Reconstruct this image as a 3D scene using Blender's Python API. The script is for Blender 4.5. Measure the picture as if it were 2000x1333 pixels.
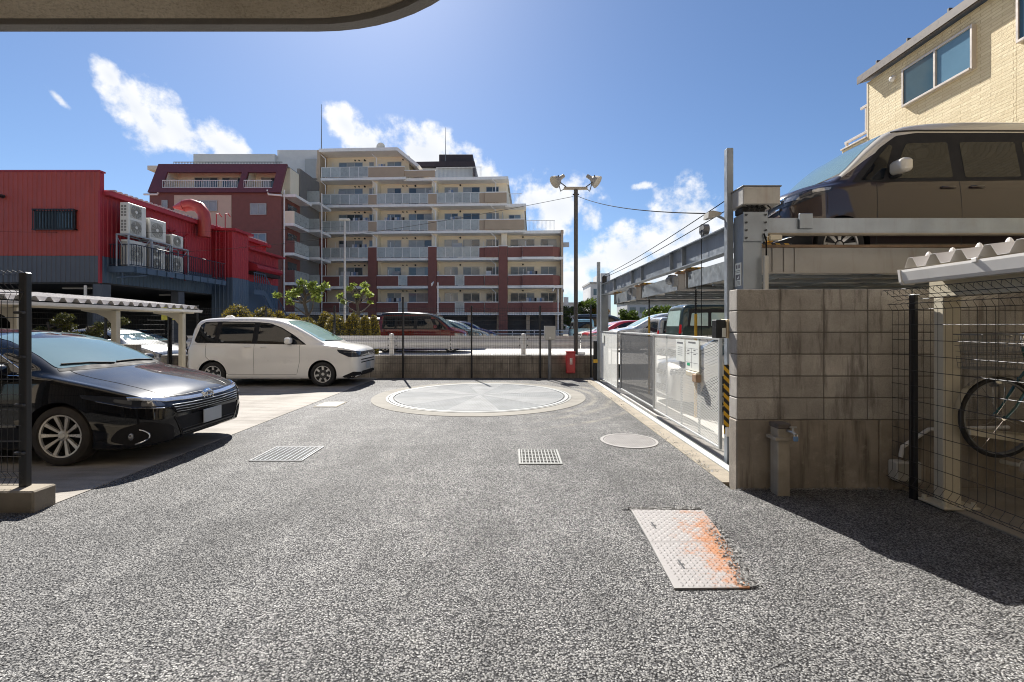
import bpy, bmesh, math, random
import numpy as np
from mathutils import Vector, Matrix
from mathutils.bvhtree import BVHTree
from mathutils.geometry import delaunay_2d_cdt

S = bpy.context.scene
for o in list(bpy.data.objects):
    bpy.data.objects.remove(o)
COL = S.collection
R = math.radians
PI = math.pi
random.seed(7)
rng = np.random.default_rng(7)

# ------------------------------------------------------------------ camera
F, EYE, HV = 866.0, 1.52, 637.0          # focal length in photo pixels, eye height (m), horizon row
cd = bpy.data.cameras.new('camera')
cd.sensor_width = 36.0
cd.lens = F / 2000.0 * 36.0
cd.shift_x = 0.0
cd.shift_y = -(666.5 - HV) / 2000.0
cd.clip_start = 0.05
cd.clip_end = 3000.0
cam = bpy.data.objects.new('camera', cd)
cam.location = (0, 0, EYE)
cam.rotation_euler = (R(90), 0, 0)
COL.objects.link(cam)
S.camera = cam

# ------------------------------------------------------------------ sun, sky, exposure
SUN = Vector((-0.33, 1.0, 1.053 * math.tan(R(45.5)))).normalized()   # towards the sun
sl = bpy.data.lights.new('sun', 'SUN')
sl.energy = 4.4
sl.angle = R(0.53)
sl.color = (1.0, 0.955, 0.88)
so = bpy.data.objects.new('sun', sl)
so.rotation_euler = SUN.to_track_quat('Z', 'Y').to_euler()
so.location = (-8, 24, 34)
COL.objects.link(so)

S.view_settings.view_transform = 'Standard'
S.view_settings.look = 'None'
S.view_settings.exposure = 1.26
S.view_settings.gamma = 1.0
S.view_settings.use_curve_mapping = False
S.render.engine = 'CYCLES'
try:
    S.cycles.use_denoising = True
    S.cycles.denoiser = 'OPENIMAGEDENOISE'
    S.cycles.pixel_filter_type = 'BLACKMAN_HARRIS'
    S.cycles.filter_width = 1.05
    S.cycles.max_bounces = 8
    S.cycles.diffuse_bounces = 4
    S.cycles.glossy_bounces = 4
    S.cycles.transparent_max_bounces = 16
    S.cycles.caustics_reflective = False
    S.cycles.caustics_refractive = False
    S.cycles.sample_clamp_indirect = 6.0
except Exception:
    pass


def nd(nt, typ, ins=None, **attrs):
    n = nt.nodes.new(typ)
    for k, v in attrs.items():
        setattr(n, k, v)
    for k, v in (ins or {}).items():
        s = n.inputs[k]
        if isinstance(v, bpy.types.NodeSocket):
            nt.links.new(v, s)
        elif isinstance(v, bpy.types.Node):
            nt.links.new(v.outputs[0], s)
        else:
            s.default_value = v
    return n


def mth(nt, op, a, b=0.0, c=None, clamp=False):
    ins = {0: a, 1: b}
    if c is not None:
        ins[2] = c
    return nd(nt, 'ShaderNodeMath', ins, operation=op, use_clamp=clamp).outputs[0]


def ramp(nt, fac, stops, interp='LINEAR'):
    n = nd(nt, 'ShaderNodeValToRGB', {0: fac})
    n.color_ramp.interpolation = interp
    el = n.color_ramp.elements
    while len(el) < len(stops):
        el.new(0.5)
    for e, (p, c) in zip(el, stops):
        e.position = p
        e.color = c if len(c) == 4 else (*c, 1.0)
    return n.outputs[0]


def mixc(nt, fac, a, b, mode='MIX'):
    n = nd(nt, 'ShaderNodeMix', data_type='RGBA', blend_type=mode)
    ca = [s for s in n.inputs if s.type == 'RGBA']
    fa = [s for s in n.inputs if s.type == 'VALUE'][0]
    for s, v in ((fa, fac), (ca[0], a), (ca[1], b)):
        if isinstance(v, bpy.types.NodeSocket):
            nt.links.new(v, s)
        elif s.type == 'RGBA':
            s.default_value = v if len(v) == 4 else (*v, 1.0)
        else:
            s.default_value = v
    return [s for s in n.outputs if s.type == 'RGBA'][0]


W = bpy.data.worlds.new('World')
S.world = W
W.use_nodes = True
wt = W.node_tree
wt.nodes.clear()
sky = nd(wt, 'ShaderNodeTexSky', sky_type='NISHITA')
sky.sun_disc = False
sky.sun_elevation = R(45.5)
sky.sun_rotation = math.atan2(SUN.x, SUN.y)
sky.altitude = 300.0
sky.air_density = 1.0
sky.dust_density = 0.5
sky.ozone_density = 6.5
SKY_STRENGTH = 0.0515


def build_clouds():
    """Clouds as a function of the viewing direction only: a few banks low in the south, unseen scattered ones behind, thickened for fill light."""
    tc = nd(wt, 'ShaderNodeTexCoord')
    sep = nd(wt, 'ShaderNodeSeparateXYZ', {0: tc.outputs['Generated']})
    x, y, z = sep.outputs
    az = mth(wt, 'ARCTAN2', x, y)
    hyp = mth(wt, 'SQRT', mth(wt, 'ADD', mth(wt, 'MULTIPLY', x, x), mth(wt, 'MULTIPLY', y, y)))
    el = mth(wt, 'ARCTAN2', z, hyp)
    vec = nd(wt, 'ShaderNodeCombineXYZ', {0: az, 1: el, 2: 0.0}).outputs[0]
    warp = nd(wt, 'ShaderNodeTexNoise', {'Vector': vec, 'Scale': 9.0, 'Detail': 3.0}, noise_dimensions='3D')
    fine = nd(wt, 'ShaderNodeTexNoise', {'Vector': vec, 'Scale': 15.0, 'Detail': 10.0, 'Roughness': 0.60}, noise_dimensions='3D')
    big = nd(wt, 'ShaderNodeTexNoise', {'Vector': vec, 'Scale': 3.2, 'Detail': 3.0, 'Roughness': 0.5}, noise_dimensions='3D')

    def px(u, v):       # photo pixel -> azimuth, elevation
        d = Vector((u - 1000.0, F, HV - v))
        return math.atan2(d.x, d.y), math.atan2(d.z, math.hypot(d.x, d.y))
    banks = [   # centre u, v, half length, half width (photo pixels), tilt (deg, + = falls to the right)
        (215, 150, 40, 26, 45), (262, 208, 85, 40, 42), (345, 252, 105, 50, 36), (440, 290, 120, 30, 28),
        (300, 262, 60, 40, 30), (112, 190, 26, 9, 30), (675, 245, 45, 26, 48), (720, 285, 70, 40, 30),
        (830, 300, 95, 45, 10), (930, 345, 60, 35, 25), (1085, 405, 75, 52, 12), (1150, 425, 25, 32, 0),
        (1345, 440, 82, 72, 0), (1250, 492, 120, 50, -8), (1150, 512, 80, 28, 0), (1400, 520, 100, 50, 0), (1255, 363, 24, 8, -8),
        (1040, 395, 40, 26, 20), (1250, 545, 190, 22, 0), (1120, 548, 60, 26, 0), (1560, 500, 150, 40, 0), (150, 420, 240, 30, 0)]
    tot = None
    for (u, v, a, b, t) in banks:
        ca, ce = px(u, v)
        a1, e1 = px(u + 1, v)
        a2, e2 = px(u, v - 1)
        sa = math.hypot(a1 - ca, e1 - ce)
        se = abs(e2 - ce)
        dx = mth(wt, 'SUBTRACT', az, ca)
        dy = mth(wt, 'SUBTRACT', el, ce)
        ct, st = math.cos(R(-t)), math.sin(R(-t))
        p = mth(wt, 'ADD', mth(wt, 'MULTIPLY', dx, ct / (a * sa)), mth(wt, 'MULTIPLY', dy, st / (a * se)))
        q = mth(wt, 'ADD', mth(wt, 'MULTIPLY', dx, -st / (b * sa)), mth(wt, 'MULTIPLY', dy, ct / (b * se)))
        r = mth(wt, 'SQRT', mth(wt, 'ADD', mth(wt, 'MULTIPLY', p, p), mth(wt, 'MULTIPLY', q, q)))
        m = mth(wt, 'MAXIMUM', mth(wt, 'SUBTRACT', 1.52, r), 0.0)
        tot = m if tot is None else mth(wt, 'MAXIMUM', tot, m)
    # unseen scattered clouds outside the view, cover thickened to add fill light
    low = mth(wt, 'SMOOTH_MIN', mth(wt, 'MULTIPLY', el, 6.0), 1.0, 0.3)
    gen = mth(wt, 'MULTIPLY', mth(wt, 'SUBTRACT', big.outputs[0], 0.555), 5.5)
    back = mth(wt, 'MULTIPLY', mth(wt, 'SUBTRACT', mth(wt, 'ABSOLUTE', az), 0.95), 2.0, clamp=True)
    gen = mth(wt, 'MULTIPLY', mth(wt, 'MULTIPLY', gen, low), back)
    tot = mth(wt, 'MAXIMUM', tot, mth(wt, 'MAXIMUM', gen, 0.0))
    n2 = mth(wt, 'MULTIPLY', mth(wt, 'SUBTRACT', fine.outputs[0], 0.5), 4.2)
    n3 = mth(wt, 'MULTIPLY', mth(wt, 'SUBTRACT', warp.outputs[0], 0.5), 1.3)
    dens = mth(wt, 'ADD', mth(wt, 'ADD', tot, n2), n3)
    gate = mth(wt, 'MULTIPLY', tot, 5.0, clamp=True)
    cov = nd(wt, 'ShaderNodeMapRange', {0: dens, 1: 0.18, 2: 1.15}, interpolation_type='SMOOTHSTEP').outputs[0]
    cov = mth(wt, 'MULTIPLY', mth(wt, 'MULTIPLY', cov, gate), 0.97)
    # the thick middle of a cloud is greyer than its rim
    body = nd(wt, 'ShaderNodeMapRange', {0: mth(wt, 'ADD', tot, mth(wt, 'MULTIPLY', n3, 1.0)), 1: 0.45, 2: 1.5, 3: 1.0, 4: 0.62}).outputs[0]
    shade = mth(wt, 'ADD', body, mth(wt, 'MULTIPLY', n2, 0.05))
    cl = mixc(wt, shade, (0.50, 0.58, 0.70), (0.98, 0.98, 0.98))
    return cov, cl


cov, cl = build_clouds()
lp_bg = nd(wt, 'ShaderNodeBackground', {'Color': sky.outputs[0], 'Strength': SKY_STRENGTH})
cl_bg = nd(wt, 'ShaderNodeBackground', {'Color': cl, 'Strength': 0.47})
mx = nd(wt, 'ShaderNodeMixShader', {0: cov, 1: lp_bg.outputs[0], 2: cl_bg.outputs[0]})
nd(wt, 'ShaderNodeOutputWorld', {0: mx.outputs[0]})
try:
    W.cycles.sampling_method = 'MANUAL'
    W.cycles.sample_map_resolution = 1024
except Exception:
    pass


# ------------------------------------------------------------------ mesh helpers
def G(u, v, z=0.0):                         # photo pixel -> point on the ground plane z
    Y = F * (EYE - z) / (v - HV)
    return Vector(((u - 1000.0) / F * Y, Y, z))


def P(u, v, Y):                             # photo pixel at a known distance -> point
    return Vector(((u - 1000.0) / F * Y, Y, EYE + (HV - v) / F * Y))


class MB:
    def __init__(s):
        s.v = []
        s.f = []
        s.m = []

    def add(s, vs, fs, mi=0):
        b = len(s.v)
        s.v.extend([tuple(p) for p in vs])
        for f in fs:
            s.f.append(tuple(b + i for i in f))
            s.m.append(mi)
        return s

    def box(s, x0, x1, y0, y1, z0, z1, mi=0):
        vs = [(x, y, z) for z in (z0, z1) for y in (y0, y1) for x in (x0, x1)]
        return s.add(vs, [(0, 2, 3, 1), (4, 5, 7, 6), (0, 1, 5, 4), (2, 6, 7, 3), (0, 4, 6, 2), (1, 3, 7, 5)], mi)

    def bbox(s, x0, x1, y0, y1, z0, z1, b=.01, mi=0):
        """box with chamfered edges"""
        lo, hi = (x0, y0, z0), (x1, y1, z1)
        b = min(b, (x1 - x0) * .45, (y1 - y0) * .45, (z1 - z0) * .45)
        vs, idx = [], {}
        for cx in (0, 1):
            for cy in (0, 1):
                for cz in (0, 1):
                    c = (cx, cy, cz)
                    for ax in range(3):
                        p = []
                        for k in range(3):
                            base = hi[k] if c[k] else lo[k]
                            p.append(base if k == ax else base + (-b if c[k] else b))
                        idx[(c, ax)] = len(vs)
                        vs.append(p)
        fs = []
        for ax in range(3):
            o1, o2 = [(1, 2), (0, 2), (0, 1)][ax]
            for side in (0, 1):
                q = []
                for a, bb in ((0, 0), (1, 0), (1, 1), (0, 1)):
                    c = [0, 0, 0]
                    c[ax] = side
                    c[o1] = a
                    c[o2] = bb
                    q.append(idx[(tuple(c), ax)])
                flip = (side == 0) ^ (ax == 1)
                fs.append(tuple(reversed(q)) if flip else tuple(q))
        for ax in range(3):            # edge quads along axis ax
            o1, o2 = [(1, 2), (0, 2), (0, 1)][ax]
            for a in (0, 1):
                for bb in (0, 1):
                    c0 = [0, 0, 0]
                    c1 = [0, 0, 0]
                    c0[o1] = c1[o1] = a
                    c0[o2] = c1[o2] = bb
                    c1[ax] = 1
                    fs.append((idx[(tuple(c0), o1)], idx[(tuple(c1), o1)], idx[(tuple(c1), o2)], idx[(tuple(c0), o2)]))
        for cx in (0, 1):
            for cy in (0, 1):
                for cz in (0, 1):
                    c = (cx, cy, cz)
                    fs.append((idx[(c, 0)], idx[(c, 1)], idx[(c, 2)]))
        return s.add(vs, fs, mi)

    def tube(s, pts, r, n=6, mi=0, caps=True, closed=False, r1=None):
        pts = [Vector(p) for p in pts]
        N = len(pts)
        rings = []
        up = None
        for i, p in enumerate(pts):
            if closed:
                t = pts[(i + 1) % N] - pts[i - 1]
            else:
                t = pts[min(i + 1, N - 1)] - pts[max(i - 1, 0)]
            t.normalize()
            if up is None:
                a = Vector((0, 0, 1)) if abs(t.z) < .9 else Vector((1, 0, 0))
                up = (a - t * a.dot(t)).normalized()
            else:
                up = up - t * up.dot(t)
                if up.length < 1e-6:
                    a = Vector((0, 0, 1)) if abs(t.z) < .9 else Vector((1, 0, 0))
                    up = a - t * a.dot(t)
                up.normalize()
            sd = t.cross(up)
            rr = r if r1 is None else r + (r1 - r) * i / max(N - 1, 1)
            rings.append([p + (up * math.cos(2 * PI * k / n) + sd * math.sin(2 * PI * k / n)) * rr for k in range(n)])
        vs = [q for rg in rings for q in rg]
        fs = []
        for i in range(N if closed else N - 1):
            j = (i + 1) % N
            for k in range(n):
                k2 = (k + 1) % n
                fs.append((i * n + k, i * n + k2, j * n + k2, j * n + k))
        if caps and not closed:
            fs.append(tuple(reversed(range(n))))
            fs.append(tuple(range((N - 1) * n, N * n)))
        return s.add(vs, fs, mi)

    def cyl(s, p0, p1, r0, r1=None, n=16, mi=0):
        return s.tube([p0, p1], r0, n, mi, True, False, r0 if r1 is None else r1)

    def lathe(s, prof, n=24, c=(0, 0, 0), axis='z', mi=0, closed_prof=False):
        """prof: list of (radius, height)"""
        vs, fs = [], []
        m = len(prof)
        for k in range(n):
            a = 2 * PI * k / n
            for (r, h) in prof:
                x, y = r * math.cos(a), r * math.sin(a)
                q = (x, y, h) if axis == 'z' else ((h, x, y) if axis == 'x' else (x, h, y))
                vs.append((q[0] + c[0], q[1] + c[1], q[2] + c[2]))
        for k in range(n):
            k2 = (k + 1) % n
            for i in range(m if closed_prof else m - 1):
                j = (i + 1) % m
                fs.append((k * m + i, k2 * m + i, k2 * m + j, k * m + j))
        return s.add(vs, fs, mi)

    def prism(s, poly, axis, a0, a1, mi=0):
        """poly: 2D outline; axis 'x': poly=(y,z); 'y': poly=(x,z); 'z': poly=(x,y)"""
        def q(p, a):
            return (a, p[0], p[1]) if axis == 'x' else ((p[0], a, p[1]) if axis == 'y' else (p[0], p[1], a))
        n = len(poly)
        vs = [q(p, a0) for p in poly] + [q(p, a1) for p in poly]
        fs = [tuple(reversed(range(n))), tuple(range(n, 2 * n))]
        for i in range(n):
            j = (i + 1) % n
            fs.append((i, j, n + j, n + i))
        return s.add(vs, fs, mi)

    def quad(s, a, b, c, d, mi=0):
        return s.add([a, b, c, d], [(0, 1, 2, 3)], mi)

    def sheet(s, x0, x1, y0, y1, z, mi=0):
        return s.quad((x0, y0, z), (x1, y0, z), (x1, y1, z), (x0, y1, z), mi)

    def build(s, name, mat, parent=None, smooth=False, world=True, sharp=40, fix=True):
        """world=True: vertices are world coordinates; they are made local to the (unrotated) parent chain"""
        off = Vector((0, 0, 0))
        if world and parent is not None:
            q = parent
            while q is not None:
                off += q.location
                q = q.parent
        me = bpy.data.meshes.new(name)
        me.from_pydata([(p[0] - off.x, p[1] - off.y, p[2] - off.z) for p in s.v] if off.length else s.v, [], s.f)
        mats = mat if isinstance(mat, (list, tuple)) else [mat]
        for m in mats:
            me.materials.append(m)
        if len(mats) > 1:
            me.polygons.foreach_set('material_index', s.m)
        if fix:
            bm = bmesh.new()
            bm.from_mesh(me)
            bmesh.ops.recalc_face_normals(bm, faces=bm.faces)
            bm.to_mesh(me)
            bm.free()
        if smooth:
            me.polygons.foreach_set('use_smooth', [True] * len(me.polygons))
            me.set_sharp_from_angle(angle=R(sharp))
        me.update()
        o = bpy.data.objects.new(name, me)
        COL.objects.link(o)
        if parent is not None:
            o.parent = parent
        return o


def tag(o, label=None, cat=None, group=None, kind=None):
    if label:
        o['label'] = label
    if cat:
        o['category'] = cat
    if group:
        o['group'] = group
    if kind:
        o['kind'] = kind
    return o


def thing(name, label, cat, loc=(0, 0, 0), rz=0.0, group=None):
    o = bpy.data.objects.new(name, None)
    o.empty_display_size = .2
    COL.objects.link(o)
    o.location = loc
    o.rotation_euler = (0, 0, rz)
    return tag(o, label, cat, group)


def struct(o):
    o['kind'] = 'structure'
    return o


def stuff(o):
    o['kind'] = 'stuff'
    return o


def inst(src, parent, loc=(0, 0, 0), rot=(0, 0, 0), name=None, scale=None):
    o = src.copy()
    if name:
        o.name = name
    COL.objects.link(o)
    o.parent = parent
    o.location = loc
    o.rotation_euler = rot
    if scale:
        o.scale = scale
    return o


def copy_tree(o, parent=None):
    c = o.copy()
    COL.objects.link(c)
    c.parent = parent
    for ch in list(o.children):
        copy_tree(ch, c)
    return c


# ------------------------------------------------------------------ materials
MATS = {}


def new_mat(name):
    m = bpy.data.materials.new(name)
    m.use_nodes = True
    nt = m.node_tree
    nt.nodes.clear()
    out = nd(nt, 'ShaderNodeOutputMaterial')
    b = nd(nt, 'ShaderNodeBsdfPrincipled')
    nt.links.new(b.outputs[0], out.inputs[0])
    return m, nt, b


def M(name, col, rough=.6, metal=0.0, var=.12, vs=2.5, bump=0.0, bs=80.0, coat=0.0, ior=1.5, streak=0.0, stk=(0.25, 0.2, 0.15),
      rnd=0.0, rvar=.08, spec=None, dirt=0.0, dirtc=(.12, .09, .06), aniso=None):
    if name in MATS:
        return MATS[name]
    m, nt, b = new_mat(name)
    geo = nd(nt, 'ShaderNodeNewGeometry')
    pos = geo.outputs['Position']
    n1 = nd(nt, 'ShaderNodeTexNoise', {'Vector': pos, 'Scale': vs, 'Detail': 6.0, 'Roughness': .6})
    f = nd(nt, 'ShaderNodeMapRange', {0: n1.outputs[0], 1: .25, 2: .75, 3: 1 - var, 4: 1 + var}).outputs[0]
    if rnd:
        oi = nd(nt, 'ShaderNodeObjectInfo')
        rf = nd(nt, 'ShaderNodeMapRange', {0: oi.outputs['Random'], 3: 1 - rnd, 4: 1 + rnd}).outputs[0]
        f = mth(nt, 'MULTIPLY', f, rf)
    c = nd(nt, 'ShaderNodeVectorMath', {0: (*col,), 3: f}, operation='SCALE').outputs[0]
    if streak:
        mp = nd(nt, 'ShaderNodeMapping', {'Vector': pos, 'Scale': (5.0, 5.0, .45)})
        n2 = nd(nt, 'ShaderNodeTexNoise', {'Vector': mp.outputs[0], 'Scale': 1.6, 'Detail': 5.0, 'Roughness': .65})
        sf = nd(nt, 'ShaderNodeMapRange', {0: n2.outputs[0], 1: .48, 2: .72, 3: 0.0, 4: streak}, interpolation_type='SMOOTHSTEP').outputs[0]
        c = mixc(nt, sf, c, stk)
    if dirt:
        n4 = nd(nt, 'ShaderNodeTexNoise', {'Vector': pos, 'Scale': vs * 3.1, 'Detail': 8.0, 'Roughness': .7})
        df = nd(nt, 'ShaderNodeMapRange', {0: n4.outputs[0], 1: .52, 2: .72, 3: 0.0, 4: dirt}, interpolation_type='SMOOTHSTEP').outputs[0]
        c = mixc(nt, df, c, dirtc)
    nt.links.new(c, b.inputs['Base Color'])
    b.inputs['Metallic'].default_value = metal
    b.inputs['IOR'].default_value = ior
    if coat:
        b.inputs['Coat Weight'].default_value = coat
        b.inputs['Coat Roughness'].default_value = .03
    if spec is not None:
        b.inputs['Specular IOR Level'].default_value = spec
    if rvar:
        n3 = nd(nt, 'ShaderNodeTexNoise', {'Vector': pos, 'Scale': vs * 4, 'Detail': 4.0})
        rr = nd(nt, 'ShaderNodeMapRange', {0: n3.outputs[0], 1: .3, 2: .7, 3: max(rough - rvar, .02), 4: min(rough + rvar, 1)}).outputs[0]
        nt.links.new(rr, b.inputs['Roughness'])
    else:
        b.inputs['Roughness'].default_value = rough
    if bump:
        n5 = nd(nt, 'ShaderNodeTexNoise', {'Vector': pos, 'Scale': bs, 'Detail': 5.0, 'Roughness': .6})
        bp = nd(nt, 'ShaderNodeBump', {'Height': n5.outputs[0], 'Strength': 1.0, 'Distance': bump})
        nt.links.new(bp.outputs[0], b.inputs['Normal'])
    MATS[name] = m
    return m


def paint(name, col, flake=0.0):
    dk = max(col) < .1
    """car paint: base under a clear coat"""
    return M(name, col, rough=.30 if not flake else .28, metal=flake, var=.04, vs=1.0, coat=1.0, rvar=.03, spec=.05 if dk else None)


def glassy(name, col, rough=.03, ior=1.48):
    return M(name, col, rough=rough, var=.10, vs=1.2, ior=ior, rvar=0)


asphalt_black = (.014, .014, .016)


def mat_asphalt():
    m, nt, b = new_mat('porous_asphalt')
    pos = nd(nt, 'ShaderNodeNewGeometry').outputs['Position']
    jit = nd(nt, 'ShaderNodeTexNoise', {'Vector': pos, 'Scale': 70.0, 'Detail': 2.0})
    jv = nd(nt, 'ShaderNodeVectorMath', {0: jit.outputs['Color'], 1: (.5, .5, .5)}, operation='SUBTRACT').outputs[0]
    jv = nd(nt, 'ShaderNodeVectorMath', {0: jv, 3: .012}, operation='SCALE').outputs[0]
    p2 = nd(nt, 'ShaderNodeVectorMath', {0: pos, 1: jv}, operation='ADD').outputs[0]
    v1 = nd(nt, 'ShaderNodeTexVoronoi', {'Vector': p2, 'Scale': 98.0, 'Randomness': 1.0}, voronoi_dimensions='3D', feature='F1')
    v2 = nd(nt, 'ShaderNodeTexVoronoi', {'Vector': p2, 'Scale': 210.0, 'Randomness': 1.0}, voronoi_dimensions='3D', feature='F1')
    big = nd(nt, 'ShaderNodeTexNoise', {'Vector': pos, 'Scale': .42, 'Detail': 6.0, 'Roughness': .62})
    mid = nd(nt, 'ShaderNodeTexNoise', {'Vector': pos, 'Scale': 2.6, 'Detail': 6.0, 'Roughness': .68})
    mp = nd(nt, 'ShaderNodeMapping', {'Vector': pos, 'Scale': (1.1, .16, 1.0)})
    lane = nd(nt, 'ShaderNodeTexNoise', {'Vector': mp.outputs[0], 'Scale': 1.3, 'Detail': 5.0, 'Roughness': .6})
    cellv = nd(nt, 'ShaderNodeSeparateColor', {0: v1.outputs['Color']}).outputs[0]
    stone = ramp(nt, cellv, [(0.0, (.085, .085, .090)), (.25, (.16, .158, .156)), (.6, (.235, .230, .222)), (.88, (.30, .296, .286)), (1.0, (.42, .412, .40))])
    gap = nd(nt, 'ShaderNodeMapRange', {0: v1.outputs['Distance'], 1: .44, 2: .66, 3: 0.0, 4: 1.0}, interpolation_type='SMOOTHSTEP').outputs[0]
    c = mixc(nt, gap, stone, (.036, .036, .038))
    wsum = mth(nt, 'ADD', mth(nt, 'MULTIPLY', big.outputs[0], .40), mth(nt, 'ADD', mth(nt, 'MULTIPLY', mid.outputs[0], .32), mth(nt, 'MULTIPLY', lane.outputs[0], .28)))
    wear = nd(nt, 'ShaderNodeMapRange', {0: wsum, 1: .39, 2: .62, 3: .55, 4: 1.34}).outputs[0]
    c = nd(nt, 'ShaderNodeVectorMath', {0: c, 3: wear}, operation='SCALE').outputs[0]
    dusty = nd(nt, 'ShaderNodeMapRange', {0: mth(nt, 'ADD', mth(nt, 'MULTIPLY', mid.outputs[0], .6), mth(nt, 'MULTIPLY', lane.outputs[0], .4)), 1: .54, 2: .70, 3: 0.0, 4: .30}, interpolation_type='SMOOTHSTEP').outputs[0]
    c = mixc(nt, dusty, c, (.26, .25, .225))
    # worn pale arcs where wheels swing off the turntable, and dark oil drips
    dv = nd(nt, 'ShaderNodeVectorMath', {0: pos, 1: (-.70, 9.70, 0.0)}, operation='SUBTRACT').outputs[0]
    rad = nd(nt, 'ShaderNodeVectorMath', {0: dv}, operation='LENGTH').outputs['Value']
    arcs = None
    for r0, w in ((2.46, .10), (2.80, .13), (3.3, .09)):
        k = mth(nt, 'SUBTRACT', 1.0, mth(nt, 'DIVIDE', mth(nt, 'ABSOLUTE', mth(nt, 'SUBTRACT', rad, r0)), w), clamp=True)
        arcs = k if arcs is None else mth(nt, 'MAXIMUM', arcs, k)
    side = nd(nt, 'ShaderNodeMapRange', {0: nd(nt, 'ShaderNodeSeparateXYZ', {0: dv}).outputs[0], 1: .6, 2: 2.0}).outputs[0]
    av = mth(nt, 'MULTIPLY', mth(nt, 'MULTIPLY', arcs, side), nd(nt, 'ShaderNodeMapRange', {0: mid.outputs[0], 1: .40, 2: .62, 3: .05, 4: .75}).outputs[0])
    c = mixc(nt, av, c, (.30, .275, .22))
    oil = nd(nt, 'ShaderNodeTexVoronoi', {'Vector': pos, 'Scale': 1.15, 'Randomness': 1.0}, voronoi_dimensions='3D', feature='F1')
    od = mth(nt, 'ADD', oil.outputs['Distance'], mth(nt, 'MULTIPLY', mth(nt, 'SUBTRACT', mid.outputs[0], .5), .45))
    osel = mth(nt, 'GREATER_THAN', nd(nt, 'ShaderNodeSeparateColor', {0: oil.outputs['Color']}).outputs[0], .62)
    of = mth(nt, 'MULTIPLY', nd(nt, 'ShaderNodeMapRange', {0: od, 1: .07, 2: .20, 3: .52, 4: 0.0}, interpolation_type='SMOOTHSTEP').outputs[0], osel)
    c = mixc(nt, of, c, (.035, .034, .034))
    nt.links.new(c, b.inputs['Base Color'])
    b.inputs['Roughness'].default_value = .62
    b.inputs['Specular IOR Level'].default_value = .35
    h = mth(nt, 'ADD', mth(nt, 'MULTIPLY', mth(nt, 'POWER', v1.outputs['Distance'], 2.0), -1.0), mth(nt, 'MULTIPLY', v2.outputs['Distance'], -.22))
    h = mth(nt, 'ADD', h, mth(nt, 'MULTIPLY', cellv, .35))
    bp = nd(nt, 'ShaderNodeBump', {'Height': h, 'Strength': 1.0, 'Distance': .0095})
    nt.links.new(bp.outputs[0], b.inputs['Normal'])
    return m


def mat_concrete(name, col, dark, joints=None, bump=.002):
    """weathered concrete with tyre and water stains"""
    m, nt, b = new_mat(name)
    pos = nd(nt, 'ShaderNodeNewGeometry').outputs['Position']
    a = nd(nt, 'ShaderNodeTexNoise', {'Vector': pos, 'Scale': 1.1, 'Detail': 8.0, 'Roughness': .62})
    mp = nd(nt, 'ShaderNodeMapping', {'Vector': pos, 'Scale': (.6, 3.0, 1.0)})
    d = nd(nt, 'ShaderNodeTexNoise', {'Vector': mp.outputs[0], 'Scale': 2.2, 'Detail': 7.0, 'Roughness': .65})
    f = nd(nt, 'ShaderNodeTexNoise', {'Vector': pos, 'Scale': 120.0, 'Detail': 3.0})
    k = nd(nt, 'ShaderNodeMapRange', {0: mth(nt, 'ADD', mth(nt, 'MULTIPLY', a.outputs[0], .5), mth(nt, 'MULTIPLY', d.outputs[0], .5)), 1: .40, 2: .66, 3: 0.0, 4: 1.0}, interpolation_type='SMOOTHSTEP').outputs[0]
    c = mixc(nt, k, col, dark)
    fg = nd(nt, 'ShaderNodeMapRange', {0: f.outputs[0], 1: .3, 2: .7, 3: .86, 4: 1.12}).outputs[0]
    c = nd(nt, 'ShaderNodeVectorMath', {0: c, 3: fg}, operation='SCALE').outputs[0]
    nt.links.new(c, b.inputs['Base Color'])
    b.inputs['Roughness'].default_value = .85
    bp = nd(nt, 'ShaderNodeBump', {'Height': mth(nt, 'ADD', f.outputs[0], a.outputs[0]), 'Strength': .6, 'Distance': bump})
    nt.links.new(bp.outputs[0], b.inputs['Normal'])
    return m


def mat_block():
    """hollow concrete block: pitted grey brown face with soot run-off"""
    m, nt, b = new_mat('concrete_block')
    pos = nd(nt, 'ShaderNodeNewGeometry').outputs['Position']
    oi = nd(nt, 'ShaderNodeObjectInfo')
    a = nd(nt, 'ShaderNodeTexNoise', {'Vector': pos, 'Scale': 3.2, 'Detail': 7.0, 'Roughness': .65})
    mp = nd(nt, 'ShaderNodeMapping', {'Vector': pos, 'Scale': (7.0, 7.0, 1.1)})
    st = nd(nt, 'ShaderNodeTexNoise', {'Vector': mp.outputs[0], 'Scale': 1.5, 'Detail': 6.0, 'Roughness': .65})
    g = nd(nt, 'ShaderNodeTexNoise', {'Vector': pos, 'Scale': 190.0, 'Detail': 3.0, 'Roughness': .7})
    base = mixc(nt, nd(nt, 'ShaderNodeMapRange', {0: a.outputs[0], 1: .3, 2: .7}).outputs[0], (.295, .272, .245), (.47, .438, .40))
    sf = nd(nt, 'ShaderNodeMapRange', {0: st.outputs[0], 1: .49, 2: .70, 3: 0.0, 4: .72}, interpolation_type='SMOOTHSTEP').outputs[0]
    c = mixc(nt, sf, base, (.12, .104, .092))
    k = nd(nt, 'ShaderNodeMapRange', {0: oi.outputs['Random'], 3: .86, 4: 1.14}).outputs[0]
    k = mth(nt, 'MULTIPLY', k, nd(nt, 'ShaderNodeMapRange', {0: g.outputs[0], 1: .3, 2: .7, 3: .72, 4: 1.25}).outputs[0])
    c = nd(nt, 'ShaderNodeVectorMath', {0: c, 3: k}, operation='SCALE').outputs[0]
    nt.links.new(c, b.inputs['Base Color'])
    b.inputs['Roughness'].default_value = .92
    bp = nd(nt, 'ShaderNodeBump', {'Height': g.outputs[0], 'Strength': .8, 'Distance': .004})
    nt.links.new(bp.outputs[0], b.inputs['Normal'])
    return m


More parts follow.
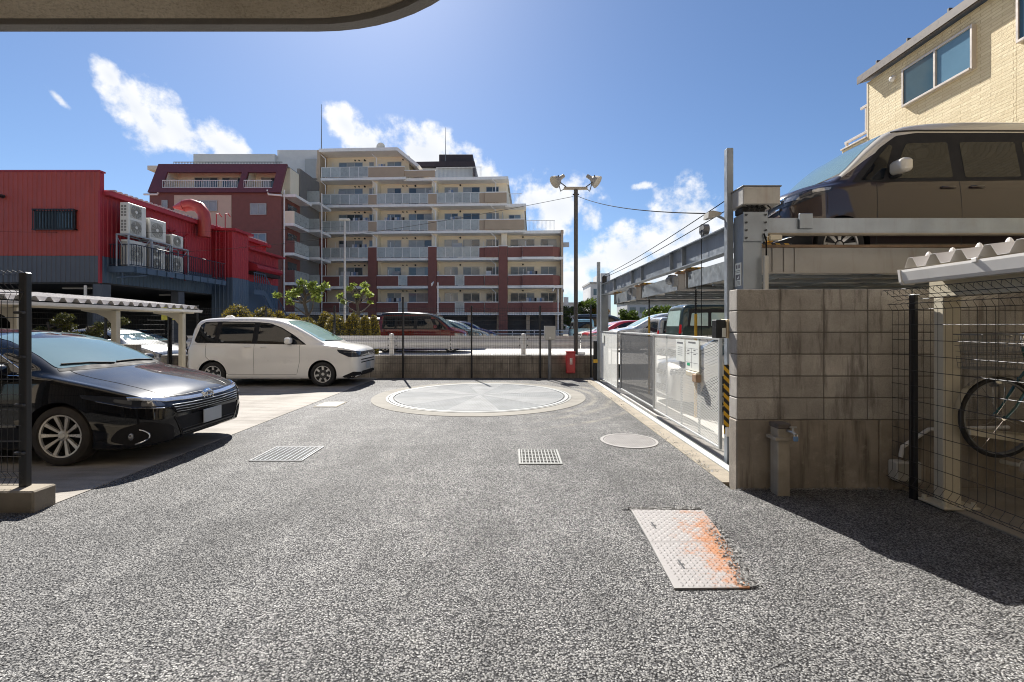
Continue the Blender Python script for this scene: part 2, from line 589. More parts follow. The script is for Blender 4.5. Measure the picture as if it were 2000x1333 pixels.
def mat_siding():
    """moulded cement siding: rows of rough split-face brick relief"""
    m, nt, b = new_mat('brick_relief_siding')
    pos = nd(nt, 'ShaderNodeNewGeometry').outputs['Position']
    sp = nd(nt, 'ShaderNodeSeparateXYZ', {0: pos})
    uv = nd(nt, 'ShaderNodeCombineXYZ', {0: mth(nt, 'ADD', sp.outputs[1], sp.outputs[0]), 1: sp.outputs[2], 2: 0.0}).outputs[0]
    br = nd(nt, 'ShaderNodeTexBrick', {'Vector': uv, 'Color1': (.95, .95, .95, 1), 'Color2': (.55, .55, .55, 1), 'Mortar': (.0, .0, .0, 1), 'Scale': 1.0, 'Mortar Size': .006,
                                       'Mortar Smooth': .4, 'Brick Width': .36, 'Row Height': .062}, offset=.5)
    n = nd(nt, 'ShaderNodeTexNoise', {'Vector': pos, 'Scale': 26.0, 'Detail': 4.0})
    h = mth(nt, 'ADD', br.outputs[0], mth(nt, 'MULTIPLY', n.outputs[0], .55))
    c = mixc(nt, nd(nt, 'ShaderNodeMapRange', {0: h, 1: .4, 2: 1.4}).outputs[0], (.58, .46, .27), (.80, .69, .46))
    nt.links.new(c, b.inputs['Base Color'])
    b.inputs['Roughness'].default_value = .8
    bp = nd(nt, 'ShaderNodeBump', {'Height': h, 'Strength': 1.0, 'Distance': .013})
    nt.links.new(bp.outputs[0], b.inputs['Normal'])
    return m


def mat_stucco():
    m, nt, b = new_mat('sprayed_stucco')
    pos = nd(nt, 'ShaderNodeNewGeometry').outputs['Position']
    n = nd(nt, 'ShaderNodeTexNoise', {'Vector': pos, 'Scale': 70.0, 'Detail': 4.0, 'Roughness': .6})
    n2 = nd(nt, 'ShaderNodeTexNoise', {'Vector': pos, 'Scale': 2.0, 'Detail': 5.0})
    c = mixc(nt, nd(nt, 'ShaderNodeMapRange', {0: n2.outputs[0], 1: .3, 2: .7}).outputs[0], (.48, .39, .275), (.66, .55, .41))
    c = mixc(nt, nd(nt, 'ShaderNodeMapRange', {0: n.outputs[0], 1: .5, 2: .3, 3: 0.0, 4: .5}).outputs[0], c, (.27, .205, .14))
    nt.links.new(c, b.inputs['Base Color'])
    b.inputs['Roughness'].default_value = .9
    bp = nd(nt, 'ShaderNodeBump', {'Height': n.outputs[0], 'Strength': 1.0, 'Distance': .02})
    nt.links.new(bp.outputs[0], b.inputs['Normal'])
    return m


def mat_rust_plate():
    """galvanised checker plate, rusting along its far edge towards one corner"""
    m, nt, b = new_mat('rusting_checker_plate')
    pos = nd(nt, 'ShaderNodeNewGeometry').outputs['Position']
    d = nd(nt, 'ShaderNodeVectorMath', {0: pos, 1: (1.55, 2.80, .02)}, operation='SUBTRACT').outputs[0]
    d = nd(nt, 'ShaderNodeVectorMath', {0: d, 1: (1.25, .52, 1.0)}, operation='MULTIPLY').outputs[0]
    L = nd(nt, 'ShaderNodeVectorMath', {0: d}, operation='LENGTH').outputs['Value']
    n = nd(nt, 'ShaderNodeTexNoise', {'Vector': pos, 'Scale': 9.0, 'Detail': 8.0, 'Roughness': .72})
    n2 = nd(nt, 'ShaderNodeTexNoise', {'Vector': pos, 'Scale': 60.0, 'Detail': 4.0})
    k = nd(nt, 'ShaderNodeMapRange', {0: mth(nt, 'ADD', L, mth(nt, 'MULTIPLY', mth(nt, 'ADD', mth(nt, 'SUBTRACT', n.outputs[0], .5), mth(nt, 'MULTIPLY', mth(nt, 'SUBTRACT', n2.outputs[0], .5), .55)), .85)), 1: .20, 2: .48, 3: 1.0, 4: 0.0}, interpolation_type='SMOOTHSTEP').outputs[0]
    rust = mixc(nt, n2.outputs[0], (.27, .105, .040), (.40, .19, .09))
    zinc = mixc(nt, n.outputs[0], (.245, .235, .23), (.33, .312, .302))
    sp_ = nd(nt, 'ShaderNodeTexNoise', {'Vector': pos, 'Scale': 34.0, 'Detail': 6.0, 'Roughness': .7})
    zinc = mixc(nt, nd(nt, 'ShaderNodeMapRange', {0: sp_.outputs[0], 1: .60, 2: .72, 3: 0.0, 4: .6}).outputs[0], zinc, (.13, .10, .085))
    c = mixc(nt, k, zinc, rust)
    nt.links.new(c, b.inputs['Base Color'])
    nt.links.new(mth(nt, 'MULTIPLY', mth(nt, 'SUBTRACT', 1.0, k), .3), b.inputs['Metallic'])
    b.inputs['Roughness'].default_value = .55
    bp = nd(nt, 'ShaderNodeBump', {'Height': n2.outputs[0], 'Strength': .4, 'Distance': .002})
    nt.links.new(bp.outputs[0], b.inputs['Normal'])
    return m


def mat_hazard(name, period=.10):
    m, nt, b = new_mat(name)
    pos = nd(nt, 'ShaderNodeNewGeometry').outputs['Position']
    sp = nd(nt, 'ShaderNodeSeparateXYZ', {0: pos})
    t = mth(nt, 'ADD', sp.outputs[2], mth(nt, 'ADD', sp.outputs[0], sp.outputs[1]))
    k = mth(nt, 'GREATER_THAN', mth(nt, 'FRACT', mth(nt, 'DIVIDE', t, period)), .5)
    c = mixc(nt, k, (.62, .36, .02), (.012, .012, .012))
    nt.links.new(c, b.inputs['Base Color'])
    b.inputs['Roughness'].default_value = .45
    return m


def mat_leaf(name, c1, c2, tr=.35):
    m = bpy.data.materials.new(name)
    m.use_nodes = True
    nt = m.node_tree
    nt.nodes.clear()
    out = nd(nt, 'ShaderNodeOutputMaterial')
    geo = nd(nt, 'ShaderNodeNewGeometry')
    n = nd(nt, 'ShaderNodeTexNoise', {'Vector': geo.outputs['Position'], 'Scale': 1.3, 'Detail': 3.0})
    f = mth(nt, 'ADD', mth(nt, 'MULTIPLY', n.outputs[0], .8), mth(nt, 'MULTIPLY', geo.outputs['Random Per Island'], .5))
    c = mixc(nt, nd(nt, 'ShaderNodeMapRange', {0: f, 1: .3, 2: 1.0}).outputs[0], c1, c2)
    d = nd(nt, 'ShaderNodeBsdfPrincipled', {'Base Color': c, 'Roughness': .5, 'Specular IOR Level': .35})
    t = nd(nt, 'ShaderNodeBsdfTranslucent', {'Color': c})
    mx = nd(nt, 'ShaderNodeMixShader', {0: tr, 1: d.outputs[0], 2: t.outputs[0]})
    nt.links.new(mx.outputs[0], out.inputs[0])
    return m


asphalt = mat_asphalt()
floor_conc = mat_concrete('parking_bay_concrete', (.315, .292, .262), (.19, .172, .15))
lot_conc = mat_concrete('pale_lot_paving', (.52, .50, .46), (.42, .40, .37))
tan_conc = mat_concrete('sandy_concrete', (.30, .262, .205), (.19, .165, .13))
ring_conc = mat_concrete('ring_concrete', (.225, .212, .185), (.165, .153, .132))
dirt_m = M('bare_ground', (.15, .13, .10), .95, var=.3, vs=1.0, bump=.02, bs=9)
block_m = mat_block()
mortar_m = M('mortar', (.15, .135, .12), .95, var=.3, vs=8, bump=.004, bs=90)
form_conc = M('cast_concrete', (.27, .235, .195), .9, var=.4, vs=2.6, bump=.003, bs=60, streak=.85, stk=(.085, .070, .058), dirt=.5, dirtc=(.44, .39, .32))
curb_conc = M('kerb_concrete', (.27, .235, .185), .9, var=.25, vs=4, bump=.003, bs=80)
siding_m = mat_siding()
stucco_m = mat_stucco()
galv = M('galvanised_steel', (.30, .335, .375), .48, metal=.55, var=.22, vs=3.5, rvar=.12, streak=.25, stk=(.21, .20, .19), dirt=.2, dirtc=(.22, .20, .18))
galv_dark = M('galvanised_steel_dull', (.20, .205, .21), .55, metal=.45, var=.2, vs=5, streak=.3, stk=(.12, .10, .085))
zinc_light = M('bright_zinc', (.44, .45, .45), .5, metal=.2, var=.1, vs=4)
pallet_m = M('weathered_pallet_steel', (.385, .375, .365), .6, metal=.25, var=.18, vs=2.0, streak=.4, stk=(.25, .18, .125), dirt=.2, dirtc=(.30, .235, .18))
rust_edge = M('rusty_steel', (.27, .18, .115), .75, metal=.2, var=.35, vs=7, dirt=.5, dirtc=(.36, .30, .24))
deck_m = M('pallet_deck_zinc', (.62, .61, .58), .55, metal=.1, var=.15, vs=3)
dark_steel = M('dark_steel', (.055, .055, .058), .55, metal=.4, var=.2)
black_m = M('black_powder_coat', (.012, .012, .014), .38, var=.1)
rubber = M('rubber', (.022, .021, .021), .75, var=.25, vs=12)
tyre_dusty = M('dusty_tyre', (.035, .030, .027), .8, var=.4, vs=9)
plastic_dk = M('dark_plastic', (.016, .016, .018), .75, var=.1, spec=.25)
chrome = M('chrome', (.80, .81, .83), .10, metal=1.0, var=.03, rvar=.04)
alloy = M('machined_alloy', (.64, .63, .61), .32, metal=.55, var=.05)
alloy_dark = M('black_alloy', (.020, .020, .022), .35, var=.05, coat=.4)
cream_m = M('cream_coated_steel', (.55, .50, .39), .5, var=.08, vs=3, dirt=.15, dirtc=(.32, .27, .19))
white_m = M('white_coated_steel', (.72, .70, .67), .45, var=.06, streak=.15, stk=(.5, .46, .40))
roof_sheet = M('folded_roof_sheet', (.62, .60, .585), .45, metal=.15, var=.07, vs=3)
plate_grey = M('number_plate', (.40, .43, .46), .45, var=.12, vs=1.5)
lamp_glass = M('lamp_lens', (.24, .25, .27), .06, metal=.6, var=.15, vs=25, coat=1)
lamp_dark = glassy('smoked_lamp', (.03, .034, .045))
amber = M('amber_lens', (.7, .28, .02), .2, var=.05)
red_lens = M('red_lens', (.45, .012, .012), .15, var=.05, coat=.8)
car_glass = glassy('tinted_glass', (.006, .008, .011))
screen_glass = glassy('windscreen_glass', (.11, .18, .20), ior=2.0)  # teal base: reflected sky and lit dash put into the glass colour
pale_screen = glassy('sunlit_windscreen', (.19, .29, .28), ior=1.8)  # paler copy with more of the bright sky put into its colour
red_box = M('red_enamel', (.43, .010, .016), .35, var=.08, coat=.5)
white_print = M('white_print', (.80, .80, .78), .6, var=.02)
paper = M('laminated_paper', (.74, .76, .72), .4, var=.04)
ink = M('grey_ink', (.16, .16, .17), .7, var=.02)
green_ink = M('green_ink', (.01, .32, .15), .6, var=.02)
yellow = M('safety_yellow', (.68, .40, .035), .5, var=.15, vs=9, dirt=.3, dirtc=(.30, .2, .09))
hazard = mat_hazard('hazard_stripes')
cable_m = M('cable', (.008, .008, .009), .9, var=.05, spec=.1)
skirt_grey = M('grey_box_enamel', (.46, .45, .42), .5, var=.08, dirt=.1)
wood_grey = M('moulded_grey_post', (.30, .265, .215), .7, var=.25, vs=6, streak=.3, stk=(.17, .14, .11))
# ================================================================== GROUND
g = MB()
g.sheet(-900, 900, -60, 1500, -.07)
struct(g.build('ground', dirt_m))

g = MB()
for x0, x1, y0, y1 in ((-3.9, 2.04, -7, 12.98), (-16, -3.9, -7, 3.6), (2.04, 3.62, -7, 4.12)):
    g.sheet(x0, x1, y0, y1, 0.0)
struct(g.build('asphalt_drive', asphalt))

g = MB()
g.box(-10.3, -3.9, 3.6, 12.98, -.05, .006)
struct(g.build('parking_bay_floor', floor_conc))
g = MB()
g.box(3.62, 9.5, -3.0, 4.12, -.05, .012)
struct(g.build('shelter_floor', curb_conc))
g = MB()
g.box(2.44, 8.4, 4.30, 12.98, -.05, .002)
struct(g.build('machine_floor', lot_conc))
g = MB()
g.box(2.04, 2.25, 4.30, 12.98, -.05, .005)
struct(g.build('gate_kerb', tan_conc))
g = MB()
g.bbox(2.255, 2.345, 4.45, 12.9, -.05, .016, .004)
g.box(2.35, 2.435, 4.45, 12.9, -.06, -.03, 1)
struct(g.build('gate_track', [zinc_light, dark_steel]))
g = MB()
g.sheet(-10.0, 70, 13.2, 49.5, .38)
struct(g.build('parking_lot', lot_conc))
g = MB()
g.sheet(-45, -10.3, 4.0, 49, -.03)
struct(g.build('side_yard', M('yard_paving', (.16, .155, .15), .9, var=.25, vs=.8, bump=.004, bs=60)))
# bay lines on the pale lot
g = MB()
for k in range(9):
    x = -8.5 + k * 2.55
    g.sheet(x, x + .09, 16.2, 21.0, .386)
struct(g.build('bay_markings', M('road_paint', (.70, .70, .68), .7, var=.1, vs=6)))

# ================================================================== RETAINING WALL AT THE BACK
rw = thing('retaining_wall', 'low stained concrete retaining wall closing the back of the yard', 'wall', (-3.8, 13.1, 0))
x = -10.3
k = 0
panel = None
while x < 2.38:
    x1 = min(x + 1.02, 2.40)
    if panel is None:
        panel = MB().bbox(0, 1.014, 0, .2, -.08, .632, .008).build('wall_panel', form_conc, rw, world=False)
        panel.location = (x + 3.8, -.1, 0)
    else:
        inst(panel, rw, (x + 3.8, -.1 + .004 * math.sin(k * 2.3), 0), scale=((x1 - x) / 1.02, 1, 1))
    if x > -10.2:
        MB().box(x - .016, x + .010, 12.992, 13.01, -.05, .625).build('joint_strip', M('joint_grey', (.36, .32, .27), .9, var=.25, vs=5), rw)
    x += 1.02
    k += 1
MB().box(-10.3, 2.40, 13.01, 13.32, .634, .662).build('coping', lot_conc, rw)
MB().box(-10.3, 2.40, 13.02, 13.19, -.08, .60).build('joint_mortar', mortar_m, rw)


# ================================================================== MESH FENCES
def wire_panel(L, prof, zs, pitch, r=.0022, rh=.0028, extra=()):
    """welded wire panel along local x; prof = (y,z) path of an upright wire; zs = heights of the cross wires; extra = (y,z) further cross wires"""
    mb = MB()
    n = int(round(L / pitch))
    for i in range(n + 1):
        x = i * L / n
        mb.tube([(x, y, z) for y, z in prof], r, 4, caps=False)
    for z in zs:
        mb.tube([(-.01, r + rh, z), (L + .01, r + rh, z)], rh, 4)
    for (y, z) in extra:
        mb.tube([(-.01, y, z), (L + .01, y, z)], rh, 4)
    return mb


prof_back = [(0, .12), (.03, .2), (0, .28), (0, 1.02), (.035, 1.09), (0, 1.16), (0, 1.80), (.04, 1.88), (0, 1.96), (0, 2.05)]
zs_back = [.12] + [.28 + .148 * i for i in range(1, 5)] + [1.02, 1.16] + [1.16 + .13 * i for i in range(1, 5)] + [1.80, 1.96, 2.03]
bf = thing('mesh_fence', 'black wire mesh fence in front of the low back wall', 'fence', (-3.2, 12.9, 0))
post_x = [2.30, .82, -1.18, -3.18, -5.18, -7.18, -9.18, -9.95]
wp = wire_panel(2.0, prof_back, zs_back, .05, .0022, .003, extra=[(.03, .2), (.035, 1.09), (.04, 1.88)]).build('wire_panel', black_m, bf, world=False, fix=False)
stuff(wp)
wp.location = (-1.18 + 3.2, 0, 0)
for x0 in (-3.18, -5.18, -7.18, -9.18):
    stuff(inst(wp, bf, (x0 + 3.2, 0, 0)))
stuff(inst(wp, bf, (.82 + 3.2, 0, 0), scale=(.74, 1, 1)))
stuff(inst(wp, bf, (-9.95 + 3.2, 0, 0), scale=(.38, 1, 1)))
pst = None
for x in post_x:
    if pst is None:
        pst = MB().bbox(-.024, .024, .012, .060, -.05, 2.09, .006).bbox(-.028, .028, .008, .064, 2.085, 2.11, .008).build('post', black_m, bf, world=False)
        pst.location = (x + 3.2, 0, 0)
    else:
        inst(pst, bf, (x + 3.2, 0, 0), scale=(1, 1, 1.12 if abs(x + 3.18) < .01 else 1))

# fence behind the bicycle shelter on the left
sf = thing('mesh_fence', 'black wire mesh fence behind the left corrugated bicycle shelter', 'fence', (-9.95, 9.0, 0), R(90))
for i in range(4):
    o = inst(wp, sf, (-4.0 + 2.0 * i, 0, 0))
    stuff(o)
for i in range(5):
    inst(pst, sf, (-4.0 + 2.0 * i - .1, 0, 0))

# near fence on the left
lf = thing('mesh_fence', 'black wire mesh fence on a concrete footing beside the black sedan', 'fence', (-4.05, 3.70, 0))
prof_near = [(0, .20), (-.035, .255), (0, .31), (0, 1.72), (-.03, 1.80), (.03, 1.87), (.03, 1.94), (.005, 1.98), (-.03, 1.965)]
zs_l = [.20] + [.31 + .128 * i for i in range(0, 12)]
o = wire_panel(1.96, [(-a, b) for a, b in prof_near], zs_l, .0495, .0026, .0034, extra=[(.035, .255), (.03, 1.80), (-.03, 1.87), (-.03, 1.94)]).build('wire_panel', black_m, lf, world=False, fix=False)
o.location = (-1.99, -.03, 0)
stuff(o)
MB().bbox(-.075, -.010, .0, .055, .10, 1.97, .008).build('post', black_m, lf, world=False)
MB().bbox(-2.05, -1.95, .0, .10, .10, 1.97, .008).build('post', black_m, lf, world=False)
MB().bbox(-2.4, .16, -.10, .09, -.05, .175, .012).build('footing', curb_conc, lf, world=False)
for z in (.45, .85, 1.25, 1.62):
    MB().bbox(-.080, -.004, -.030, -.001, z, z + .022, .004).build('bracket', dark_steel, lf, world=False)

# near fence on the right, along the bicycle shelter
rf = thing('mesh_fence', 'black wire mesh fence with folded top edge in front of the parked bicycle', 'fence', (3.50, 4.08, 0), R(-90))
prof_r = [(0, .10), (.045, .14), (.0, .20), (0, 1.66), (.035, 1.715), (-.05, 1.755), (.075, 1.845), (.095, 1.835), (.098, 1.80)]
zs_r = [.10] + [.20 + .133 * i for i in range(0, 12)]
o = wire_panel(1.99, [(-a, b) for a, b in prof_r], zs_r, .0625, .0023, .003, extra=[(-.045, .14), (-.035, 1.715), (.05, 1.755), (.0, 1.79), (-.075, 1.845)])
ropan = o.build('wire_panel', dark_steel, rf, world=False, fix=False)
stuff(ropan)
stuff(inst(ropan, rf, (2.03, 0, 0)))
p0 = MB().bbox(-.03, .03, .012, .052, -.05, 1.80, .008).build('post', black_m, rf, world=False)
p0.location = (.18, 0, 0)
inst(p0, rf, (2.0, 0, 0))
inst(p0, rf, (4.0, 0, 0))


# ================================================================== TURNTABLE
TX, TY = -.70, 9.70
tt = thing('car_turntable', 'round steel car turntable of checker plate segments set in the asphalt', 'turntable', (TX, TY, 0))


def ring(r0, r1, z0, z1, n=96, a0=0, a1=2 * PI):
    mb = MB()
    mb.lathe([(r0, z0), (r0, z1), (r1, z1), (r1, z0)], n, closed_prof=True)
    return mb


ring(1.985, 2.28, -.05, .006).build('concrete_surround', ring_conc, tt, world=False)
ring(1.935, 1.983, -.05, .012).build('outer_rim', M('pale_rim', (.235, .235, .22), .6, var=.1, vs=6), tt, world=False)
ring(1.845, 1.915, -.05, .014).build('steel_rim', M('ring_steel', (.29, .30, .30), .6, metal=.1, var=.12, vs=5), tt, world=False)
ring(.0, 1.932, -.06, -.03).build('pit', dark_steel, tt, world=False)
NS = 12
tread_m = M('turntable_tread', (.205, .215, .22), .75, var=.16, vs=2.2, dirt=.35, dirtc=(.15, .15, .145), spec=.2)
tread_b = M('turntable_tread_sheen', (.245, .252, .255), .75, var=.18, vs=2.8, dirt=.35, dirtc=(.17, .17, .16), spec=.2)  # lighter copy: the sheen of every other segment put into its colour
mb = MB()
ha = PI / NS
pts = [(.10 * math.cos(-ha), .10 * math.sin(-ha))] + [(1.815 * math.cos(-ha + 2 * ha * i / 8), 1.815 * math.sin(-ha + 2 * ha * i / 8)) for i in range(9)] + [(.10 * math.cos(ha), .10 * math.sin(ha))]
mb.prism([(x - .0, y * .997) for x, y in pts], 'z', -.02, .012)
for i in range(1, 41):
    r = .12 + i * .0415
    hw = r * math.tan(ha) * .96
    n = max(1, int(2 * hw / .055))
    for j in range(n):
        y = -hw + (j + .5) * 2 * hw / n
        if r * r + y * y > 1.78 ** 2:
            continue
        s = 1 if (i + j) % 2 else -1
        dx, dy = .017 * s, .017
        nx, ny = -dy * .32, dx * .32
        mb.add([(r - dx, y - dy, .0125), (r + nx, y + ny, .0125), (r + dx, y + dy, .0125), (r - nx, y - ny, .0125), (r, y, .0155)],
               [(0, 1, 4), (1, 2, 4), (2, 3, 4), (3, 0, 4)])
seg = mb.build('plate_segment', tread_m, tt, world=False, fix=False)
for i in range(1, NS):
    q = inst(seg, tt, (0, 0, .0015 if i % 2 else 0), (0, 0, i * 2 * ha))
    if i % 2:
        q.material_slots[0].link = 'OBJECT'
        q.material_slots[0].material = tread_b
MB().cyl((0, 0, -.02), (0, 0, .013), .098, n=24).build('hub_plate', tread_m, tt, world=False)


# ================================================================== THINGS SET IN THE GROUND
def lugs(mb, x0, x1, y0, y1, z, p=.031, h=.004, L=.011, inside=None):
    nx, ny = int((x1 - x0) / p), int((y1 - y0) / p)
    for i in range(nx):
        for j in range(ny):
            cx, cy = x0 + (i + .5) * p + ((x1 - x0) - nx * p) / 2, y0 + (j + .5) * p + ((y1 - y0) - ny * p) / 2
            if inside and not inside(cx, cy):
                continue
            s = 1 if (i + j) % 2 else -1
            dx, dy = L * s, L
            ax, ay = -dy * .38, dx * .38
            mb.add([(cx - dx, cy - dy, z), (cx + ax, cy + ay, z), (cx + dx, cy + dy, z), (cx - ax, cy - ay, z), (cx, cy, z + h)],
                   [(0, 1, 4), (1, 2, 4), (2, 3, 4), (3, 0, 4)])


rust_plate = mat_rust_plate()
chip_m = M('loose_chippings', (.25, .245, .235), .8, rnd=.0, var=.6, vs=45)
for (poly, lab) in (([(.962, 3.10), (1.498, 3.10), (1.512, 3.22), (1.535, 3.36), (1.548, 3.50), (1.560, 3.632), (.978, 3.645)], 'checker plate cover with faint rust, the farther of the pair on the asphalt'),
                    ([(.934, 2.553), (1.372, 2.560), (1.400, 2.63), (1.392, 2.70), (1.432, 2.79), (1.440, 2.88), (1.478, 2.97), (1.495, 3.094), (.961, 3.094)], 'checker plate cover with a gravelly rusted corner, the nearer of the pair')):
    y0, y1 = min(q[1] for q in poly), max(q[1] for q in poly)
    t = thing('cover_plate', lab, 'cover plate', (1.24, (y0 + y1) / 2, 0), 0, 'checker plate covers in the asphalt')
    MB().prism(poly, 'z', -.03, .011).build('plate', rust_plate, t)
    mb = MB()

    def inside_plate(cx, cy):
        n_ = len(poly)
        return all((poly[(i + 1) % n_][0] - poly[i][0]) * (cy - poly[i][1]) - (poly[(i + 1) % n_][1] - poly[i][1]) * (cx - poly[i][0]) > .008 for i in range(n_)) or False

    def inside_loose(cx, cy):
        c_ = False
        for i in range(len(poly)):
            x1_, y1_ = poly[i]
            x2_, y2_ = poly[i - 1]
            if (y1_ > cy) != (y2_ > cy) and cx + .012 < (x2_ - x1_) * (cy - y1_) / (y2_ - y1_) + x1_:
                c_ = not c_
        return c_ and cx > .975 and y0 + .012 < cy < y1 - .012
    lugs(mb, .94, 1.57, y0, y1, .0112, inside=inside_loose)
    stuff(mb.build('tread', rust_plate, t, fix=False))
    MB().bbox(1.065, 1.079, y0 + .20, y0 + .31, .008, .0128, .002).build('lifting_slot', dark_steel, t)
    MB().bbox(1.052, 1.092, y0 + .25, y0 + .261, .008, .0131, .002).build('lifting_slot', dark_steel, t)
# loose chippings washed over the rusty edge of the plates and along the kerb
mb = MB()
g_ = np.random.default_rng(41)
for k in range(3200):
    f = g_.random()
    if k < 1100:
        y = 2.575 + .85 * g_.random() ** 1.3
        x = 1.382 + (y - 2.56) * .20 + g_.normal() * .032 - .012
    elif k < 2000:
        x, y = .96 + .6 * g_.random(), 3.66 + abs(g_.normal()) * .02
    elif k < 2600:
        x, y = 2.10 + 1.4 * g_.random(), 4.135 - abs(g_.normal()) * .03
    else:
        y = 4.6 + 8 * g_.random() ** 1.6
        x = 2.04 + abs(g_.normal()) * .06
    s = .0035 + .005 * g_.random()
    z = .010 if (k < 1100 and x < 1.50) else .004
    r3 = g_.normal(size=(4, 3)) * s
    mb.add([(x + r3[i][0], y + r3[i][1], z + abs(r3[i][2]) * .8) for i in range(4)], [(0, 1, 2), (0, 3, 1), (1, 3, 2), (0, 2, 3)])
chips = stuff(mb.build('chippings', chip_m, fix=False))
tag(chips, 'loose stone chippings scattered over the rusty plate edge and along the kerb', 'chippings')
mb = MB()
mb.prism([(.90, 3.655), (1.20, 3.648), (1.22, 3.662), (1.02, 3.682), (.93, 3.672)], 'z', .001, .0035)
struct(mb.build('asphalt_crack', M('crack_dark', (.012, .012, .012), .95)))


def grate(name, label, x0, x1, y0, y1, nb, nc, m_bar, m_frame, bw=.008):
    t = thing(name, label, 'drain grate', ((x0 + x1) / 2, (y0 + y1) / 2, 0))
    fw = .022
    fr = MB()
    fr.box(x0, x1, y0, y0 + fw, -.04, .010).box(x0, x1, y1 - fw, y1, -.04, .010).box(x0, x0 + fw, y0 + fw, y1 - fw, -.04, .010).box(x1 - fw, x1, y0 + fw, y1 - fw, -.04, .010)
    fr.build('frame', m_frame, t)
    MB().box(x0 + fw, x1 - fw, y0 + fw, y1 - fw, -.06, -.055).build('pit', M('drain_dark', (.006, .006, .006), .9), t)
    b0 = None
    for i in range(nb):
        x = x0 + fw + (i + .5) * (x1 - x0 - 2 * fw) / nb
        if b0 is None:
            b0 = MB().box(-bw / 2, bw / 2, y0 + fw, y1 - fw, -.045, .008).build('bar', m_bar, t, world=False)
            b0.location = (x - t.location.x, -t.location.y, 0)
        else:
            inst(b0, t, (x - t.location.x, -t.location.y, 0))
    c0 = None
    for j in range(nc):
        y = y0 + fw + (j + .5) * (y1 - y0 - 2 * fw) / nc
        if c0 is None:
            c0 = MB().box(x0 + fw, x1 - fw, -.005, .005, -.02, .0068).build('cross_bar', m_bar, t, world=False)
            c0.location = (-t.location.x, y - t.location.y, 0)
        else:
            inst(c0, t, (-t.location.x, y - t.location.y, 0))


# the left grate has its bars along x: build it turned
gl = thing('drain_grate', 'square dull steel drain grate with many fine bars', 'drain grate', (-2.655, 5.27, 0))
fr = MB()
x0, x1, y0, y1, fw = -2.955, -2.355, 4.975, 5.565, .018
fr.box(x0, x1, y0, y0 + fw, -.04, .010).box(x0, x1, y1 - fw, y1, -.04, .010).box(x0, x0 + fw, y0 + fw, y1 - fw, -.04, .010).box(x1 - fw, x1, y0 + fw, y1 - fw, -.04, .010)
fr.build('frame', M('grate_frame', (.20, .205, .215), .6, metal=.2, var=.15, vs=8), gl)
MB().box(x0 + fw, x1 - fw, y0 + fw, y1 - fw, -.06, -.055).build('pit', M('drain_dark', (.006, .006, .006), .9), gl)
b0 = None
for i in range(21):
    yy = y0 + fw + (i + .5) * (y1 - y0 - 2 * fw) / 21 - gl.location.y
    if b0 is None:
        b0 = MB().box(-.285, .285, -.0030, .0030, -.045, .008).build('bar', galv_dark, gl, world=False)
        b0.location = (0, yy, 0)
    else:
        inst(b0, gl, (0, yy, 0))
c0 = None
for j in range(10):
    xx = x0 + fw + (j + .5) * (x1 - x0 - 2 * fw) / 10 - gl.location.x
    if c0 is None:
        c0 = MB().box(-.0035, .0035, -.275, .275, -.02, .007).build('cross_bar', galv, gl, world=False)
        c0.location = (xx, 0, 0)
    else:
        inst(c0, gl, (xx, 0, 0))

grate('drain_grate', 'small drain grate with thick whitish bars in a square lattice', .075, .555, 4.86, 5.44, 11, 9,
      M('worn_white_grate', (.23, .235, .225), .6, var=.2, vs=10, dirt=.3), M('worn_white_grate', (.23, .235, .225)), .012)

mh = thing('manhole_cover', 'round pale checker pattern manhole cover near the mesh gate', 'manhole cover', (1.545, 5.86, 0))
mh_m = M('manhole_steel', (.21, .20, .195), .65, metal=.1, var=.15, vs=6, dirt=.25, dirtc=(.16, .14, .12))
ring(.335, .372, -.04, .008, 48).build('frame', M('pale_iron', (.27, .26, .25), .7, metal=.1, var=.15, vs=8), mh, world=False)
mb = MB()
mb.cyl((0, 0, -.04), (0, 0, .006), .328, n=48)
mb.build('lid', mh_m, mh, world=False)
mb = MB()
lugs(mb, -.32, .32, -.32, .32, .0062, p=.024, h=.0035, L=.009, inside=lambda a, b: a * a + b * b < .31 ** 2)
stuff(mb.build('tread', mh_m, mh, world=False, fix=False))

q = thing('inspection_cover', 'pale square concrete inspection cover by the end of the white minivan', 'cover plate', (-3.50, 8.55, 0))
MB().bbox(-3.72, -3.28, 8.28, 8.84, -.03, .009, .004).build('frame', tan_conc, q)
MB().bbox(-3.69, -3.31, 8.31, 8.81, -.02, .013, .005).build('lid', M('pale_lid', (.36, .38, .36), .7, var=.12, vs=6), q)

# ================================================================== GATE BESIDE THE PARKING MACHINE
gt = thing('sliding_gate', 'pale perforated metal gate along the parking machine', 'gate', (2.42, 8.6, 0))


def perforated(L, Hh, p=.022, r=.0072):
    """sheet with real staggered round holes (hexagonal cut-outs), in the local YZ plane"""
    mb = MB()
    ny, nz = int(L / p), int(Hh / p)
    hexa = [(math.cos(PI / 4 + k * PI / 2) * r * 1.18, math.sin(PI / 4 + k * PI / 2) * r * 1.18) for k in range(4)]
    # rotated square lattice: diamond holes give diagonal bands
    for i in range(ny):
        for j in range(nz):
            cy, cz = (i + .5) * p, (j + .5) * p
            h = p / 2
            o4 = [(cy + h, cz + h), (cy - h, cz + h), (cy - h, cz - h), (cy + h, cz - h)]
            i4 = [(cy + a, cz + b) for a, b in hexa]
            vs = [(0, a, b) for a, b in o4 + i4]
            mb.add(vs, [(0, 1, 5, 4), (1, 2, 6, 5), (2, 3, 7, 6), (3, 0, 4, 7)])
    return mb


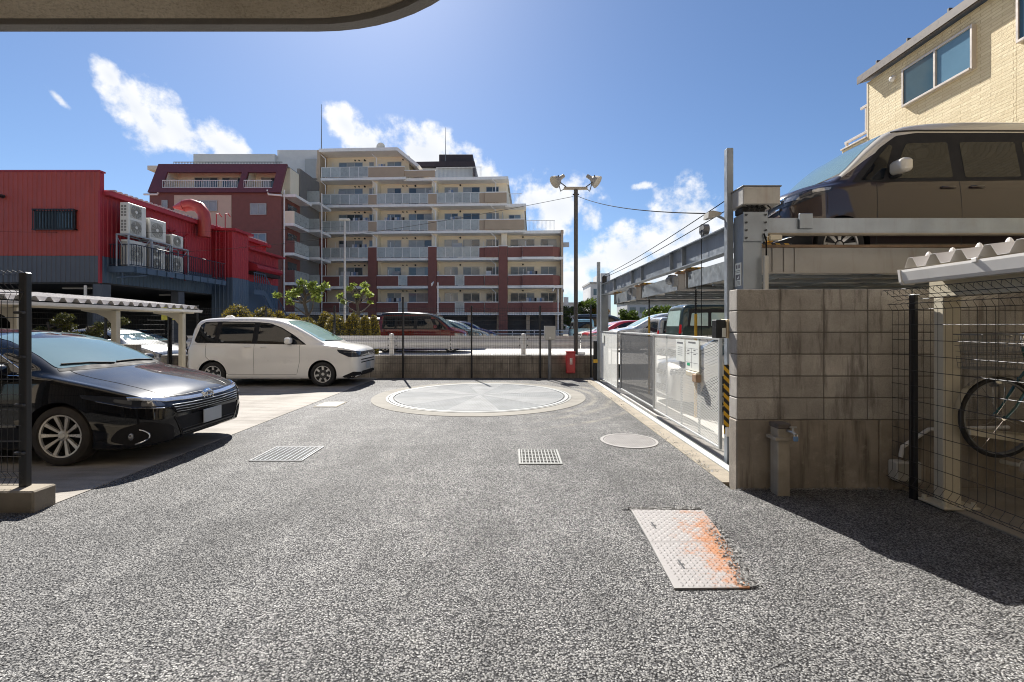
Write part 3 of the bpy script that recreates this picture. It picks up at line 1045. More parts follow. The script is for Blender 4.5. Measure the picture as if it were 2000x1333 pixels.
def perforated_diag(L, Hh, p=.030, r=.0088):
    """staggered rows: every other column is shifted half a pitch"""
    mb = MB()
    ny, nz = int(L / (p * .5)), int(Hh / p)
    for i in range(ny):
        for j in range(nz):
            cy = (i + .5) * p * .5
            cz = (j + (.5 if i % 2 else 1.0)) * p
            # diamond cell of a centred lattice
            d = [(cy + p / 2, cz), (cy, cz + p / 2), (cy - p / 2, cz), (cy, cz - p / 2)]
            if cz + p / 2 > Hh or cy + p / 2 > L or cy - p / 2 < 0:
                continue
            k = r / (p / 2) * 1.15
            e = [(cy + (a - cy) * k, cz + (b - cz) * k) for a, b in d]
            mb.add([(0, a, b) for a, b in d + e], [(0, 1, 5, 4), (1, 2, 6, 5), (2, 3, 7, 6), (3, 0, 4, 7)])
    return mb


gate_sheet_m = M('gate_sheet', (.78, .78, .74), .5, metal=.0, var=.06, vs=3)
sheet0 = None
for n, (y0, y1, dx) in enumerate(((10.13, 12.15, 0.0), (7.62, 10.07, .05), (5.13, 7.56, 0.0))):
    pl = MB()
    X0, X1 = 2.40 + dx, 2.435 + dx
    zb, zt = .09, 1.385
    pl.bbox(X0, X1, y0, y0 + .035, zb, zt, .004).bbox(X0, X1, y1 - .035, y1, zb, zt, .004)
    pl.bbox(X0 + .001, X1 - .001, y0 + .035, y1 - .035, zt - .03, zt, .004).bbox(X0 + .001, X1 - .001, y0 + .035, y1 - .035, zb, zb + .03, .004)
    fr = pl.build('leaf_frame', zinc_light, gt)
    if sheet0 is None:
        pass
    L = y1 - y0 - .07
    if n == 0:
        sh = perforated_diag(L, 1.23, p=.030, r=.0055).build('perforated_sheet', gate_sheet_m, fr, world=False, fix=False)
    elif n == 1:
        sh = perforated_diag(L, 1.23, p=.030, r=.0038).build('perforated_sheet', M('gate_sheet_grey', (.085, .088, .092), .6, metal=.2, var=.08), fr, world=False, fix=False)
    else:
        sh = perforated_diag(L, 1.23, p=.034, r=.0100).build('perforated_sheet', gate_sheet_m, fr, world=False, fix=False)
    off = fr.location + gt.location
    sh.location = (X0 + .012 - off.x, y0 + .035 - off.y, zb + .03)
    stuff(sh)
    if n != 1:
        st = MB()
        for k in range(1, 4 if n == 2 else 3):
            yy = y0 + k * (y1 - y0) / (4 if n == 2 else 3)
            st.box(X0 + .016, X1, yy - .012, yy + .012, zb + .03, zt - .03)
        st.build('stiffener', galv, fr)
# papers on the gate (flat print, lettering too small to read in the photograph: ruled lines only)
def notice(name, label, y0, y1, z0, z1, lines, logo=False):
    t = thing(name, label, 'notice', (2.385, (y0 + y1) / 2, z0), 0, 'notices on the gate')
    MB().box(2.384, 2.396, y0, y1, z0, z1).build('board', paper, t)
    mb = MB()
    for (a, b, c, d) in lines:
        mb.box(2.3825, 2.384, y1 - b * (y1 - y0), y1 - a * (y1 - y0), z1 - d * (z1 - z0), z1 - c * (z1 - z0))
    stuff(mb.build('print', ink, t))
    if logo:
        a, b, c, d = .12, .34, .77, .86
        MB().box(2.3825, 2.384, y1 - b * (y1 - y0), y1 - a * (y1 - y0), z1 - d * (z1 - z0), z1 - c * (z1 - z0)).build('green_mark', green_ink, t)


txt = [(.12 + .09 * i, .12 + .09 * i + .07, .12, .19) for i in range(8)]
small = [(.2, .75, .34 + .09 * i, .355 + .09 * i) for i in range(5)]
notice('notice', 'white laminated notice, the smaller and farther of two on the gate', 6.13, 6.44, 1.02, 1.33, txt + small)
txt2 = [(.22 + .07 * i, .22 + .07 * i + .055, .05, .10) for i in range(8)]
grid = [(.05, .95, .27, .275), (.05, .95, .40, .405), (.05, .95, .74, .745), (.46, .465, .27, .92), (.14, .30, .33, .36), (.62, .76, .31, .34), (.60, .80, .44, .46), (.1, .3, .45, .47)]
notice('notice', 'larger greenish white notice board with a small green mark, on the gate', 5.66, 6.09, .93, 1.33, txt2 + grid, True)
tb = thing('tray', 'rusty little tray fixed under the notice board on the gate', 'tray', (2.37, 5.75, .84))
MB().bbox(2.34, 2.396, 5.64, 5.98, .86, .92, .006).build('bin', cream_m, tb)
MB().bbox(2.33, 2.395, 5.62, 5.74, .80, .90, .006).build('bracket', rust_edge, tb)
lt = thing('notice', 'narrow white label near the far end of the gate', 'notice', (2.385, 11.7, 1.15), 0, 'notices on the gate')
MB().box(2.388, 2.396, 11.55, 11.80, 1.08, 1.32).build('board', paper, lt)


def tall_post(label, x, y, top, w):
    t = thing('guide_post', label, 'post', (x, y, 0), 0, 'gate guide posts')
    MB().bbox(x - w / 2, x + w / 2, y - w / 2, y + w / 2, -.05, top, .006).build('post', galv, t)
    return t


gp = tall_post('tall square galvanised post at the near end of the gate', 2.425, 4.96, 3.50, .072)
# hazard tape band and yellow stop on the near post
MB().bbox(2.350, 2.425, 4.916, 4.922, .32, 1.09, .001).build('warning_tape', hazard, gp)
MB().bbox(2.36, 2.47, 4.88, 4.915, .30, .40, .006).build('stop_block', white_print, gp)
MB().bbox(2.40, 2.47, 4.872, 4.881, .29, .36, .003).build('stop_pad', yellow, gp)
gp2 = tall_post('tall square galvanised post at the far end of the gate', 2.40, 12.30, 3.29, .085)
MB().bbox(2.24, 2.36, 12.20, 12.27, .50, .60, .01).build('stop_pad', yellow, gp2)
MB().bbox(2.27, 2.355, 12.28, 12.40, -.03, 1.10, .006).build('slot', black_m, gp2)

# ================================================================== BLOCK WALL
bw = thing('block_wall', 'grey brown concrete block wall standing on a cast base beside the asphalt', 'wall', (4.8, 4.22, 0))
BX0, BZ0, BH, BL = 2.10, .646, .204, .409
MB().bbox(BX0 - .004, 3.43, 4.14, 4.29, -.08, BZ0 - .005, .010).build('cast_base', form_conc, bw)
MB().bbox(3.436, 8.3, 4.14, 4.29, -.08, BZ0 - .005, .010).build('cast_base', form_conc, bw)
MB().box(BX0 + .01, 8.3, 4.146, 4.284, BZ0 - .01, BZ0 + 6 * BH - .008).build('mortar', mortar_m, bw)
bk = MB().bbox(0, BL - .008, 0, .15, 0, BH - .008, .006).build('block', block_m, bw, world=False)
first = True
for r in range(6):
    for c in range(15):
        lx = BX0 - 4.8 + c * BL
        p = (lx, -.08 + random.uniform(-.0015, .0015), BZ0 + r * BH)
        if first:
            bk.location = p
            first = False
        else:
            inst(bk, bw, p)

# ================================================================== TAP POST
tp = thing('tap_post', 'short grey brown water tap post standing before the block wall', 'tap post', (2.43, 4.02, 0))
MB().bbox(2.375, 2.485, 3.96, 4.08, -.05, .63, .006).build('post', wood_grey, tp)
MB().bbox(2.368, 2.492, 3.952, 4.088, .60, .645, .008).build('cap', M('dark_cap', (.10, .085, .075), .8, var=.3, vs=12), tp)
MB().bbox(2.345, 2.496, 3.945, 4.095, .495, .525, .004).build('band', wood_grey, tp)
mb = MB()
mb.tube([(2.46, 3.96, .585), (2.46, 3.925, .585), (2.475, 3.90, .582), (2.48, 3.885, .565)], .013, 8)
mb.cyl((2.472, 3.90, .59), (2.472, 3.90, .625), .008, n=8)
mb.cyl((2.445, 3.90, .628), (2.50, 3.90, .628), .008, n=8)
mb.build('tap', M('old_brass', (.45, .44, .42), .35, metal=.8, var=.1), tp, smooth=True)
pk = thing('padlock', 'small blue padlock hanging from the water tap', 'padlock', (2.49, 3.90, .53))
MB().bbox(2.473, 2.513, 3.885, 3.905, .505, .548, .006).build('lock_body', M('blue_plastic', (.13, .24, .42), .45, var=.05), pk)
MB().tube([(2.480, 3.895, .545), (2.480, 3.895, .562), (2.488, 3.895, .573), (2.498, 3.895, .573), (2.506, 3.895, .562), (2.506, 3.895, .545)], .004, 6).build('shackle', chrome, pk)

# ================================================================== FIRE BOX, METER BOX BY THE BACK WALL
fb = thing('extinguisher_box', 'red fire extinguisher box with white characters at the back wall', 'fire box', (1.68, 12.78, .15))
MB().bbox(1.555, 1.815, 12.69, 12.86, .16, .77, .012).build('cabinet', red_box, fb)
MB().bbox(1.575, 1.795, 12.682, 12.692, .18, .72, .004).build('door', red_box, fb)
MB().bbox(1.545, 1.825, 12.675, 12.87, .765, .79, .008).build('lid', red_box, fb)
MB().box(1.655, 1.725, 12.679, 12.682, .42, .60).build('label_strip', white_print, fb)
for i, ch in enumerate('消火器'):
    fc = bpy.data.curves.new('lettering', 'FONT')
    fc.body = ch
    fc.size = .058
    fc.align_x = 'CENTER'
    fc.extrude = .0006
    o = bpy.data.objects.new('lettering', fc)
    COL.objects.link(o)
    o.parent = fb
    o.location = (1.69 - 1.68, 12.678 - 12.78, .548 - .057 * i - .15)
    o.rotation_euler = (R(90), 0, 0)
    fc.materials.append(red_box)
    bpy.context.view_layer.update()
    me = bpy.data.meshes.new_from_object(o.evaluated_get(bpy.context.evaluated_depsgraph_get()))
    n_ = bpy.data.objects.new('lettering', me)
    COL.objects.link(n_)
    n_.parent = fb
    n_.location, n_.rotation_euler = o.location, o.rotation_euler
    bpy.data.objects.remove(o)
    n_.name = 'lettering'
mbx = thing('switch_box', 'grey steel switch box on a thin pole in front of the back fence', 'switch box', (1.085, 12.72, 0))
MB().tube([(1.085, 12.74, -.02), (1.085, 12.74, 1.14)], .045, 10).build('pole', galv_dark, mbx, smooth=True)
MB().bbox(.925, 1.245, 12.62, 12.80, 1.12, 1.52, .012).build('box', skirt_grey, mbx)
MB().bbox(.945, 1.225, 12.612, 12.622, 1.14, 1.50, .005).build('door', skirt_grey, mbx)
MB().bbox(1.06, 1.11, 12.600, 12.613, 1.16, 1.21, .006).build('handle', white_m, mbx)

# ================================================================== PHOTO EYE BOXES AT THE WALL END
pb = thing('control_box', 'cream and black control box fixed to the end of the block wall', 'control box', (2.08, 4.36, 1.38))
MB().bbox(2.088, 2.205, 4.30, 4.44, 1.40, 1.585, .006).build('cream_box', M('tan_box', (.50, .40, .26), .5, var=.06), pb)
MB().bbox(1.99, 2.085, 4.32, 4.42, 1.40, 1.58, .006).build('black_box', black_m, pb)
MB().bbox(2.045, 2.084, 4.312, 4.32, 1.41, 1.50, .003).build('window', paper, pb)
# ================================================================== PARKING MACHINE FRAME
pm = thing('parking_machine', 'galvanised steel frame of the two level parking machine', 'parking machine', (5.2, 8.6, 0))


def hcol(x0, x1, y0, y1, z0, z1, t=.012):
    """H section: flanges face -y / +y"""
    mb = MB()
    mb.box(x0, x1, y0, y0 + t, z0, z1).box(x0, x1, y1 - t, y1, z0, z1)
    xm = (x0 + x1) / 2
    mb.box(xm - t / 2, xm + t / 2, y0 + t, y1 - t, z0, z1)
    return mb


def ibeam_y(x, y0, y1, z0, z1, w=.13, t=.014):
    mb = MB()
    mb.box(x - w / 2, x + w / 2, y0, y1, z0, z0 + t).box(x - w / 2, x + w / 2, y0, y1, z1 - t, z1)
    mb.box(x - t / 2, x + t / 2, y0, y1, z0 + t, z1 - t)
    return mb


def ccol(x0, x1, y0, y1, z0, z1, t=.012):
    """channel column: web faces -x, open towards +x"""
    return MB().box(x0, x0 + t, y0, y1, z0, z1).box(x0 + t, x1, y0, y0 + t, z0, z1).box(x0 + t, x1, y1 - t, y1, z0, z1)


for (x0, y0) in ((2.47, 4.74), (2.50, 12.42), (7.75, 4.74), (7.75, 12.42)):
    ccol(x0, x0 + .20, y0, y0 + .20, -.02, 2.72).build('column', galv, pm)
lb = ibeam_y(2.57, 4.96, 12.62, 2.385, 2.69)
for yy in (6.55, 7.05, 8.65, 9.35, 10.95):
    lb.box(2.512, 2.562, yy, yy + .012, 2.40, 2.675)
lb.build('long_beam', galv, pm)
ibeam_y(7.85, 4.96, 12.42, 2.385, 2.69).build('long_beam', galv, pm)
# front cross beam: channel, web towards the yard
cbm = MB()
cbm.box(2.73, 8.1, 4.735, 4.747, 2.515, 2.672).box(2.73, 8.1, 4.748, 4.85, 2.658, 2.671).box(2.73, 8.1, 4.748, 4.85, 2.516, 2.529)
cbm.build('cross_beam', galv, pm)
MB().bbox(2.72, 8.1, 4.722, 4.80, 2.492, 2.513, .004).build('cross_beam_lip', curb_conc, pm)
cbm = MB()
cbm.box(2.60, 7.9, 12.62, 12.632, 2.40, 2.66).box(2.60, 7.9, 12.633, 12.72, 2.646, 2.659)
cbm.build('cross_beam', galv, pm)
gs = MB().bbox(2.462, 2.722, 4.715, 4.733, 2.420, 2.735, .004)
gso = gs.build('gusset_plate', galv, pm)
bolt = None
for i, xx in enumerate((2.49, 2.695)):
    for j in range(4):
        zz = 2.455 + j * .082
        if bolt is None:
            bolt = MB().cyl((0, .0, 0), (0, -.014, 0), .011, n=6).build('bolt', dark_steel, gso, world=False)
            bolt.location = (xx - 5.2, 4.714 - 8.6, zz)
        else:
            inst(bolt, gso, (xx - 5.2, 4.714 - 8.6, zz))
MB().bbox(3.055, 3.195, 4.705, 4.732, 2.555, 2.715, .004).build('square_plate', galv, pm)
MB().bbox(2.735, 2.87, 4.70, 4.74, 2.43, 2.49, .01).build('seat_bracket', cream_m, pm)
# motor box on the column
mbx2 = MB().bbox(2.44, 2.835, 4.68, 4.98, 2.805, 2.995, .008)
mbx2.build('motor_box', M('weathered_tin', (.37, .36, .34), .5, metal=.3, var=.25, vs=5, streak=.5, stk=(.26, .21, .16)), pm)
MB().bbox(2.43, 2.845, 4.67, 4.99, 2.990, 3.004, .004).build('motor_lid', galv_dark, pm)
mb = MB()
mb.bbox(2.47, 2.72, 4.76, 4.92, 2.73, 2.80, .01)
for k in range(5):
    xx = 2.50 + k * .055
    mb.tube([(xx, 4.73, 2.81), (xx + .03, 4.71, 2.77), (xx + .012, 4.725, 2.735)], .008, 6)
mb.build('wiring', rubber, pm)
MB().bbox(2.655, 2.70, 4.66, 4.70, 1.75, 2.26, .005).build('conduit_cover', skirt_grey, pm)
MB().tube([(2.69, 4.69, 2.25), (2.69, 4.69, 2.42), (2.67, 4.70, 2.50)], .009, 6).build('conduit', cable_m, pm)
ws = thing('warning_label', 'white warning label with a dark pictogram on the near steel column', 'label', (2.466, 4.84, 1.99))
MB().box(2.463, 2.469, 4.775, 4.895, 1.955, 2.205).build('board', paper, ws)
mb = MB()
for (y0, y1, z0, z1) in ((4.845, 4.872, 2.145, 2.185), (4.795, 4.822, 2.145, 2.185), (4.785, 4.885, 2.118, 2.124), (4.785, 4.885, 2.100, 2.105), (4.79, 4.88, 2.018, 2.078)):
    mb.box(2.4618, 2.463, y0, y1, z0, z1)
for k in range(4):
    mb.box(2.4618, 2.463, 4.79, 4.88, 1.965 + k * .012, 1.969 + k * .012)
stuff(mb.build('print', ink, ws))
mb = MB()
mb.add([(2.4612, 4.86, 2.03), (2.4612, 4.82, 2.028), (2.4612, 4.80, 2.07), (2.4612, 4.83, 2.05)], [(0, 1, 2, 3)])
mb.build('pictogram', white_print, ws)

# motors and small gear under the long beam
def gear_motor(y, x=2.72, lab=''):
    t = thing('drive_motor', lab, 'motor', (x, y, 2.32), 0, 'drive motors under the long beam')
    MB().cyl((x, y - .10, 2.30), (x, y + .10, 2.30), .075, n=14).build('housing', M('motor_grey', (.30, .31, .32), .5, metal=.3, var=.2, vs=8, dirt=.3), t, smooth=True)
    MB().bbox(x - .05, x + .06, y - .06, y + .06, 2.33, 2.385, .006).build('mount', galv_dark, t)
    MB().bbox(x - .045, x + .045, y - .20, y - .105, 2.175, 2.35, .012).build('gearbox', M('motor_grey', (.30, .31, .32)), t)
    return t


gear_motor(7.55, 2.72, 'grey drive motor under the beam, the nearer of the two clusters')
gear_motor(10.05, 2.72, 'grey drive motor under the beam, the farther of the two clusters')

ML = thing('machine_floodlight', 'small floodlight on an arm at the near gate post', 'floodlight', (2.42, 5.05, 2.78))
mb = MB()
mb.tube([(2.43, 5.02, 2.62), (2.42, 5.02, 2.72), (2.33, 5.04, 2.775)], .016, 8)
mb.build('arm', galv, ML)
mb = MB()
mb.prism([(2.20, 2.735), (2.205, 2.80), (2.25, 2.815), (2.35, 2.795), (2.35, 2.77), (2.24, 2.735)], 'y', 4.97, 5.10)
mb.build('lamp_housing', skirt_grey, ML)
PU = thing('pulley', 'grey wire pulley standing on top of the long beam', 'pulley', (2.56, 5.90, 2.69))
MB().cyl((2.52, 5.90, 2.80), (2.60, 5.90, 2.80), .075, n=20).build('wheel', galv_dark, PU, smooth=True)
MB().bbox(2.54, 2.59, 5.86, 5.94, 2.69, 2.84, .006).build('bracket', galv, PU)
LS = thing('limit_switch', 'small black limit switch at the far end of the long beam', 'switch', (2.56, 12.3, 2.69))
MB().bbox(2.50, 2.62, 12.24, 12.36, 2.69, 2.90, .01).build('housing', black_m, LS)
mb = MB()
mb.tube([(2.52, 5.90, 2.80), (2.52, 5.90, 1.35)], .005, 5)
wr = mb.build('hoist_wire', cable_m)
tag(wr, 'thin steel wire hanging from the beam pulley', 'wire')
for (dy, lab) in ((0, 'upper thin cable strung above the long beam'), (.12, 'lower thin cable strung above the long beam')):
    a, b = Vector((2.52, 12.3, 2.90 - dy * .5)), Vector((2.46, 4.95, 2.97 - dy))
    c = [a.lerp(b, k / 10) - Vector((0, 0, .05 * math.sin(PI * k / 10))) for k in range(11)]
    tag(MB().tube(c, .006, 5).build('cable', cable_m), lab, 'cable', 'cables above the long beam')

# hoisting chains with yellow sleeves
ch0 = None
for (x, y, lab, zt) in ((3.05, 9.86, 'black hoisting chain with a yellow sleeve between the far pallets', 2.42), (3.05, 7.36, 'black ribbed hoisting chain with a yellow sleeve between the near pallets', 2.42)):
    t = thing('hoist_chain', lab, 'chain', (x, y, 0), 0, 'hoisting chains')
    mb = MB()
    for k in range(28):
        z = 1.62 + k * .029
        mb.bbox(x - .016, x + .016, y - .012, y + .012, z, z + .022, .004)
    mb.tube([(x, y, 1.6), (x, y, zt)], .010, 6)
    stuff(mb.build('links', black_m, t))
    MB().tube([(x, y, 0.0), (x, y, 1.72)], .024, 10).build('sleeve', yellow, t, smooth=True)


# ------------------------------------------------------------------ pallets
def pallet(y0, y1, lab, near=False, x0=2.80, x1=7.75, zt=2.43, zb=2.11):
    t = thing('car_pallet', lab, 'pallet', ((x0 + x1) / 2, (y0 + y1) / 2, zb), 0, 'upper pallets of the parking machine')
    for k, (ya, yb, s) in enumerate(((y0, y0 + .07, 1), (y1 - .07, y1, -1))):
        mb = MB()
        web = ya + .012 if s > 0 else yb - .020
        mb.box(x0, x1, web, web + .008, zb + .012, zt - .032)
        mb.box(x0, x1, ya, yb, zb, zb + .012)
        if s > 0:
            for xx in (x0 + .12, x0 + .25, x0 + .37):
                mb.prism([(web, zb + .014), (web - .012, zb + .014), (web - .012, zt - .10), (web - .012, zt - .033), (web, zt - .033)], 'x', xx, xx + .012)
        sb = mb.build('side_beam', pallet_m, t)
        MB().bbox(x0 - .03, x1, ya - .012, yb + .005, zt - .031, zt, .004).build('top_flange', rust_edge, sb)
    # folded deck: two wheel troughs, a raised middle
    prof = [(y0 + .07, zt - .05), (y0 + .16, zt - .05), (y0 + .22, 2.175), (y0 + .80, 2.175), (y0 + .86, zt - .08), (y1 - .86, zt - .08), (y1 - .80, 2.175), (y1 - .22, 2.175), (y1 - .16, zt - .05), (y1 - .07, zt - .05)]
    mb = MB()
    n = len(prof)
    th = .006
    vs = [(x0 + .06, a, b) for a, b in prof] + [(x1 - .02, a, b) for a, b in prof] + [(x0 + .06, a, b - th) for a, b in prof] + [(x1 - .02, a, b - th) for a, b in prof]
    fs = []
    for i in range(n - 1):
        fs.append((i, i + 1, n + i + 1, n + i))
        fs.append((2 * n + i, 3 * n + i, 3 * n + i + 1, 2 * n + i + 1))
        fs.append((i, 2 * n + i, 2 * n + i + 1, i + 1))
        fs.append((n + i, n + i + 1, 3 * n + i + 1, 3 * n + i))
    mb.add(vs, fs)
    mb.build('deck', deck_m, t)
    cb0 = None
    for k in range(5):
        xx = x0 + .5 + k * 1.0
        if cb0 is None:
            cb0 = MB().bbox(-.04, .04, y0 + .08, y1 - .08, zb + .002, 2.165, .004).build('cross_member', galv, t, world=False)
            cb0.location = (xx - t.location.x, -t.location.y, -t.location.z)
        else:
            inst(cb0, t, (xx - t.location.x, -t.location.y, -t.location.z))
    for k in range(4):
        yy = y0 + .28 + k * (y1 - y0 - .56) / 3
        MB().bbox(x0 + .07, x1 - .05, yy - .02, yy + .02, zb - .02, zb + .014, .003).build('joist', galv, t)
    # front end plate and yellow edge
    MB().box(x0 + .015, x0 + .055, y0 + .08, y1 - .08, zb + .02, zt - .055).build('end_plate', galv, t)
    for yy in (y0 + .02, y1 - .15):
        MB().bbox(x0 - .015, x0 + .35, yy, yy + .09, zt + .001, zt + .02, .003).build('edge_marker', hazard, t)
    return t


pallet(4.97, 7.17, 'weathered upper pallet carrying the dark brown van')
pallet(7.48, 9.68, 'empty upper pallet in the middle of the parking machine')
pallet(9.98, 12.18, 'empty upper pallet at the far end of the parking machine')
yb = thing('wheel_stop', 'small yellow stop block on the front edge of the van pallet', 'stop block', (2.93, 5.03, 2.43))
MB().bbox(2.885, 2.945, 4.99, 5.06, 2.47, 2.535, .006).build('block', yellow, yb)
MB().cyl((2.915, 5.02, 2.43), (2.915, 5.02, 2.475), .022, n=10).build('spring', rust_edge, yb)


# ================================================================== BICYCLE SHELTERS
def corrugated(y0, y1, x0, x1, z0, z1, pitch=.2, h=.055, th=.004):
    """folded sheet: ridges run along x, profile along y; falls from (x1,z1) to the eave (x0,z0)"""
    prof = []
    y = y0
    while y < y1 - 1e-6:
        for a, b in ((0, 0), (.18, 0), (.40, h), (.60, h), (.82, 0)):
            if y + a * pitch <= y1:
                prof.append((y + a * pitch, b))
        y += pitch
    prof.append((y1, 0))
    n = len(prof)
    vs = [(x0, a, z0 + b) for a, b in prof] + [(x1, a, z1 + b) for a, b in prof] + [(x0, a, z0 + b - th) for a, b in prof] + [(x1, a, z1 + b - th) for a, b in prof]
    fs = []
    for i in range(n - 1):
        fs += [(i, i + 1, n + i + 1, n + i), (2 * n + i, 3 * n + i, 3 * n + i + 1, 2 * n + i + 1), (i, 2 * n + i, 2 * n + i + 1, i + 1), (n + i, n + i + 1, 3 * n + i + 1, 3 * n + i)]
    return MB().add(vs, fs)


rs = thing('bicycle_shelter', 'cream steel bicycle shelter with a folded white roof, over the parked bicycle', 'shelter', (4.4, 2.2, 0))
post = MB()
post.bbox(3.60, 3.755, 3.70, 3.79, .03, 1.76, .006)
post.build('post', cream_m, rs)
bp = MB().bbox(3.53, 3.83, 3.62, 3.86, .012, .032, .004)
for (a, b) in ((3.56, 3.65), (3.80, 3.65), (3.56, 3.83), (3.80, 3.83)):
    bp.cyl((a, b, .03), (a, b, .065), .016, n=8)
bp.build('base_plate', cream_m, rs)
MB().bbox(3.60, 3.755, .60, .69, .03, 1.76, .006).build('post', cream_m, rs)
MB().bbox(3.60, 3.66, .3, 3.83, 1.763, 1.925, .005).build('eave_beam', cream_m, rs)
MB().bbox(5.7, 5.78, .3, 3.83, 2.06, 2.20, .005).build('ridge_beam', cream_m, rs)
for yy in (.6, 3.72):
    MB().prism([(3.66, 1.80), (3.66, 1.92), (5.7, 2.19), (5.7, 2.07)], 'y', yy, yy + .06).build('rafter', cream_m, rs)
gu = MB()
gp_ = [(3.395, 2.005), (3.385, 2.005), (3.385, 1.985), (3.40, 1.91), (3.415, 1.885), (3.50, 1.885), (3.515, 1.91), (3.52, 2.0), (3.512, 2.0), (3.505, 1.915), (3.495, 1.893), (3.42, 1.893), (3.408, 1.915)]
gu.prism(gp_, 'y', .2, 3.86)
gu.prism([(3.375, 2.01), (3.39, 1.90), (3.41, 1.878), (3.505, 1.878), (3.525, 1.91), (3.53, 2.005)], 'y', 3.862, 3.885)
guo = gu.build('gutter', white_m, rs)
MB().bbox(3.372, 3.386, 3.22, 3.26, 1.985, 2.018, .004).bbox(3.372, 3.386, 1.6, 1.64, 1.985, 2.018, .004).build('gutter_clip', white_m, guo)
corrugated(.2, 3.84, 3.40, 5.9, 2.022, 2.31, pitch=.205, h=.082).build('roof_sheet', roof_sheet, rs)
mb = MB()
for k in range(18):
    yy = .2 + .205 * k + .5 * .205
    mb.lathe([(.0, 2.155), (.010, 2.150), (.018, 2.135), (.024, 2.118)], 8, (3.56, yy, 0))
stuff(mb.build('roof_bolts', white_m, rs))
ob = thing('outlet_box', 'small grey white outlet box low on the block wall', 'box', (3.64, 4.09, .05))
MB().bbox(3.50, 3.62, 4.03, 4.135,   .10, .28, .012).build('box', skirt_grey, ob)
MB().bbox(3.66, 3.76, 4.06, 4.135, .08, .27, .012)  .build('box_cover', skirt_grey, ob)
pp = MB().tube([(3.60, 4.11, .30), (3.62, 4.11, .40), (3.86, 4.11, .56), (4.6, 4.11, .58)], .018, 8)
tag(pp.build('conduit_pipe', white_m, smooth=True), 'thin grey pipe slanting along the foot of the block wall', 'pipe')

ls = thing('bicycle_shelter', 'cream bicycle shelter with folded white roof, behind the black sedan', 'shelter', (-10.0, 9.0, 0))
lp = None
for yy in (6.04, 8.05, 10.06, 12.08):
    q_ = [(-9.0, 0), (-8.90, 0), (-8.90, 1.84), (-9.0, 1.84)]
    mb = MB().bbox(-9.05, -8.93, yy - .06, yy + .06, -.02, 1.86, .008)
    mb.prism([(-9.05, 1.55), (-9.05, 1.86), (-9.75, 1.95), (-9.75, 1.86), (-9.40, 1.80), (-9.18, 1.70)], 'y', yy - .03, yy + .03)
    mb.build('post', cream_m, ls)
MB().bbox(-9.06, -8.99, 4.6, 12.55, 1.865, 1.935, .005).build('eave_beam', cream_m, ls)
MB().bbox(-11.06, -10.99, 4.6, 12.55, 2.12, 2.19, .005).build('ridge_beam', cream_m, ls)
gu = MB().prism([(-8.80, 1.965), (-8.79, 1.965), (-8.80, 1.91), (-8.82, 1.895), (-8.90, 1.895), (-8.92, 1.96), (-8.91, 1.96), (-8.893, 1.905), (-8.825, 1.905), (-8.81, 1.915)], 'y', 4.4, 12.6)
for k in range(82):
    gu.box(-8.802, -8.796, 4.42 + k * .1, 4.445 + k * .1, 1.912, 1.95)
gu.build('gutter', white_m, ls)
corrugated(4.4, 12.5, -8.80, -11.3, 1.99, 2.24, pitch=.26, h=.085).build('roof_sheet', roof_sheet, ls)


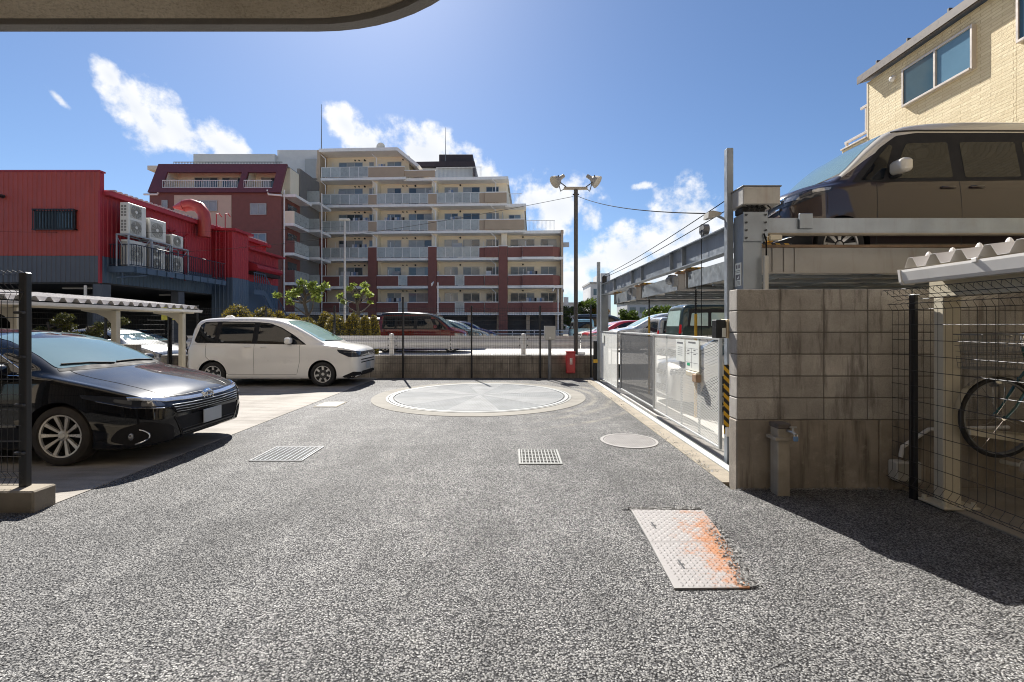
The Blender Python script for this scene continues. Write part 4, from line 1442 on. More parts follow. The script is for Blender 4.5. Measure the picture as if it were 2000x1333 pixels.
# ================================================================== BICYCLE
def bicycle(label, loc, frame_m, basket=True):
    b = thing('bicycle', label, 'bicycle', loc, 0, 'bicycles under the shelter')
    Rw = .335
    w0 = None
    for x in (0, 1.10):
        mb = MB()
        mb.lathe([(Rw - .017 + .017 * math.cos(a), .017 * math.sin(a)) for a in [2 * PI * k / 8 for k in range(8)]], 48, axis='y', closed_prof=True)
        ty = mb.build('wheel', rubber, b, smooth=True, world=False)
        ty.location = (x, 0, Rw)
        mb = MB().lathe([(Rw - .045, -.012), (Rw - .032, -.013), (Rw - .032, .013), (Rw - .045, .012)], 48, axis='y', closed_prof=True)
        mb.build('rim', galv_dark, ty, world=False)
        mb = MB()
        for k in range(18):
            a = 2 * PI * k / 18
            s = .03 if k % 2 else -.03
            mb.tube([(math.cos(a + .6 * (1 if k % 4 < 2 else -1)) * .02, s, math.sin(a + .6) * .02), (math.cos(a) * (Rw - .04), 0, math.sin(a) * (Rw - .04))], .0014, 4, caps=False)
        mb.cyl((0, -.04, 0), (0, .04, 0), .02, n=10)
        stuff(mb.build('spokes', chrome, ty, world=False))
    fr = MB()
    hd0, hd1 = (.26, 0, .72), (.20, 0, .93)
    bbk = (.64, 0, .28)
    st = (.78, 0, .74)
    fr.tube([hd0, hd1], .019, 10)
    fr.tube([(.245, 0, .76), (.36, 0, .52), (.50, 0, .36), bbk], .017, 10)
    fr.tube([(.225, 0, .84), (.40, 0, .62), (.58, 0, .48), (.70, 0, .46)], .012, 10)
    fr.tube([bbk, st], .016, 10)
    for s in (-.05, .05):
        fr.tube([(.64, s * .5, .28), (1.10, s, Rw)], .009, 8)
        fr.tube([(.755, s * .4, .66), (1.10, s, Rw)], .008, 8)
    fr.build('frame', frame_m, b, smooth=True, world=False)
    fk = MB()
    for s in (-.05, .05):
        fk.tube([(.26, s * .8, .71), (.19, s, .60), (.08, s, .42), (0, s, Rw)], .010, 8)
    fk.build('fork', frame_m, b, smooth=True, world=False)
    mb = MB()
    mb.tube([hd1, (.18, 0, 1.02)], .013, 8)
    mb.tube([(.40, -.27, 1.0), (.22, -.24, 1.04), (.17, -.06, 1.02), (.17, .06, 1.02), (.22, .24, 1.04), (.40, .27, 1.0)], .011, 8)
    mb.build('handlebar', chrome, b, smooth=True, world=False)
    mb = MB()
    mb.prism([(.66, .80), (.94, .86), (.94, .80), (.80, .77)], 'y', -.06, .06)
    mb.tube([st, (.80, 0, .80)], .013, 8)
    mb.build('saddle', black_m, b, world=False)
    # mudguard
    for x in (0, 1.10):
        mb = MB()
        pts = [((Rw + .025) * math.cos(a), (Rw + .025) * math.sin(a)) for a in [R(20 + k * 10) for k in range(16)]]
        for i in range(15):
            (xa, za), (xb, zb) = pts[i], pts[i + 1]
            mb.add([(x + xa, -.025, Rw + za), (x + xb, -.025, Rw + zb), (x + xb, .025, Rw + zb), (x + xa, .025, Rw + za)], [(0, 1, 2, 3)])
        mb.build('mudguard', chrome, b, world=False)
    if basket:
        mb = MB()
        X0, X1, Z0, Z1 = -.30, .10, .74, 1.02
        for k in range(7):
            z = Z0 + (Z1 - Z0) * k / 6
            e = .04 * k / 6
            mb.tube([(X0 - e, -.15 - e, z), (X1 + e, -.15 - e, z), (X1 + e, .15 + e, z), (X0 - e, .15 + e, z)], .0024 if k < 6 else .005, 5, closed=True)
        for k in range(14):
            f = k / 13
            for s in (-1, 1):
                mb.tube([(X0 + (X1 - X0) * f, s * .15, Z0), (X0 - .04 + (X1 - X0 + .08) * f, s * .19, Z1)], .002, 4)
        for k in range(9):
            f = -.15 + .30 * k / 8
            mb.tube([(X0 - .04, f * 1.25, Z1), (X0, f, Z0), (X1, f, Z0), (X1 + .04, f * 1.25, Z1)], .002, 4)
        stuff(mb.build('basket', galv_dark, b, world=False))
        MB().cyl((-.06, 0, .62), (-.01, 0, .62), .035, .03, 12).build('lamp', lamp_glass, b, world=False, smooth=True)
    MB().cyl((.64, -.06, .28), (.64, -.045, .28), .09, n=20).build('chainring', chrome, b, world=False)
    return b


teal = paint('teal_enamel', (.012, .11, .105))
bicycle('teal city bicycle with a wire basket raised on the cream rack', (4.02, 3.66, .43), teal)
bicycle('bicycle standing low on the ground beside the raised one', (4.22, 3.36, .012), paint('grey_enamel', (.05, .05, .055)), basket=False)
rk = thing('bicycle_rack', 'cream steel bicycle rack holding up a bicycle wheel', 'bicycle rack', (4.6, 3.66, 0))
MB().bbox(4.55, 4.63, 3.70, 3.78, .012, .55, .006).build('post', cream_m, rk)
MB().bbox(5.30, 5.38, 3.70, 3.78, .012, .50, .006).build('post', cream_m, rk)
MB().prism([(3.68, .68), (3.68, .645), (4.6, .50), (5.5, .42), (5.5, .50), (4.6, .585)], 'y', 3.555, 3.575).prism([(3.68, .68), (3.68, .645), (4.6, .50), (5.5, .42), (5.5, .50), (4.6, .585)], 'y', 3.735, 3.755).build('rail', cream_m, rk)
MB().tube([(4.12, 3.55, .60), (4.12, 3.54, .46), (4.08, 3.56, .40), (4.08, 3.70, .39)], .018, 8).build('wheel_hook', cream_m, rk, smooth=True)


# ================================================================== CREAM HOUSE ON THE RIGHT
hs = thing('house', 'cream house with split brick siding and a low eave beyond the parking machine', 'house', (11.5, 6.0, 0))
HX = 8.60
soffit_m = M('soffit_board', (.30, .24, .165), .7, var=.05)
roof_dk = M('dark_roof', (.055, .047, .045), .5, var=.15, vs=4)
brown_trim = M('brown_trim', (.10, .075, .06), .5, var=.1)
MB().box(HX + .02, 14.5, -1.0, 10.68, -.05, 7.40).build('wall', M('house_wall', (.42, .33, .21), .9), hs)
MB().box(HX + .35, 14.0, 10.68, 12.2, -.05, 5.2).build('side_block', M('house_wall', (.42, .33, .21)), hs)
sp0 = None
ys = [10.70, 9.67, 7.56, 5.45, 3.34, 1.23, -1.0]
for a, b in zip(ys[:-1], ys[1:]):
    MB().box(HX, HX + .022, b + .006, a, -.03, 7.40).build('siding_panel', siding_m, hs)
MB().box(HX - .006, HX + .05, 10.70, 10.745, -.03, 7.40).build('corner_trim', M('cream_trim', (.55, .46, .32), .6), hs)
# roof with thin overhang, gutter strip and snow guards
mb = MB()
mb.prism([(8.43, 7.42), (8.43, 7.56), (11.6, 8.55), (14.9, 7.56), (14.9, 7.42), (11.6, 8.41)], 'y', -1.2, 10.80)
mb.build('roof', roof_dk, hs)
MB().prism([(8.45, 7.405), (8.45, 7.419), (11.6, 8.40), (11.6, 8.386)], 'y', -1.15, 10.78).build('soffit', brown_trim, hs)
MB().box(8.405, 8.428, -1.2, 10.81, 7.40, 7.575).build('fascia', brown_trim, hs)
for yy in (10.3, 9.5, 8.6, 7.7, 6.8, 5.9):
    MB().bbox(8.48, 8.58, yy, yy + .05, 7.57, 7.70, .01).build('snow_guard', roof_dk, hs)
win_alu = M('bronze_white_frame', (.56, .50, .44), .4, metal=.2, var=.05)
blue_glass = glassy('curtained_glass', (.12, .22, .30))
blue_glass2 = glassy('dark_glass', (.035, .075, .10))  # darker blue pane colour


def side_window(y0, y1, z0, z1):
    fr = MB()
    X0, X1 = HX - .085, HX + .01
    fr.bbox(X0, X1, y0 - .04, y0, z0 - .04, z1 + .04, .004).bbox(X0, X1, y1, y1 + .04, z0 - .04, z1 + .04, .004).bbox(X0, X1, y0, y1, z1, z1 + .04, .004).bbox(X0 - .012, X1, y0, y1, z0 - .045, z0, .004)
    ym = (y0 + y1) / 2
    fr.bbox(X0 + .006, X0 + .05, ym - .022, ym + .022, z0, z1, .003)
    w = fr.build('window', win_alu, hs)
    MB().box(HX - .045, HX - .035, y0, ym - .022, z0, z1).build('pane', blue_glass, w)
    MB().box(HX - .065, HX - .055, ym + .022, y1, z0, z1).build('pane', blue_glass2, w)
    cu = MB()
    n = 24
    for i in range(n):
        ya, yb = y0 + (ym - y0) * i / n, y0 + (ym - y0) * (i + 1) / n
        da, db = .012 * math.sin(i * 1.9), .012 * math.sin((i + 1) * 1.9)
        cu.quad((HX - .03 + .0 + abs(da), ya, z0), (HX - .03 + abs(db), yb, z0), (HX - .03 + abs(db), yb, z1), (HX - .03 + abs(da), ya, z1))
    cu.build('curtain', M('pale_curtain', (.40, .50, .55), .8), w)


side_window(8.25, 9.66, 6.33, 7.08)
side_window(5.90, 7.46, 6.33, 7.36)
dc = MB().cyl((HX - .05, 9.96, 7.10), (HX + .0, 9.96, 7.10), .05, n=14)
dc.lathe([(.0, -.115), (.04, -.105), (.062, -.075), (.065, -.045)], 14, (HX, 9.96, 7.07), axis='x')
tag(dc.build('security_camera', white_m, smooth=True), 'white dome security camera under the house eave', 'camera')
by = MB()
by.box(HX, HX + .10, 10.75, 11.55, 4.6, 6.08)
by.box(HX + .10, 12, 11.45, 11.55, 4.6, 6.08)
bo = by.build('balcony_wall', siding_m, hs)
MB().bbox(HX - .03, HX + .13, 10.75, 11.58, 6.085, 6.12, .004).build('balcony_coping', win_alu, hs)
mb = MB()
mb.bbox(HX + .02, HX + .07, 10.75, 11.5, 6.22, 6.28, .004).bbox(HX + .02, HX + .07, 11.42, 11.47, 6.12, 6.22, .004)
mb.bbox(HX + .02, HX + .07, 10.75, 10.98, 6.86, 6.92, .004).bbox(HX + .03, HX + .07, 10.80, 10.85, 6.28, 6.86, .004)
mb.build('balcony_rail', win_alu, hs)

# ================================================================== OWN BUILDING: CANOPY OVERHEAD, FACADE BEHIND, ADDED NEIGHBOUR BLOCKS
ow = thing('apartment_building', 'stuccoed balcony slab with a rounded corner hanging over the yard', 'building', (-4, -2.2, 0))


def slab_outline(inset, x_left=-14.0, y_back=-2.2, cx=-.91, r=1.014, yf=2.08):
    rr = r - inset
    cy = yf - r
    pts = [(x_left, y_back), (x_left, yf - inset)]
    for k in range(0, 17):
        a = PI / 2 - (PI / 2) * k / 16
        pts.append((cx + rr * math.cos(a), cy + rr * math.sin(a)))
    pts.append((cx + rr, y_back))
    return pts


zb = 2.90
o = MB().prism(slab_outline(0.0), 'z', zb + .03, zb + .30).build('slab', stucco_m, ow)
lip = MB()
po, pi_ = slab_outline(0.0), slab_outline(.050)
for i in range(1, len(po) - 1):
    a, b, c, d = po[i], po[i + 1], pi_[i + 1], pi_[i]
    lip.add([(a[0], a[1], zb), (b[0], b[1], zb), (c[0], c[1], zb), (d[0], d[1], zb), (a[0], a[1], zb + .03), (b[0], b[1], zb + .03), (c[0], c[1], zb + .03), (d[0], d[1], zb + .03)],
            [(0, 1, 2, 3), (4, 7, 6, 5), (0, 4, 5, 1), (1, 5, 6, 2), (2, 6, 7, 3), (3, 7, 4, 0)])
lip.build('drip_edge', M('drip_edge_stucco', (.33, .31, .29), .9, bump=.006, bs=90), ow)
MB().prism(slab_outline(.085), 'z', zb + .004, zb + .03).build('underside', stucco_m, ow)
beige_tile = M('beige_tile', (.52, .445, .36), .7, var=.1, vs=2)
MB().box(-20, 7.4, -9, -2.2, 2.88, 21).build('wall', beige_tile, ow)
MB().box(-20, 7.4, -9.2, -9, -.05, 2.88).build('pilotis_wall', beige_tile, ow)
for k in range(7):
    MB().bbox(-19 + k * 4.2, -18.4 + k * 4.2, -2.9, -2.3, -.05, 2.88, .02).build('pilotis_column', beige_tile, ow)
MB().box(17.6, 28, -12, -5.0, -.05, 14).build('side_block', M('brown_tile', (.36, .27, .20), .7, var=.12, vs=1.5), ow)  # unseen neighbour block, added to be reflected in the van's side
MB().box(13.6, 17.0, -12, -5.0, -.05, 6.4).build('side_block', M('brown_tile', (.36, .27, .20), .7, var=.12, vs=1.5), ow)  # second unseen neighbour block, kept low so van windows reflect sky above
slabp = M('slab_paint', (.5, .45, .37), .8)
for f in range(1, 7):
    if f > 1:
        MB().box(-18, 6.5, -2.198, -.9, 2.9 * f, 2.9 * f + .2).build('balcony_slab', slabp, ow)
        MB().box(-18, 6.5, -1.05, -.9, 2.9 * f + .2, 2.9 * f + 1.25).build('balcony_parapet', beige_tile, ow)
    for k in range(6):
        x = -17 + k * 3.9
        MB().box(x, x + 2.4, -2.198, -2.16, 2.9 * f + .3, 2.9 * f + 2.2).build('window', blue_glass2, ow)
for f in range(2):  # windows on the added neighbour blocks, a pattern for the reflections
    for k in range(4):
        MB().box((14.2, 15.9, 18.6, 21.6)[k], (15.2, 16.6, 20.2, 23.2)[k], -4.99, -4.95, 1.0 + 2.9 * f, 2.3 + 2.9 * f).build('window', blue_glass2, ow)
# ================================================================== CARS
def pchip(pts):
    xs = np.array([p[0] for p in pts], float)
    ys = np.array([p[1] for p in pts], float)
    h = np.diff(xs)
    d = np.diff(ys) / h
    n = len(xs)
    m = np.zeros(n)
    for i in range(1, n - 1):
        if d[i - 1] * d[i] > 0:
            w1, w2 = 2 * h[i] + h[i - 1], h[i] + 2 * h[i - 1]
            m[i] = (w1 + w2) / (w1 / d[i - 1] + w2 / d[i])
    m[0], m[-1] = d[0], d[-1]

    def f(x):
        x = np.clip(np.asarray(x, float), xs[0], xs[-1])
        i = np.clip(np.searchsorted(xs, x, side='right') - 1, 0, n - 2)
        t = (x - xs[i]) / h[i]
        return ((1 + 2 * t) * (1 - t) ** 2 * ys[i] + t * (1 - t) ** 2 * h[i] * m[i] + t * t * (3 - 2 * t) * ys[i + 1] + t * t * (t - 1) * h[i] * m[i + 1])
    return f


SEDAN = dict(
    L=4.70, W=1.77, fo=1.03, wb=2.70, r=.325, tw=.205,
    zt=[(0, .59), (.03, .655), (.08, .705), (.2, .765), (.5, .865), (.9, .965), (1.12, 1.022), (1.22, 1.075), (1.6, 1.265), (1.95, 1.400), (2.3, 1.460), (2.7, 1.485), (3.1, 1.475), (3.5, 1.405), (3.9, 1.255), (4.2, 1.135), (4.5, 1.09), (4.63, 1.04), (4.7, .82)],
    zs=[(0, .52), (.03, .59), (.08, .645), (.2, .71), (.5, .805), (.9, .895), (1.2, .945), (2, .96), (3, .975), (4, .99), (4.5, .98), (4.63, .9), (4.7, .7)],
    ws=[(0, .50), (.03, .60), (.08, .68), (.2, .765), (.5, .835), (.9, .85), (2, .845), (3.2, .845), (4.0, .82), (4.5, .74), (4.7, .55)],
    wm=[(0, .52), (.03, .64), (.08, .73), (.2, .80), (.5, .868), (.9, .885), (3.6, .885), (4.2, .86), (4.6, .76), (4.7, .6)],
    wbm=[(0, .45), (.05, .62), (.2, .76), (.5, .84), (4.0, .84), (4.5, .75), (4.7, .55)],
    wt=[(0, .42), (.2, .60), (.5, .66), (1.2, .69), (1.35, .70), (1.7, .66), (2.1, .58), (2.6, .555), (3.2, .55), (3.8, .56), (4.2, .60), (4.7, .45)],
    crown=[(0, .03), (.5, .035), (1.2, .05), (2.4, .06), (3.2, .06), (4.0, .05), (4.7, .04)],
    zb=[(0, .27), (.06, .21), (.3, .175), (1.0, .17), (4.0, .18), (4.5, .23), (4.7, .35)])
MINI = dict(
    L=4.31, W=1.695, fo=.86, wb=2.74, r=.31, tw=.185,
    zt=[(0, .82), (.03, .90), (.08, .95), (.2, .995), (.5, 1.05), (.78, 1.10), (.92, 1.17), (1.3, 1.385), (1.7, 1.58), (2.0, 1.675), (2.3, 1.72), (2.8, 1.748), (3.4, 1.745), (3.85, 1.72), (4.03, 1.67), (4.13, 1.55), (4.24, 1.15), (4.31, .8)],
    zs=[(0, .72), (.05, .85), (.2, .92), (.5, .98), (.9, 1.01), (1.5, 1.025), (3, 1.045), (4.05, 1.045), (4.22, .95), (4.31, .7)],
    ws=[(0, .60), (.03, .68), (.08, .735), (.2, .785), (.5, .815), (1, .82), (3.8, .82), (4.15, .79), (4.25, .76), (4.31, .66)],
    wm=[(0, .62), (.03, .70), (.08, .755), (.2, .81), (.5, .84), (1, .8475), (3.8, .8475), (4.15, .82), (4.31, .70)],
    wbm=[(0, .52), (.05, .68), (.2, .77), (.5, .81), (3.9, .81), (4.2, .77), (4.31, .65)],
    wt=[(0, .5), (.2, .62), (.5, .67), (.8, .70), (1.0, .715), (1.4, .70), (2, .665), (2.6, .65), (3.9, .645), (4.15, .64), (4.31, .6)],
    crown=[(0, .03), (.8, .04), (2.2, .045), (3.9, .045), (4.31, .03)],
    zb=[(0, .32), (.05, .24), (.3, .19), (3.9, .20), (4.2, .28), (4.31, .40)])
KEI = dict(
    L=3.395, W=1.475, fo=.58, wb=2.495, r=.28, tw=.165,
    zt=[(0, .76), (.02, .85), (.06, .92), (.15, .975), (.35, 1.035), (.56, 1.085), (.68, 1.19), (.95, 1.45), (1.2, 1.635), (1.45, 1.72), (1.8, 1.758), (2.3, 1.775), (2.9, 1.77), (3.2, 1.74), (3.3, 1.62), (3.36, 1.2), (3.395, .8)],
    zs=[(0, .62), (.05, .78), (.15, .86), (.35, .92), (.7, .965), (1.2, .985), (3.2, 1.0), (3.35, .9), (3.395, .7)],
    ws=[(0, .50), (.03, .585), (.08, .64), (.2, .69), (.5, .715), (3.0, .715), (3.25, .69), (3.35, .66), (3.395, .58)],
    wm=[(0, .52), (.03, .60), (.08, .66), (.2, .712), (.5, .7375), (3.0, .7375), (3.25, .715), (3.395, .62)],
    wbm=[(0, .45), (.05, .58), (.2, .67), (.5, .70), (3.0, .70), (3.395, .58)],
    wt=[(0, .42), (.3, .56), (.56, .60), (.75, .635), (1.2, .63), (1.6, .61), (3.2, .60), (3.395, .55)],
    crown=[(0, .03), (.56, .035), (1.6, .045), (3.2, .045), (3.395, .03)],
    zb=[(0, .30), (.05, .22), (.3, .17), (3.0, .18), (3.3, .26), (3.395, .38)])
# what the photograph shows on each body: outlines as (x from the nose, z)
SEDAN['glass'] = [[(1.42, .985), (2.02, 1.285), (2.30, 1.355), (2.74, 1.365), (2.76, .985)], [(2.84, .985), (2.82, 1.365), (3.2, 1.335), (3.72, 1.17), (3.86, 1.07), (3.72, 1.0)]]
SEDAN['screen'] = [(-.685, 1.032), (-.3, 1.052), (0, 1.056), (.3, 1.052), (.685, 1.032), (.55, 1.385), (.3, 1.425), (0, 1.435), (-.3, 1.425), (-.55, 1.385)]
SEDAN['rear'] = [(-.55, 1.16), (.55, 1.16), (.48, 1.36), (-.48, 1.36)]
SEDAN['seams'] = [[(1.36, .91), (1.33, .60), (1.40, .28)], [(2.80, .97), (2.80, .28)], [(3.95, 1.0), (3.72, .62), (3.55, .45)], [(1.40, .27), (3.5, .27)]]
SEDAN['handles'] = [(2.58, .84), (3.62, .86)]
SEDAN['mirror'] = (1.62, .98)
MINI['glass'] = [[(1.34, 1.06), (1.62, 1.27), (1.92, 1.45), (2.2, 1.55), (2.47, 1.575), (2.49, 1.075)], [(2.62, 1.085), (2.60, 1.59), (3.42, 1.60), (3.46, 1.105)], [(3.56, 1.115), (3.54, 1.60), (3.84, 1.585), (3.93, 1.52), (4.04, 1.16), (3.98, 1.115)]]
MINI['band'] = [(1.26, 1.045), (1.60, 1.29), (1.92, 1.475), (2.2, 1.575), (2.5, 1.605), (3.4, 1.625), (3.86, 1.612), (3.96, 1.54), (4.075, 1.14), (4.0, 1.09)]
MINI['screen'] = [(-.70, 1.13), (-.35, 1.125), (0, 1.12), (.35, 1.125), (.70, 1.13), (.625, 1.60), (.35, 1.645), (0, 1.655), (-.35, 1.645), (-.625, 1.60)]
MINI['rear'] = [(-.58, 1.15), (.58, 1.15), (.52, 1.58), (-.52, 1.58)]
MINI['seams'] = [[(1.43, 1.03), (1.42, .62), (1.49, .33)], [(2.56, 1.06), (2.56, .30)], [(4.25, 1.06), (3.76, 1.065), (3.76, .75), (3.55, .55), (3.22, .32)], [(1.50, .31), (3.2, .31)]]
MINI['handles'] = [(2.32, .985), (2.72, .995)]
MINI['mirror'] = (1.66, 1.10)
KEI['roof_x'] = .60
KEI['glass'] = [[(.80, 1.01), (1.10, 1.38), (1.16, 1.44), (1.12, 1.40), (1.04, 1.02)], [(1.16, 1.035), (1.36, 1.455), (1.84, 1.47), (1.86, 1.045)], [(2.0, 1.045), (1.98, 1.47), (2.62, 1.475), (2.64, 1.055)], [(2.72, 1.06), (2.70, 1.475), (3.1, 1.46), (3.16, 1.07)]]
KEI['glass'][0] = [(.80, 1.01), (1.06, 1.33), (1.16, 1.44), (1.20, 1.42), (1.06, 1.02)]
KEI['band'] = [(.70, .99), (1.05, 1.40), (1.25, 1.545), (1.5, 1.585), (3.15, 1.585), (3.22, 1.02)]
KEI['screen'] = [(-.615, 1.135), (-.3, 1.11), (0, 1.105), (.3, 1.11), (.615, 1.135), (.565, 1.60), (.3, 1.655), (0, 1.665), (-.3, 1.655), (-.565, 1.60)]
KEI['rear'] = [(-.52, 1.05), (.52, 1.05), (.48, 1.55), (-.48, 1.55)]
KEI['seams'] = [[(.98, .98), (.97, .25)], [(1.93, 1.02), (1.95, .27)], [(3.2, .90), (2.95, .9), (2.9, .6), (2.62, .34)], [(.97, .24), (2.6, .26)], [(.42, .90), (.40, .62)]]
KEI['handles'] = [(1.79, .925), (2.12, .93)]
KEI['mirror'] = (1.16, 1.08)


def scaled(sp, L=None, W=None, H=None, r=None):
    kx = (L or sp['L']) / sp['L']
    ky = (W or sp['W']) / sp['W']
    H0 = max(p[1] for p in sp['zt'])
    kz = (H or H0) / H0
    n = {}
    for k in ('zt', 'zs', 'zb', 'crown'):
        n[k] = [(a * kx, b * kz) for a, b in sp[k]]
    for k in ('ws', 'wm', 'wbm', 'wt'):
        n[k] = [(a * kx, b * ky) for a, b in sp[k]]
    n['roof_x'] = .62 * kx if sp is KEI else 9
    n['L'], n['W'], n['fo'], n['wb'], n['r'], n['tw'] = sp['L'] * kx, sp['W'] * ky, sp['fo'] * kx, sp['wb'] * kx, r or sp['r'], sp['tw']
    n['glass'] = [[(a * kx, b * kz) for a, b in g_] for g_ in sp['glass']]
    if 'band' in sp:
        n['band'] = [(a * kx, b * kz) for a, b in sp['band']]
    for k in ('screen', 'rear'):
        n[k] = [(a * ky, b * kz) for a, b in sp[k]]
    n['seams'] = [[(a * kx, b * kz) for a, b in s] for s in sp['seams']]
    n['handles'] = [(a * kx, b * kz) for a, b in sp['handles']]
    n['mirror'] = (sp['mirror'][0] * kx, sp['mirror'][1] * kz)
    return n


def body_mesh(sp, step=.07, sub=4):
    L = sp['L']
    xs = [0, .008, .02, .035, .055, .08, .11, .15, .20, .26]
    n = int((L - .26 - .22) / step)
    xs += list(np.linspace(.26, L - .22, n + 1)[1:])
    xs += [L - .16, L - .11, L - .075, L - .045, L - .022, L - .008, L]
    X = np.array(xs)
    f = {k: pchip(sp[k])(X) for k in ('zb', 'zt', 'zs', 'ws', 'wm', 'wbm', 'wt', 'crown')}
    zs = np.minimum(f['zs'], f['zt'] - .012)
    ze = np.maximum(f['zt'] - f['crown'], zs + .008)
    wt = np.minimum(f['wt'], f['ws'] - .02)
    zmid = f['zb'] + (zs - f['zb']) * .55
    z0 = np.zeros_like(X)
    P_ = [(z0, f['zb']), (f['wbm'] * .8, f['zb']), (f['wbm'], f['zb'] + .012), (f['wbm'] + (f['wm'] - f['wbm']) * .6, f['zb'] + (zs - f['zb']) * .22), (f['wm'], zmid),
          (f['ws'] + (f['wm'] - f['ws']) * .55, zs - (zs - zmid) * .32), (f['ws'], zs),
          (f['ws'] + (wt - f['ws']) * .42, zs + (ze - zs) * .50), (wt, ze - (ze - zs) * .02), (wt * .62, ze + (f['zt'] - ze) * .62), (z0, f['zt'])]
    K = len(P_)
    Y = np.array([p[0] for p in P_])
    Z = np.array([p[1] for p in P_])
    Ye = np.vstack([-Y[1:2], Y, -Y[-2:-1]])
    Ze = np.vstack([Z[1:2], Z, Z[-2:-1]])
    rows_y, rows_z = [], []
    for k in range(K - 1):
        p0, p1, p2, p3 = k, k + 1, k + 2, k + 3
        for s in range(sub):
            t = s / sub
            c0 = -.5 * t + t * t - .5 * t ** 3
            c1 = 1 - 2.5 * t * t + 1.5 * t ** 3
            c2 = .5 * t + 2 * t * t - 1.5 * t ** 3
            c3 = -.5 * t * t + .5 * t ** 3
            rows_y.append(c0 * Ye[p0] + c1 * Ye[p1] + c2 * Ye[p2] + c3 * Ye[p3])
            rows_z.append(c0 * Ze[p0] + c1 * Ze[p1] + c2 * Ze[p2] + c3 * Ze[p3])
    rows_y.append(Y[-1])
    rows_z.append(Z[-1])
    m = len(rows_y)
    ring_y = rows_y + [-rows_y[i] for i in range(m - 2, 0, -1)]
    ring_z = rows_z + [rows_z[i] for i in range(m - 2, 0, -1)]
    RY, RZ = np.array(ring_y).T, np.array(ring_z).T      # stations x ring
    nr = RY.shape[1]
    vs = [(float(X[i]), float(RY[i, j]), float(RZ[i, j])) for i in range(len(X)) for j in range(nr)]
    fs = []
    for i in range(len(X) - 1):
        for j in range(nr):
            j2 = (j + 1) % nr
            fs.append((i * nr + j, i * nr + j2, (i + 1) * nr + j2, (i + 1) * nr + j))
    fs.append(tuple(range(nr)))
    b = (len(X) - 1) * nr
    fs.append(tuple(reversed(range(b, b + nr))))
    roof_x = sp['zt'][5][0] if 'roof_x' not in sp else sp['roof_x']
    mi = []
    j0 = 7 * sub + max(1, int(sub * .7))
    for i in range(len(X) - 1):
        for j in range(nr):
            jj = j if j < m else 2 * (m - 1) - j - 1
            mi.append(2 if (jj >= j0 and X[i] > roof_x and X[i] < L - .2) else 0)
    mi += [0, 0]
    return vs, fs, mi


def in_poly(p, poly):
    x, y = p
    c = False
    n = len(poly)
    for i in range(n):
        x1, y1 = poly[i]
        x2, y2 = poly[i - 1]
        if (y1 > y) != (y2 > y) and x < (x2 - x1) * (y - y1) / (y2 - y1) + x1:
            c = not c
    return c


def smooth_poly(poly, r=.02, n=3):
    out = []
    N = len(poly)
    for i in range(N):
        p0, p1, p2 = Vector(poly[i - 1]), Vector(poly[i]), Vector(poly[(i + 1) % N])
        a, b = p0 - p1, p2 - p1
        d = min(r, a.length * .4, b.length * .4)
        q0, q2 = p1 + a.normalized() * d, p1 + b.normalized() * d
        for k in range(n + 1):
            t = k / n
            out.append(tuple(q0 * (1 - t) ** 2 + p1 * 2 * t * (1 - t) + q2 * t * t))
    return out


